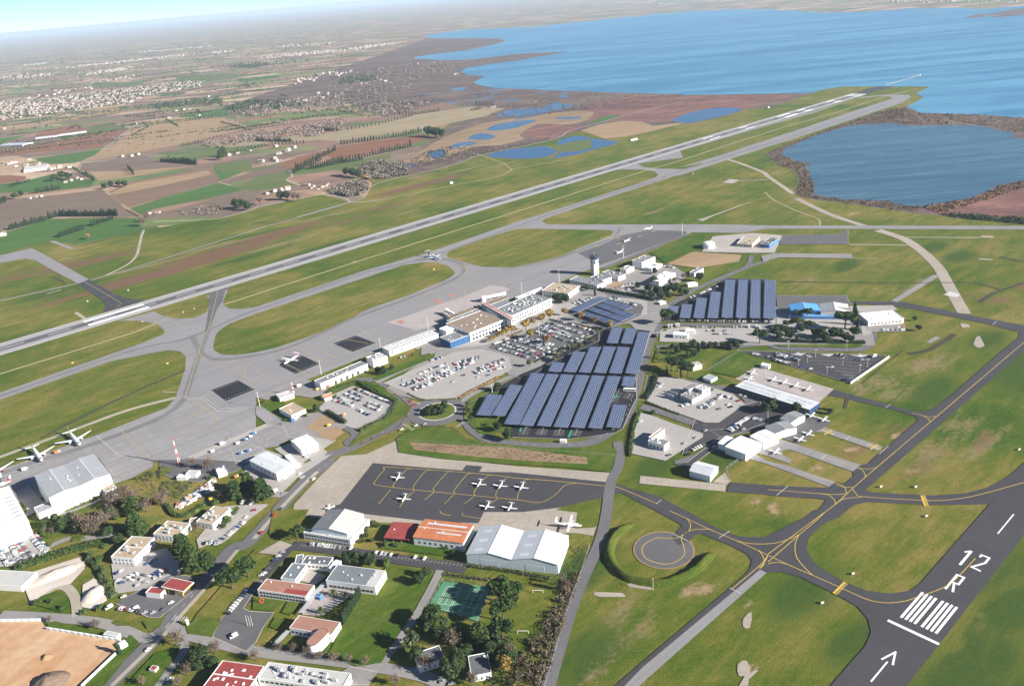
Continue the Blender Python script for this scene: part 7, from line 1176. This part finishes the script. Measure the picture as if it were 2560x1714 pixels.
trees('cedar', 't 980,890,7 1150,790,7 1330,890,7.5 1230,840,6', 7, 'beside the cargo yard road'); trees('bare', 't 430,500,5 620,520,5.5 840,930,4 20,1000,5 480,1360,4', 5, 'near the radio station'); trees('shrub', 't 720,1020,4 640,700,3 1120,650,2.6 880,1250,4.5 830,1330,3.5 950,1150,4 1000,1110,3', 3.4, 'round the tan roofed offices')
trees('round', 'i 1110,347,3.8 1165,352,4.4 1240,322,2.8 545,695,4.4', 4, 'by the freight forecourt'); trees('round', 'i 1600,702,3.6 1660,692,4 1722,672,4.4 1572,742,3 1690,722,4 1630,735,3.2', 4, 'on the roundabout'); trees('round', 'i 2200,505,4', 4, 'beside the toll lanes'); trees('round', 'i 2200,868,4.4 2300,940,5', 4.4, 'at the corner of the solar field'); trees('shrub', 'i 2100,845,2.6 2010,700,2', 2.6, 'on the verge of the solar field'); trees('olive', 'i 1950,725,3.4 1965,790,3 1930,655,3 1935,690,2.6', 3, 'on the verge by the roundabout')
trees('olive', 'r 700,822,3.4 1082,682,4 1040,735,4 1180,642,3.6 1232,612,4 1322,612,3.6 1392,542,3.6 1472,547,3.6 1010,770,3 1530,440,3', 3.8, 'along the service lane by the middle solar field'); trees('gold', 'r 855,258,6 945,232,5.6 650,347,6 752,312,3.6 482,402,5 427,432,4.4 372,457,4.2 317,477,3.4 262,507,3.4 222,532,3 1132,192,4.4 1670,352,5', 4, 'in the row before the terminal'); trees('gold', 'r 710,467,4.6', 4, 'standing among cars of the central car park'); trees('rust', 'r 930,535,4.6 905,540,3.4 1322,252,4.4', 4, 'beside the central car park'); trees('bare', 'r 1500,292,4.4 935,480,3', 4, 'beside the slanting solar shelters')
trees('pine', 's 255,190', 7, 'at the corner of the far solar field', 1.05); trees('pine', 's 1097,370', 6.4, 'at the end of the pale yard'); trees('pine', 's 290,612 345,622 437,662', 6.4, 'hiding the broken villa', 1.05); trees('cypress', 's 270,560 432,540 527,470 541,480 245,690 375,720', 1.6, 'in the garden of the broken villa', 1.15); trees('pine', 's 1440,160,4.6 1530,150,6 1440,237,6 1355,257,5 1550,265,5', 5.4, 'before the blue hangar'); trees('pine', 's 1880,217', 9, 'widest of those before the beige hangar'); trees('cypress', 's 1962,130 1972,170 1985,215 1995,260', 2.4, 'in the tall screen by the white flat building', 1.2); trees('round', 's 1230,330,5 1375,360,5 1670,350,5.4 1770,342,5.6 1832,342,4 1962,330,5 1270,370,4 1440,400,3', 5, 'in the dark garden below the hangars'); trees('round', 's 385,455,3 480,440,4 755,450,3.4 880,452,4.4 580,450,3 340,502,4 497,532,4', 3.6, 'along the garden lane'); trees('bare_tall', 's 160,530 250,530', 2.2, 'beside the solar field road'); trees('round', 's 1150,1022,5 1212,1002,5.4 1430,1032,4', 5, 'beside the aeroclub'); trees('shrub', 's 120,1060,3.6 645,860,3', 3, 'by the fire station fence')
trees('round', 'f 1300,1015,4 1295,1107,5 1250,1172,5 1330,1192,5 1402,1182,5 1482,1172,6 1542,1202,5 1712,1072,5 682,1167,4.4', 5, 'in the tower compound'); trees('round', 'f 440,1267,6 400,1262,5 492,1272,5', 5, 'at the tan end of the terminal'); trees('bare', 'f 1562,1062,4 1472,1092,4', 4, 'in the tower compound'); trees('cypress', 'f 755,1215 1440,1110 1400,1220', 1.7, 'in the tower compound'); trees('round', 'g 1335,1447,2.6 1372,1532,3', 3, 'on the turf by the white flat building')
# hedges
def hedge(s, w, h, lb, mat='leaf_hedge', dens=2.2, size=.45, name='hedge', kind=None):
    pts = smooth(P(s), 3); o = pts[0].copy(); Cs = []; cr_ = MB(); path = [p-o for p in pts]
    for a, b in zip(path[:-1], path[1:]):
        L = (b-a).length; n = int(L*w*dens)+1; d = (b-a)/max(L, .01); q = Vector((-d.y, d.x, 0)); t = rng.uniform(0, 1, n); u = rng.uniform(-1, 1, n); hh = h*np.sqrt(np.clip(1-(np.abs(u)**3), 0, 1))*rng.uniform(.55, 1.12, n)
        base = np.array([[(a+(b-a)*tt+q*(uu*w/2)).x, (a+(b-a)*tt+q*(uu*w/2)).y, 0] for tt, uu in zip(t, u)]); base[:, 2] = hh; Cs.append(base)
        low = base[:n//3].copy(); low[:, 2] *= rng.uniform(.1, .8, len(low)); Cs.append(low)
        if h*w > 2: cr_.bar((a.x, a.y), (b.x, b.y), w*.62, 0, h*.62)
    C = np.concatenate(Cs); V, Fc = quads(C, rng.uniform(size*.6, size*1.3, len(C))); m = mesh_from(name, V, Fc, cr_, M[mat]); ob2 = bpy.data.objects.new(name, m); col.objects.link(ob2); ob2.location = (o.x, o.y, .1)
    return setp(ob2, lb, 'hedge', None, kind)
for s, w, h, lb, mt in (('i 650,560 780,500 930,455', 6, 3, 'bushy hedge behind the hire cars below the freight building', 'leaf_hedge'), ('i 930,455 1100,560 1290,640', 5, 3, 'green hedge between hire cars and curving road', 'leaf_hedge'), ('i 1290,645 1200,780 1060,850 950,905', 5, 3.4, 'green hedge along the lower side of the hire cars', 'leaf_hedge'), ('i 650,735 740,790 820,835', 5, 5, 'tall dark hedge beside the yellow digger', 'leaf_cyp'), ('q 560,1030 900,910 1200,790 1400,700', 6, 3, 'clipped green hedge in front of the hangar annex', 'leaf_hedge'), ('l 130,515 400,420 700,330 940,270', 11, 3.2, 'broad bushy green hedge above the stone stockpile', 'leaf_hedge'), ('l 800,420 900,520 960,680 1030,760', 7, 2.5, 'scrubby belt between stockpile and car lot', 'leaf_olive'), ('t 90,1050 180,1180 300,1205 450,1150 590,1060', 5, 3, 'curved green hedge round the storage yard', 'leaf_hedge'), ('s 1210,415 1500,425 2060,435', 6, 4, 'dark hedge below the garden of the hangars', 'leaf_cyp'), ('s 330,232 600,240 885,243', 3, 2, 'low hedge with yellow tufts below the far solar field', 'leaf_olive'), ('f 770,1182 950,1215 1150,1250 1300,1285', 6, 4.5, 'tall dark hedge below the tower compound', 'leaf_cyp'), ('j 1315,400 1290,500 1225,610', 5, 3.5, 'dark hedge between the road and fire station yard', 'leaf_cyp'), ('j 1225,640 1400,710 1530,755', 3, 1.6, 'low hedge along the lower side of the fire station yard', 'leaf_hedge'), ('j 1165,735 1120,840 1095,980 1075,1135', 4, 2.6, 'hedge between the road and customs yard', 'leaf_hedge'), ('i 1380,560 1500,615 1640,620 1830,610', 2.5, 1.2, 'low hedge round the tip of the short stay car park', 'leaf_olive'), ('i 1850,605 2000,520 2220,410', 3.5, 1.6, 'dry hedge beside the toll lanes', 'leaf_rust'), ('i 900,1045 1100,960 1280,890 1400,730 1360,640 1200,520 1010,460', 1.6, .9, 'thin brown hedge on the outer verge of the road', 'leaf_rust'), ('i 1290,960 1500,870 1760,862 1880,940 2050,1010 2334,1040', 1.2, .9, 'thin dark hedge along the road below the roundabout', 'leaf_rust'), ('r 950,290 1150,330 1450,390 1560,440', 4, 1.6, 'dark planting strip above the central car park', 'leaf_olive'), ('r 440,500 560,450 620,430', 4, 1.5, 'planting strip beside the golden trees', 'leaf_rust'), ('r 760,815 1130,620 1500,450', 3, 1.4, 'planting strip along the lower central car park', 'leaf_olive'), ('q 1340,1420 1560,1230 1700,1130', 4, 2.4, 'dark hedge beside the shaded lawn corner', 'leaf_hedge'), ('m 140,1190 480,1260 700,1310', 4, 1.6, 'shrubby strip behind the avenue fence', 'leaf_olive'), ('k 420,700 580,715 540,750 410,725', 1.5, 2, 'square clipped hedge by the aeroclub end', 'leaf_cyp'), ('m 1700,560 2000,600 2330,640', 3, 1.6, 'rough bank above the tennis court', 'leaf_olive'), ('m 1900,480 2330,540 n 350,600', 4, 1.4, 'weedy strip below the twin hangars', 'leaf_olive')):
    hedge(s, w, h, lb, mt)
def thicket(name, poly, n, hmin, hmax, mat, lb, size=.5, wid=1.2, per=14, cat='thicket', z0=.05):
    """brush that nobody could count: clumps of small faces spread over an area"""
    pts = P(poly); xs = [p.x for p in pts]; ys = [p.y for p in pts]; out = []; g2 = 0
    pa = np.array([(p.x, p.y) for p in pts])
    def inside(x, y):
        c = np.zeros(len(x), bool); j = len(pa)-1
        for i in range(len(pa)):
            xi, yi = pa[i]; xj, yj = pa[j]; c ^= ((yi > y) != (yj > y)) & (x < (xj-xi)*(y-yi)/(yj-yi+1e-12)+xi); j = i
        return c
    while len(out) < n and g2 < 60:
        g2 += 1; x = rng.uniform(min(xs), max(xs), n*2); y = rng.uniform(min(ys), max(ys), n*2); k = inside(x, y); out += list(zip(x[k], y[k]))
    out = np.array(out[:n]); h = rng.uniform(hmin, hmax, len(out)); C = np.repeat(np.c_[out, h*.55], per, 0); H = np.repeat(h, per)
    d = rng.normal(size=C.shape); d /= np.linalg.norm(d, axis=1)[:, None]; C = C+d*np.c_[H*.5*wid, H*.5*wid, H*.5]; C[:, 2] = np.abs(C[:, 2])+z0
    V, Fc = quads(C, size*H**.5*rng.uniform(.5, 1.2, len(C)), d); m = mesh_from(name, V, Fc, None, M[mat]); o = bpy.data.objects.new(name, m); col.objects.link(o); return setp(o, lb, cat, None, 'stuff')
thicket('brushwood', 'n 420,680 580,560 640,520 560,720 480,950 380,1300 280,1600 -60,1620 0,1400 120,1180 250,1100 330,950 420,800', 210, 1, 3.6, 'brush', 'tangled brushwood beside the perimeter road', .3, 1.2, 26); thicket('brushwood', 'n 420,680 640,560 500,900 380,1250 260,1560 20,1560 60,1350 200,1200 330,980', 90, 2, 4.5, 'twig', 'pale leafless scrub beside the perimeter road', .22, 1, 30); thicket('brushwood', 'm 1650,1050 2330,1130 2330,1560 2140,1560 1900,1250 1640,1180', 130, 1.5, 4, 'leaf_dark', 'dark undergrowth round the cottages', .3, 1.3, 26)
thicket('brushwood', 'q 1500,620 2000,560 2250,700 1950,900 1650,800 1300,1000 1050,1050 1250,850', 120, 1, 3, 'twig', 'leafless scrub below the maintenance hangar', .22, 1.2, 26); thicket('brushwood', 't 0,740 480,770 350,900 200,1000 0,900', 90, .8, 2.4, 'leaf_olive', 'weedy bank beside the storage yard', .25, 1.4, 20); thicket('brushwood', 'q 1700,520 2150,350 2230,430 1900,560', 60, .8, 2.2, 'leaf_olive', 'yellowing scrub on the radio station bank', .3, 1.4, 20)
thicket('reeds', 'i 1400,1012 2334,1062 j 680,1150 690,1205 0,1168 i 1900,1128 1450,1078', 420, .6, 1.8, 'reedleaf', 'dry reeds in the long ditch above the school apron', .25, 1.5, 16); thicket('weeds', 'n 380,300 690,310 560,560 380,560', 200, .4, 1.1, 'leaf_olive', 'tall weeds beside the pale hangars', .25, 1.6, 12)


trees('round', 'l 560,120,5 640,60,5 500,60,4 400,110,4 700,150,4 980,180,4 1060,250,4', 4, 'in the grove above the stone yard'); trees('bare', 'l 780,100,6 900,80,6 700,60,5 850,150,5 950,60,5 1010,20,5', 5, 'in the leafless grove above the stone yard'); trees('cedar', 'l 1210,140,6', 6, 'close behind the tan office block'); trees('shrub', 'l 900,420,4 940,540,4 980,640,3.6 820,380,4 860,460,3.6 250,600,2.6 1010,700,3 900,860,3 760,900,3 450,800,3 330,810,3 560,860,3', 3.4, 'on the scrubby margin of the stone yard'); trees('round', 'm 2000,1180,4 2300,1330,5 2150,1130,4 1640,1090,4 1500,1010,4 1440,1290,4', 4.4, 'in the thick garden below the tennis court'); trees('pine', 'n 20,700,5', 5, 'at the edge of the playing field'); trees('bare_tall', 'n 430,640 450,600 470,650 510,660', 2.4, 'in the tuft by the twin hangars', .9); trees('shrub', 'i 260,800,2 60,640,2.4 450,760,3 640,470,3 720,590,3', 2.6, 'by the cargo offices'); trees('round', 'f 1200,1215,4.4 1270,1235,4.4 1360,1240,4.6 1150,1150,4 1430,1240,4 1590,1210,4', 4.4, 'along the dark hedge of the tower compound'); trees('round', 's 1260,300,4 1320,310,4 1480,300,4.4 1600,340,4.4 1700,400,4 1880,380,4.4 1930,400,4', 4.4, 'filling the garden below the hangars'); trees('round', 's 640,455,3.4 690,450,3 810,455,3.4 300,470,3 440,470,3', 3.2, 'beside the lane above the dark car park')
# ------------------------------------------------------------------ the country beyond
CYP = []
def windbreak(s, n, rad=2.6, hs=.95, kind='cypress'):
    pts = P(s)
    tot = sum((b-a).length for a, b in zip(pts[:-1], pts[1:]))
    for k in range(n):
        d = (k+.5)/n*tot
        for a, b in zip(pts[:-1], pts[1:]):
            l = (b-a).length
            if d <= l: CYP.append((a.lerp(b, d/l), rad*rng.uniform(.8, 1.2), hs*rng.uniform(.75, 1.15), kind)); break
            d -= l
for s, n, r_ in (('d 85,640 430,548', 22, 3), ('d 440,540 540,515 1080,512', 34, 3.4), ('d 530,710 770,630', 15, 3), ('d 830,605 1040,540', 13, 2.8), ('d 1460,15 1800,42', 24, 3.4), ('d 1165,75 1225,140', 7, 3.4), ('d 660,80 760,140 870,200', 14, 3.4), ('d 90,250 280,195', 12, 2.6), ('d 320,305 550,265', 12, 3), ('e 335,128 480,55 600,5', 18, 3), ('e 520,85 760,35 980,0', 22, 3), ('b 0,985 350,940 560,900', 30, 3.4), ('b 0,1110 250,1055 490,1000', 26, 3.4), ('b 40,890 280,845 500,790', 20, 3.4), ('b 400,782 560,775 680,757', 18, 3.8), ('a 1740,962 1990,968', 24, 4), ('a 2150,892 2310,892', 16, 4), ('a 1100,1095 1340,1122', 18, 3.4), ('a 1560,1045 1850,990 2080,975', 22, 3.6), ('a 2010,1160 2290,1025', 18, 3.4), ('a 2100,1155 2342,1095', 16, 3.4), ('a 0,1040 200,1010 370,970', 16, 3.6), ('a 850,802 1060,795', 14, 4.2), ('a 1230,1000 1390,970', 10, 3.4), ('a 1340,965 1700,885 2100,815', 30, 2.2), ('b 920,715 1060,715', 8, 4), ('b 890,755 960,745', 6, 3.4)): windbreak(s, n, r_)
CYP.sort(key=lambda c: c[0].x**2+c[0].y**2)
for p, rad, hs, kd in CYP[:280]: put_tree('cypress', p, rad*.8, 'dark cypress in a windbreak row between the far fields', hs, 'cypress windbreaks')
m0, _ = TP[('cypress', 0)]
vv = []; ff = []
base = core([(0, 0, .8), (0, 0, 2.2), (0, 0, 3.6)], [.8, .9, .55], rng, 1.0, 1.2)
for p, rad, hs, kd in CYP[280:]:
    b = len(vv); vv += [(p.x+x*rad*.8, p.y+y*rad*.8, z*rad*.8*hs) for x, y, z in base.v]; ff += [tuple(b+i for i in f) for f in base.f]
me = bpy.data.meshes.new('distant_windbreaks'); me.from_pydata(vv, [], ff); me.materials.append(M['leaf_cyp']); ob2 = bpy.data.objects.new('distant_windbreaks', me); col.objects.link(ob2); setp(ob2, 'remaining dark cypress windbreaks of the distant fields', 'trees', None, 'stuff')
for s, r_, kd, lb in (('d 2150,410 2200,400 2250,420', 9, 'round', 'in the dark clump at the fallow corner'), ('d 500,160 560,140 620,150', 9, 'round', 'in the copse beside white farmhouses'), ('d 950,240 1010,225 1080,215 1140,220', 7, 'round', 'in the copse at the vineyard corner'), ('d 130,330 190,310 40,370', 7, 'round', 'by the low farm sheds'), ('d 1300,560 1330,520', 9, 'bare', 'over the red earth track'), ('d 800,695', 5, 'rust', 'alone in the green field'), ('e 220,330 280,330', 8, 'round', 'by the long tiled farmhouse'), ('e 340,330 380,340 30,370', 8, 'bare', 'by the long tiled farmhouse'), ('e 820,110 880,120 930,130', 9, 'round', 'in the dark wood by the reed bed'), ('e 1000,160 1060,190', 6, 'gold', 'at the edge of the grey wood'), ('b 600,900 650,905 690,910', 12, 'round', 'at the end of the red field'), ('a 1500,1060 1520,1040', 10, 'cedar', 'beside the old farm')): trees(kd, s, r_, lb)
def wood(name, s, n, h0, h1, mat, lb, **k): return thicket(name, s, n, h0, h1, mat, lb, k.get('size', .75), k.get('wid', 1.3), k.get('per', 11), 'wood')
wood('grey_wood', 'e 690,290 780,240 900,220 1010,230 1030,270 960,330 820,340 700,310', 300, 5, 10, 'twig_mauve', 'grey leafless wood beside the bending track'); wood('grey_wood', 'e 930,60 1100,10 1400,60 1380,140 1200,170 1060,190 950,160', 320, 4, 9, 'twig_mauve', 'grey leafless wood at the reed bed edge'); wood('grey_wood', 'd 1600,480 1900,420 2100,430 1950,500 1700,510', 40, 3, 6, 'twig_mauve', 'sparse grey scrub in the fallow')
wood('grey_wood', 'a 1360,1000 1560,940 1800,900 2100,860 2342,800 2342,880 2150,930 1900,940 1500,1010', 330, 6, 11, 'twig_mauve', 'pale grey poplar wood between the fields', size=.8); wood('grey_wood', 'a 1560,770 1800,700 2342,640 2342,760 1900,780 1700,800', 330, 6, 11, 'twig_mauve', 'mauve leafless woodland beyond the fields', size=.9); wood('grey_wood', 'b -50,620 0,520 480,430 900,430 560,540 460,620 200,720 0,740', 600, 6, 11, 'twig_mauve', 'mauve leafless woodland by the lagoon', size=.9); wood('grey_wood', 'b 0,760 300,700 640,690 480,760 200,800', 200, 6, 10, 'twig_mauve', 'grey scrub behind the windbreaks', size=.9)
wood('dark_wood', 'a 1500,720 1750,690 1950,690 1930,740 1580,760', 150, 8, 13, 'leaf_dark', 'dark evergreen wood on the plain', size=.9); wood('dark_wood', 'a 1520,460 1760,430 1890,440 1700,470', 120, 9, 15, 'leaf_dark', 'distant dark evergreen belt', size=1); wood('dark_wood', 'b 0,540 220,520 260,550 0,580', 110, 8, 13, 'leaf_dark', 'dark evergreen wood by the white cottages', size=.9); wood('dark_wood', 'a 1060,720 1500,670 1520,700 1060,750', 120, 7, 12, 'leaf_dark', 'dark evergreen belt on the plain', size=.9)
wood('scrub', 'a 0,1171 0,600 800,480 1400,430 2342,400 2342,560 1500,700 900,760 300,880', 600, 4, 8, 'leaf_dark', 'scattered dark trees of the plain', size=.9, per=9); wood('scrub', 'a 0,640 0,420 900,330 2342,200 2342,420 1200,480 500,560', 800, 6, 11, 'leaf_dark', 'scattered far trees under the haze', size=1.2, per=7); wood('scrub', 'a 300,1000 900,860 1500,780 2342,560 2342,800 1600,900 900,1050', 220, 3, 7, 'twig_mauve', 'scattered leafless trees of the plain', size=.8)
wood('scrub', 'a 0,690 180,690 450,655 800,610 1200,560 1390,550 1370,590 1000,650 900,700 500,750 100,820 0,820', 900, 5, 9, 'leaf_dark', 'garden trees between the village houses', size=.8, per=8); wood('reed_fringe', 'c 575,1050 740,975 1110,850 1300,780 1450,740 1540,735 1440,836 1150,853 900,928 720,1008 690,1040', 620, 1, 2.6, 'reedleaf', 'brown reed fringe on the airfield side of the pond', size=.7); wood('reed_fringe', 'g 245,310 280,160 240,95 0,5 c 690,1045 730,1075 830,1110 885,1130 860,1171 g 320,10 390,40 370,90 410,210 430,330 540,340 700,360 1080,375 1240,415 1390,430 1400,455 1300,478 840,408 350,348', 620, 1, 2.6, 'reedleaf', 'brown reed fringe on the near shore of the pond', size=.6); wood('reed_fringe', 'c 1440,740 1640,770 2000,782 2342,805 2342,900 2290,900 2080,855 1600,850 1440,836', 480, 1.2, 3.2, 'reedleaf', 'dark scrub bank between pond and lagoon', size=.7); wood('reed_fringe', 'g 1390,430 1640,385 1900,350 2100,240 2334,190 2400,240 2100,330 1700,460 1600,500', 350, 1.2, 3.5, 'reedleaf', 'reed fringe on the red marsh shore', size=.6); wood('reed_fringe', 'g 1580,490 2334,540 2400,590 1720,528', 260, 2, 5, 'leaf_dark', 'dark scrub along the marsh fence', size=.5)
wood('marsh_scrub', 'b 480,1080 700,1000 900,1010 1100,1000 1480,940 1130,1020 920,1070 500,1150', 260, 1.5, 4, 'brush', 'brown scrub round the pools', size=.7); wood('marsh_scrub', 'b 900,740 1200,700 1700,640 2300,650 1900,720 1620,770 1100,800', 320, 1, 3, 'brush', 'brown marsh scrub before the lagoon', size=.8)
# hedgerows between the far fields
C_ = []
for q in range(190):
    x, y = rng.uniform(-300, 2342), rng.uniform(380, 1000)
    p = G('a', x, y+60-.1*x); an = (R(20) if rng.random() < .85 else R(110))+rng.normal(0, .12); ln = rng.uniform(80, 420); d = np.array([math.cos(an), math.sin(an)])
    if p.y > 9000: continue
    m_ = int(ln/7); u = rng.uniform(0, ln, m_*3); C_.append(np.c_[p.x+d[0]*u+rng.normal(0, 2, m_*3), p.y+d[1]*u+rng.normal(0, 2, m_*3), rng.uniform(.4, 3.6, m_*3)])
C_ = np.concatenate(C_); V_, F_ = quads(C_, rng.uniform(1.5, 3.2, len(C_))); me = mesh_from('hedgerows', V_, F_, None, M['leaf_dark']); ob2 = bpy.data.objects.new('hedgerows', me); col.objects.link(ob2); setp(ob2, 'dark hedgerows dividing the far fields', 'hedges', None, 'stuff')
# farmhouses and village houses
HP = {}
def house_proto(v):
    r = random.Random(v); L, W, H = r.uniform(9, 15), r.uniform(7, 9.5), r.uniform(3.2, 5.8); hr = H+W*.2; w = MB(); L2, W2_ = L/2, W/2
    w.add([(-L2, -W2_, 0), (L2, -W2_, 0), (L2, W2_, 0), (-L2, W2_, 0), (-L2, -W2_, H), (L2, -W2_, H), (L2, W2_, H), (-L2, W2_, H), (-L2, 0, hr), (L2, 0, hr)], [(0, 1, 5, 4), (2, 3, 7, 6), (1, 2, 6, 9, 5), (3, 0, 4, 8, 7)])
    rf = MB(); o = .5; s = (hr-H)/W2_
    for sg in (-1, 1): rf.add([(-L2-o, sg*(W2_+o), H-o*s+.05), (L2+o, sg*(W2_+o), H-o*s+.05), (L2+o, 0, hr+.05), (-L2-o, 0, hr+.05), (-L2-o, sg*(W2_+o), H-o*s+.3), (L2+o, sg*(W2_+o), H-o*s+.3), (L2+o, 0, hr+.3), (-L2-o, 0, hr+.3)], [(4, 5, 6, 7), (0, 1, 5, 4), (1, 2, 6, 5), (3, 0, 4, 7)])
    return w, rf
M['house_wall'] = plain('house_render', (.42, .385, .36), .8, .1, .2, rnd=.2); M['house_roof'] = plain('old_tile', (.34, .235, .185), .9, .2, .5, rnd=.25)
HM = []
for v in range(6):
    w, rf = house_proto(v); a = w.build('wall', M['house_wall']); b = rf.build('roof', M['house_roof']); HM.append((a.data, b.data, w, rf)); bpy.data.objects.remove(a); bpy.data.objects.remove(b)
HS = []
def houses(s, lb, grp, k=1.0):
    for p in P(s): HS.append((p, rng.uniform(0, 3.14), k*rng.uniform(.62, .95), lb, grp))
houses('d 30,690', 'white farm building at the end of the cypress row', None, 1.6); houses('d 100,35 150,60 250,75 350,60', 'pale farm building in the roadside hamlet', 'hamlet farm buildings', 1.5); houses('d 460,95 500,80 540,70 640,70', 'tiled farmhouse at the head of the copse', 'farmhouses at the copse', 1.3); houses('d 600,205 650,190 710,170 740,180', 'white villa with red roof beside the dark copse', 'villas beside the copse', 1.2); houses('d 270,355 330,340 380,335', 'low pale shed by the mauve field', 'sheds by the mauve field', 1.1); houses('d 1360,490 1440,485', 'pale ruined barn at the fallow edge', 'ruined barns', 1.1); houses('e 100,310 170,290 250,275 290,270', 'tiled wing of the long farmhouse', 'wings of the long farmhouse', 1.3); houses('e 470,235 500,260 530,245 570,270 600,250 640,240 660,225', 'small house of the gardeners\' hamlet', 'gardeners\' hamlet', 1.0); houses('a 1490,1085 1560,1060 1620,1045 1700,1030 1880,1000 1900,1050 1960,1030 2000,1010 1870,1085 1880,1100 1780,1105', 'building of the old farm among trees', 'old farm buildings', 1.4); houses('a 830,1070 900,1065 940,1055 1150,805 930,845 1250,750 1290,745 1200,760 1420,660 1280,690 1350,790', 'lone farmhouse on the plain', 'lone farmhouses', 1.4); houses('a 180,1130 260,1120 300,1140 60,1120 100,1110 200,1090 340,1150 400,1145 480,1140 20,880', 'building of the roadside hamlet', 'roadside hamlet', 1.4); houses('a 2200,505 2240,500 2230,640 2170,640 2200,670 2020,700 2080,690', 'white house before the leafless woodland', 'houses before the woodland', 1.6); houses('b 140,575 180,570 270,550 310,555 250,530 780,510 800,505 1030,735 1050,732 530,440 640,430', 'white cottage between wood and lagoon', 'lagoon cottages', 1.4)
tp = [(p.x, p.y) for p in P('a 0,690 180,690 450,655 800,610 1200,560 1390,550 1370,590 1000,650 900,700 500,750 100,820 0,820')]
def inpoly(x, y, pa):
    c = False; j = len(pa)-1
    for i in range(len(pa)):
        if ((pa[i][1] > y) != (pa[j][1] > y)) and x < (pa[j][0]-pa[i][0])*(y-pa[i][1])/(pa[j][1]-pa[i][1])+pa[i][0]: c = not c
        j = i
    return c
n = 0; xs = [p[0] for p in tp]; ys = [p[1] for p in tp]
while n < 1000:
    x, y = rng.uniform(min(xs), max(xs)), rng.uniform(min(ys), max(ys))
    if inpoly(x, y, tp): HS.append((Vector((x, y, 0)), .3+rng.normal(0, .3)+(1.57 if rng.random() < .4 else 0), rng.uniform(.7, 1.05), 'cream house with tiled roof in the village on the plain', 'village houses')); n += 1
near = [h for h in HS if h[4] != 'village houses']; vil = sorted([h for h in HS if h[4] == 'village houses'], key=lambda h: h[0].y)
for p, a, k, lb, grp in near+vil[:220]:
    w, rf, _, _ = HM[int(rng.integers(0, 6))]; e = bpy.data.objects.new('house', None); col.objects.link(e); e.location = (p.x, p.y, 0); e.rotation_euler = (0, 0, a); e.scale = (k, k, k); setp(e, lb, 'house', grp)
    for nm, me in (('wall', w), ('roof', rf)): o = bpy.data.objects.new(nm, me); col.objects.link(o); o.parent = e
mb = MB()
for p, a, k, lb, grp in vil[220:]:
    _, _, w, rf = HM[int(rng.integers(0, 6))]; c, s = math.cos(a)*k, math.sin(a)*k
    for m_, mi in ((w, 0), (rf, 1)): mb.add([(p.x+x*c-y*s, p.y+x*s+y*c, z*k) for x, y, z in m_.v], m_.f, mi)
for s, nn in (('a 480,455 680,440 860,420 1060,395 1300,375', 170), ('a 1450,360 1560,350', 40), ('a 1850,388 2060,368 2260,350', 190), ('a 640,500 860,465', 80), ('a 200,440 300,435', 40), ('a 0,525 320,520', 50), ('a 380,640 420,630', 20), ('b 40,340 350,300', 120), ('a 820,530 860,530', 16), ('a 2010,560 2342,500', 30), ('a 1900,320 2342,290', 60), ('b 1900,15 2342,30', 60), ('c 1300,10 2342,15', 70), ('a 1370,325 1400,320', 14), ('a 900,360 1300,330', 60)):
    pts = P(s)
    for q in range(nn):
        t = rng.uniform(0, len(pts)-1.001); i = int(t); p = pts[i].lerp(pts[i+1], t-i)+Vector((rng.normal(0, 60), rng.normal(0, 130), 0)); _, _, w, rf = HM[int(rng.integers(0, 6))]; k = rng.uniform(.8, 1.5); a = rng.uniform(0, 3.1); c, s2 = math.cos(a)*k, math.sin(a)*k
        for m_, mi in ((w, 0), (rf, 1)): mb.add([(p.x+x*c-y*s2, p.y+x*s2+y*c, z*k) for x, y, z in m_.v], m_.f, mi)
setp(mb.build('far_houses', [M['house_wall'], M['house_roof']]), 'farther houses of the villages on the hazy plain', 'houses', None, 'stuff')
gable('farm_shed', 'long white farm shed in the roadside hamlet', 'd 215,97 430,66 424,38', 6, 8, 'white_wall', 'pale_roof', 0, cat='shed')
# greenhouses
M['poly_tunnel'] = plain('greenhouse_sheet', (.5, .53, .56), .3, .1, .2)
for s, lb, w in (('a 250,945 390,930 350,915', 'pale greenhouse range at the red field', 30), ('a 400,925 590,900 580,895', 'long greenhouse range beside another', 26), ('a 30,990 190,985 180,970', 'broad pale greenhouse by the red field', 50)):
    a, b, _ = P(s); o = MB().bar((0, 0), ((b-a).x, (b-a).y), w, 0, 4); d = (b-a).normalized(); q = Vector((-d.y, d.x, 0)); o.add([q*(w/2)+Vector((0, 0, 4)), q*(-w/2)+Vector((0, 0, 4)), (b-a)+q*(-w/2)+Vector((0, 0, 4)), (b-a)+q*(w/2)+Vector((0, 0, 4)), Vector((0, 0, 6)), (b-a)+Vector((0, 0, 6))], [(0, 4, 5, 3), (1, 2, 5, 4), (0, 1, 4), (2, 3, 5)]); ob2 = o.build('greenhouse', M['poly_tunnel']); ob2.location = (a.x, a.y, 0); setp(ob2, lb, 'greenhouse')
# ------------------------------------------------------------------ haze over the plain
hz_ = MB(); hz_.box(-41000, 41000, -2400, 80000, -1.6, CAM_H+2)
hm = bpy.data.materials.new('haze'); hm.use_nodes = True; ht = hm.node_tree; ht.nodes.remove(ht.nodes['Principled BSDF']); pv = ht.nodes.new('ShaderNodeVolumePrincipled'); ht.links.new(pv.outputs[0], ht.nodes['Material Output'].inputs['Volume'])
pv.inputs['Color'].default_value = (.66, .82, 1.0, 1); pv.inputs['Density'].default_value = 3.5e-5; pv.inputs['Anisotropy'].default_value = .1
setp(hz_.build('haze', hm), 'pale even haze lying over the whole plain', 'haze', None, 'stuff')
print("n objs", len(bpy.data.objects))
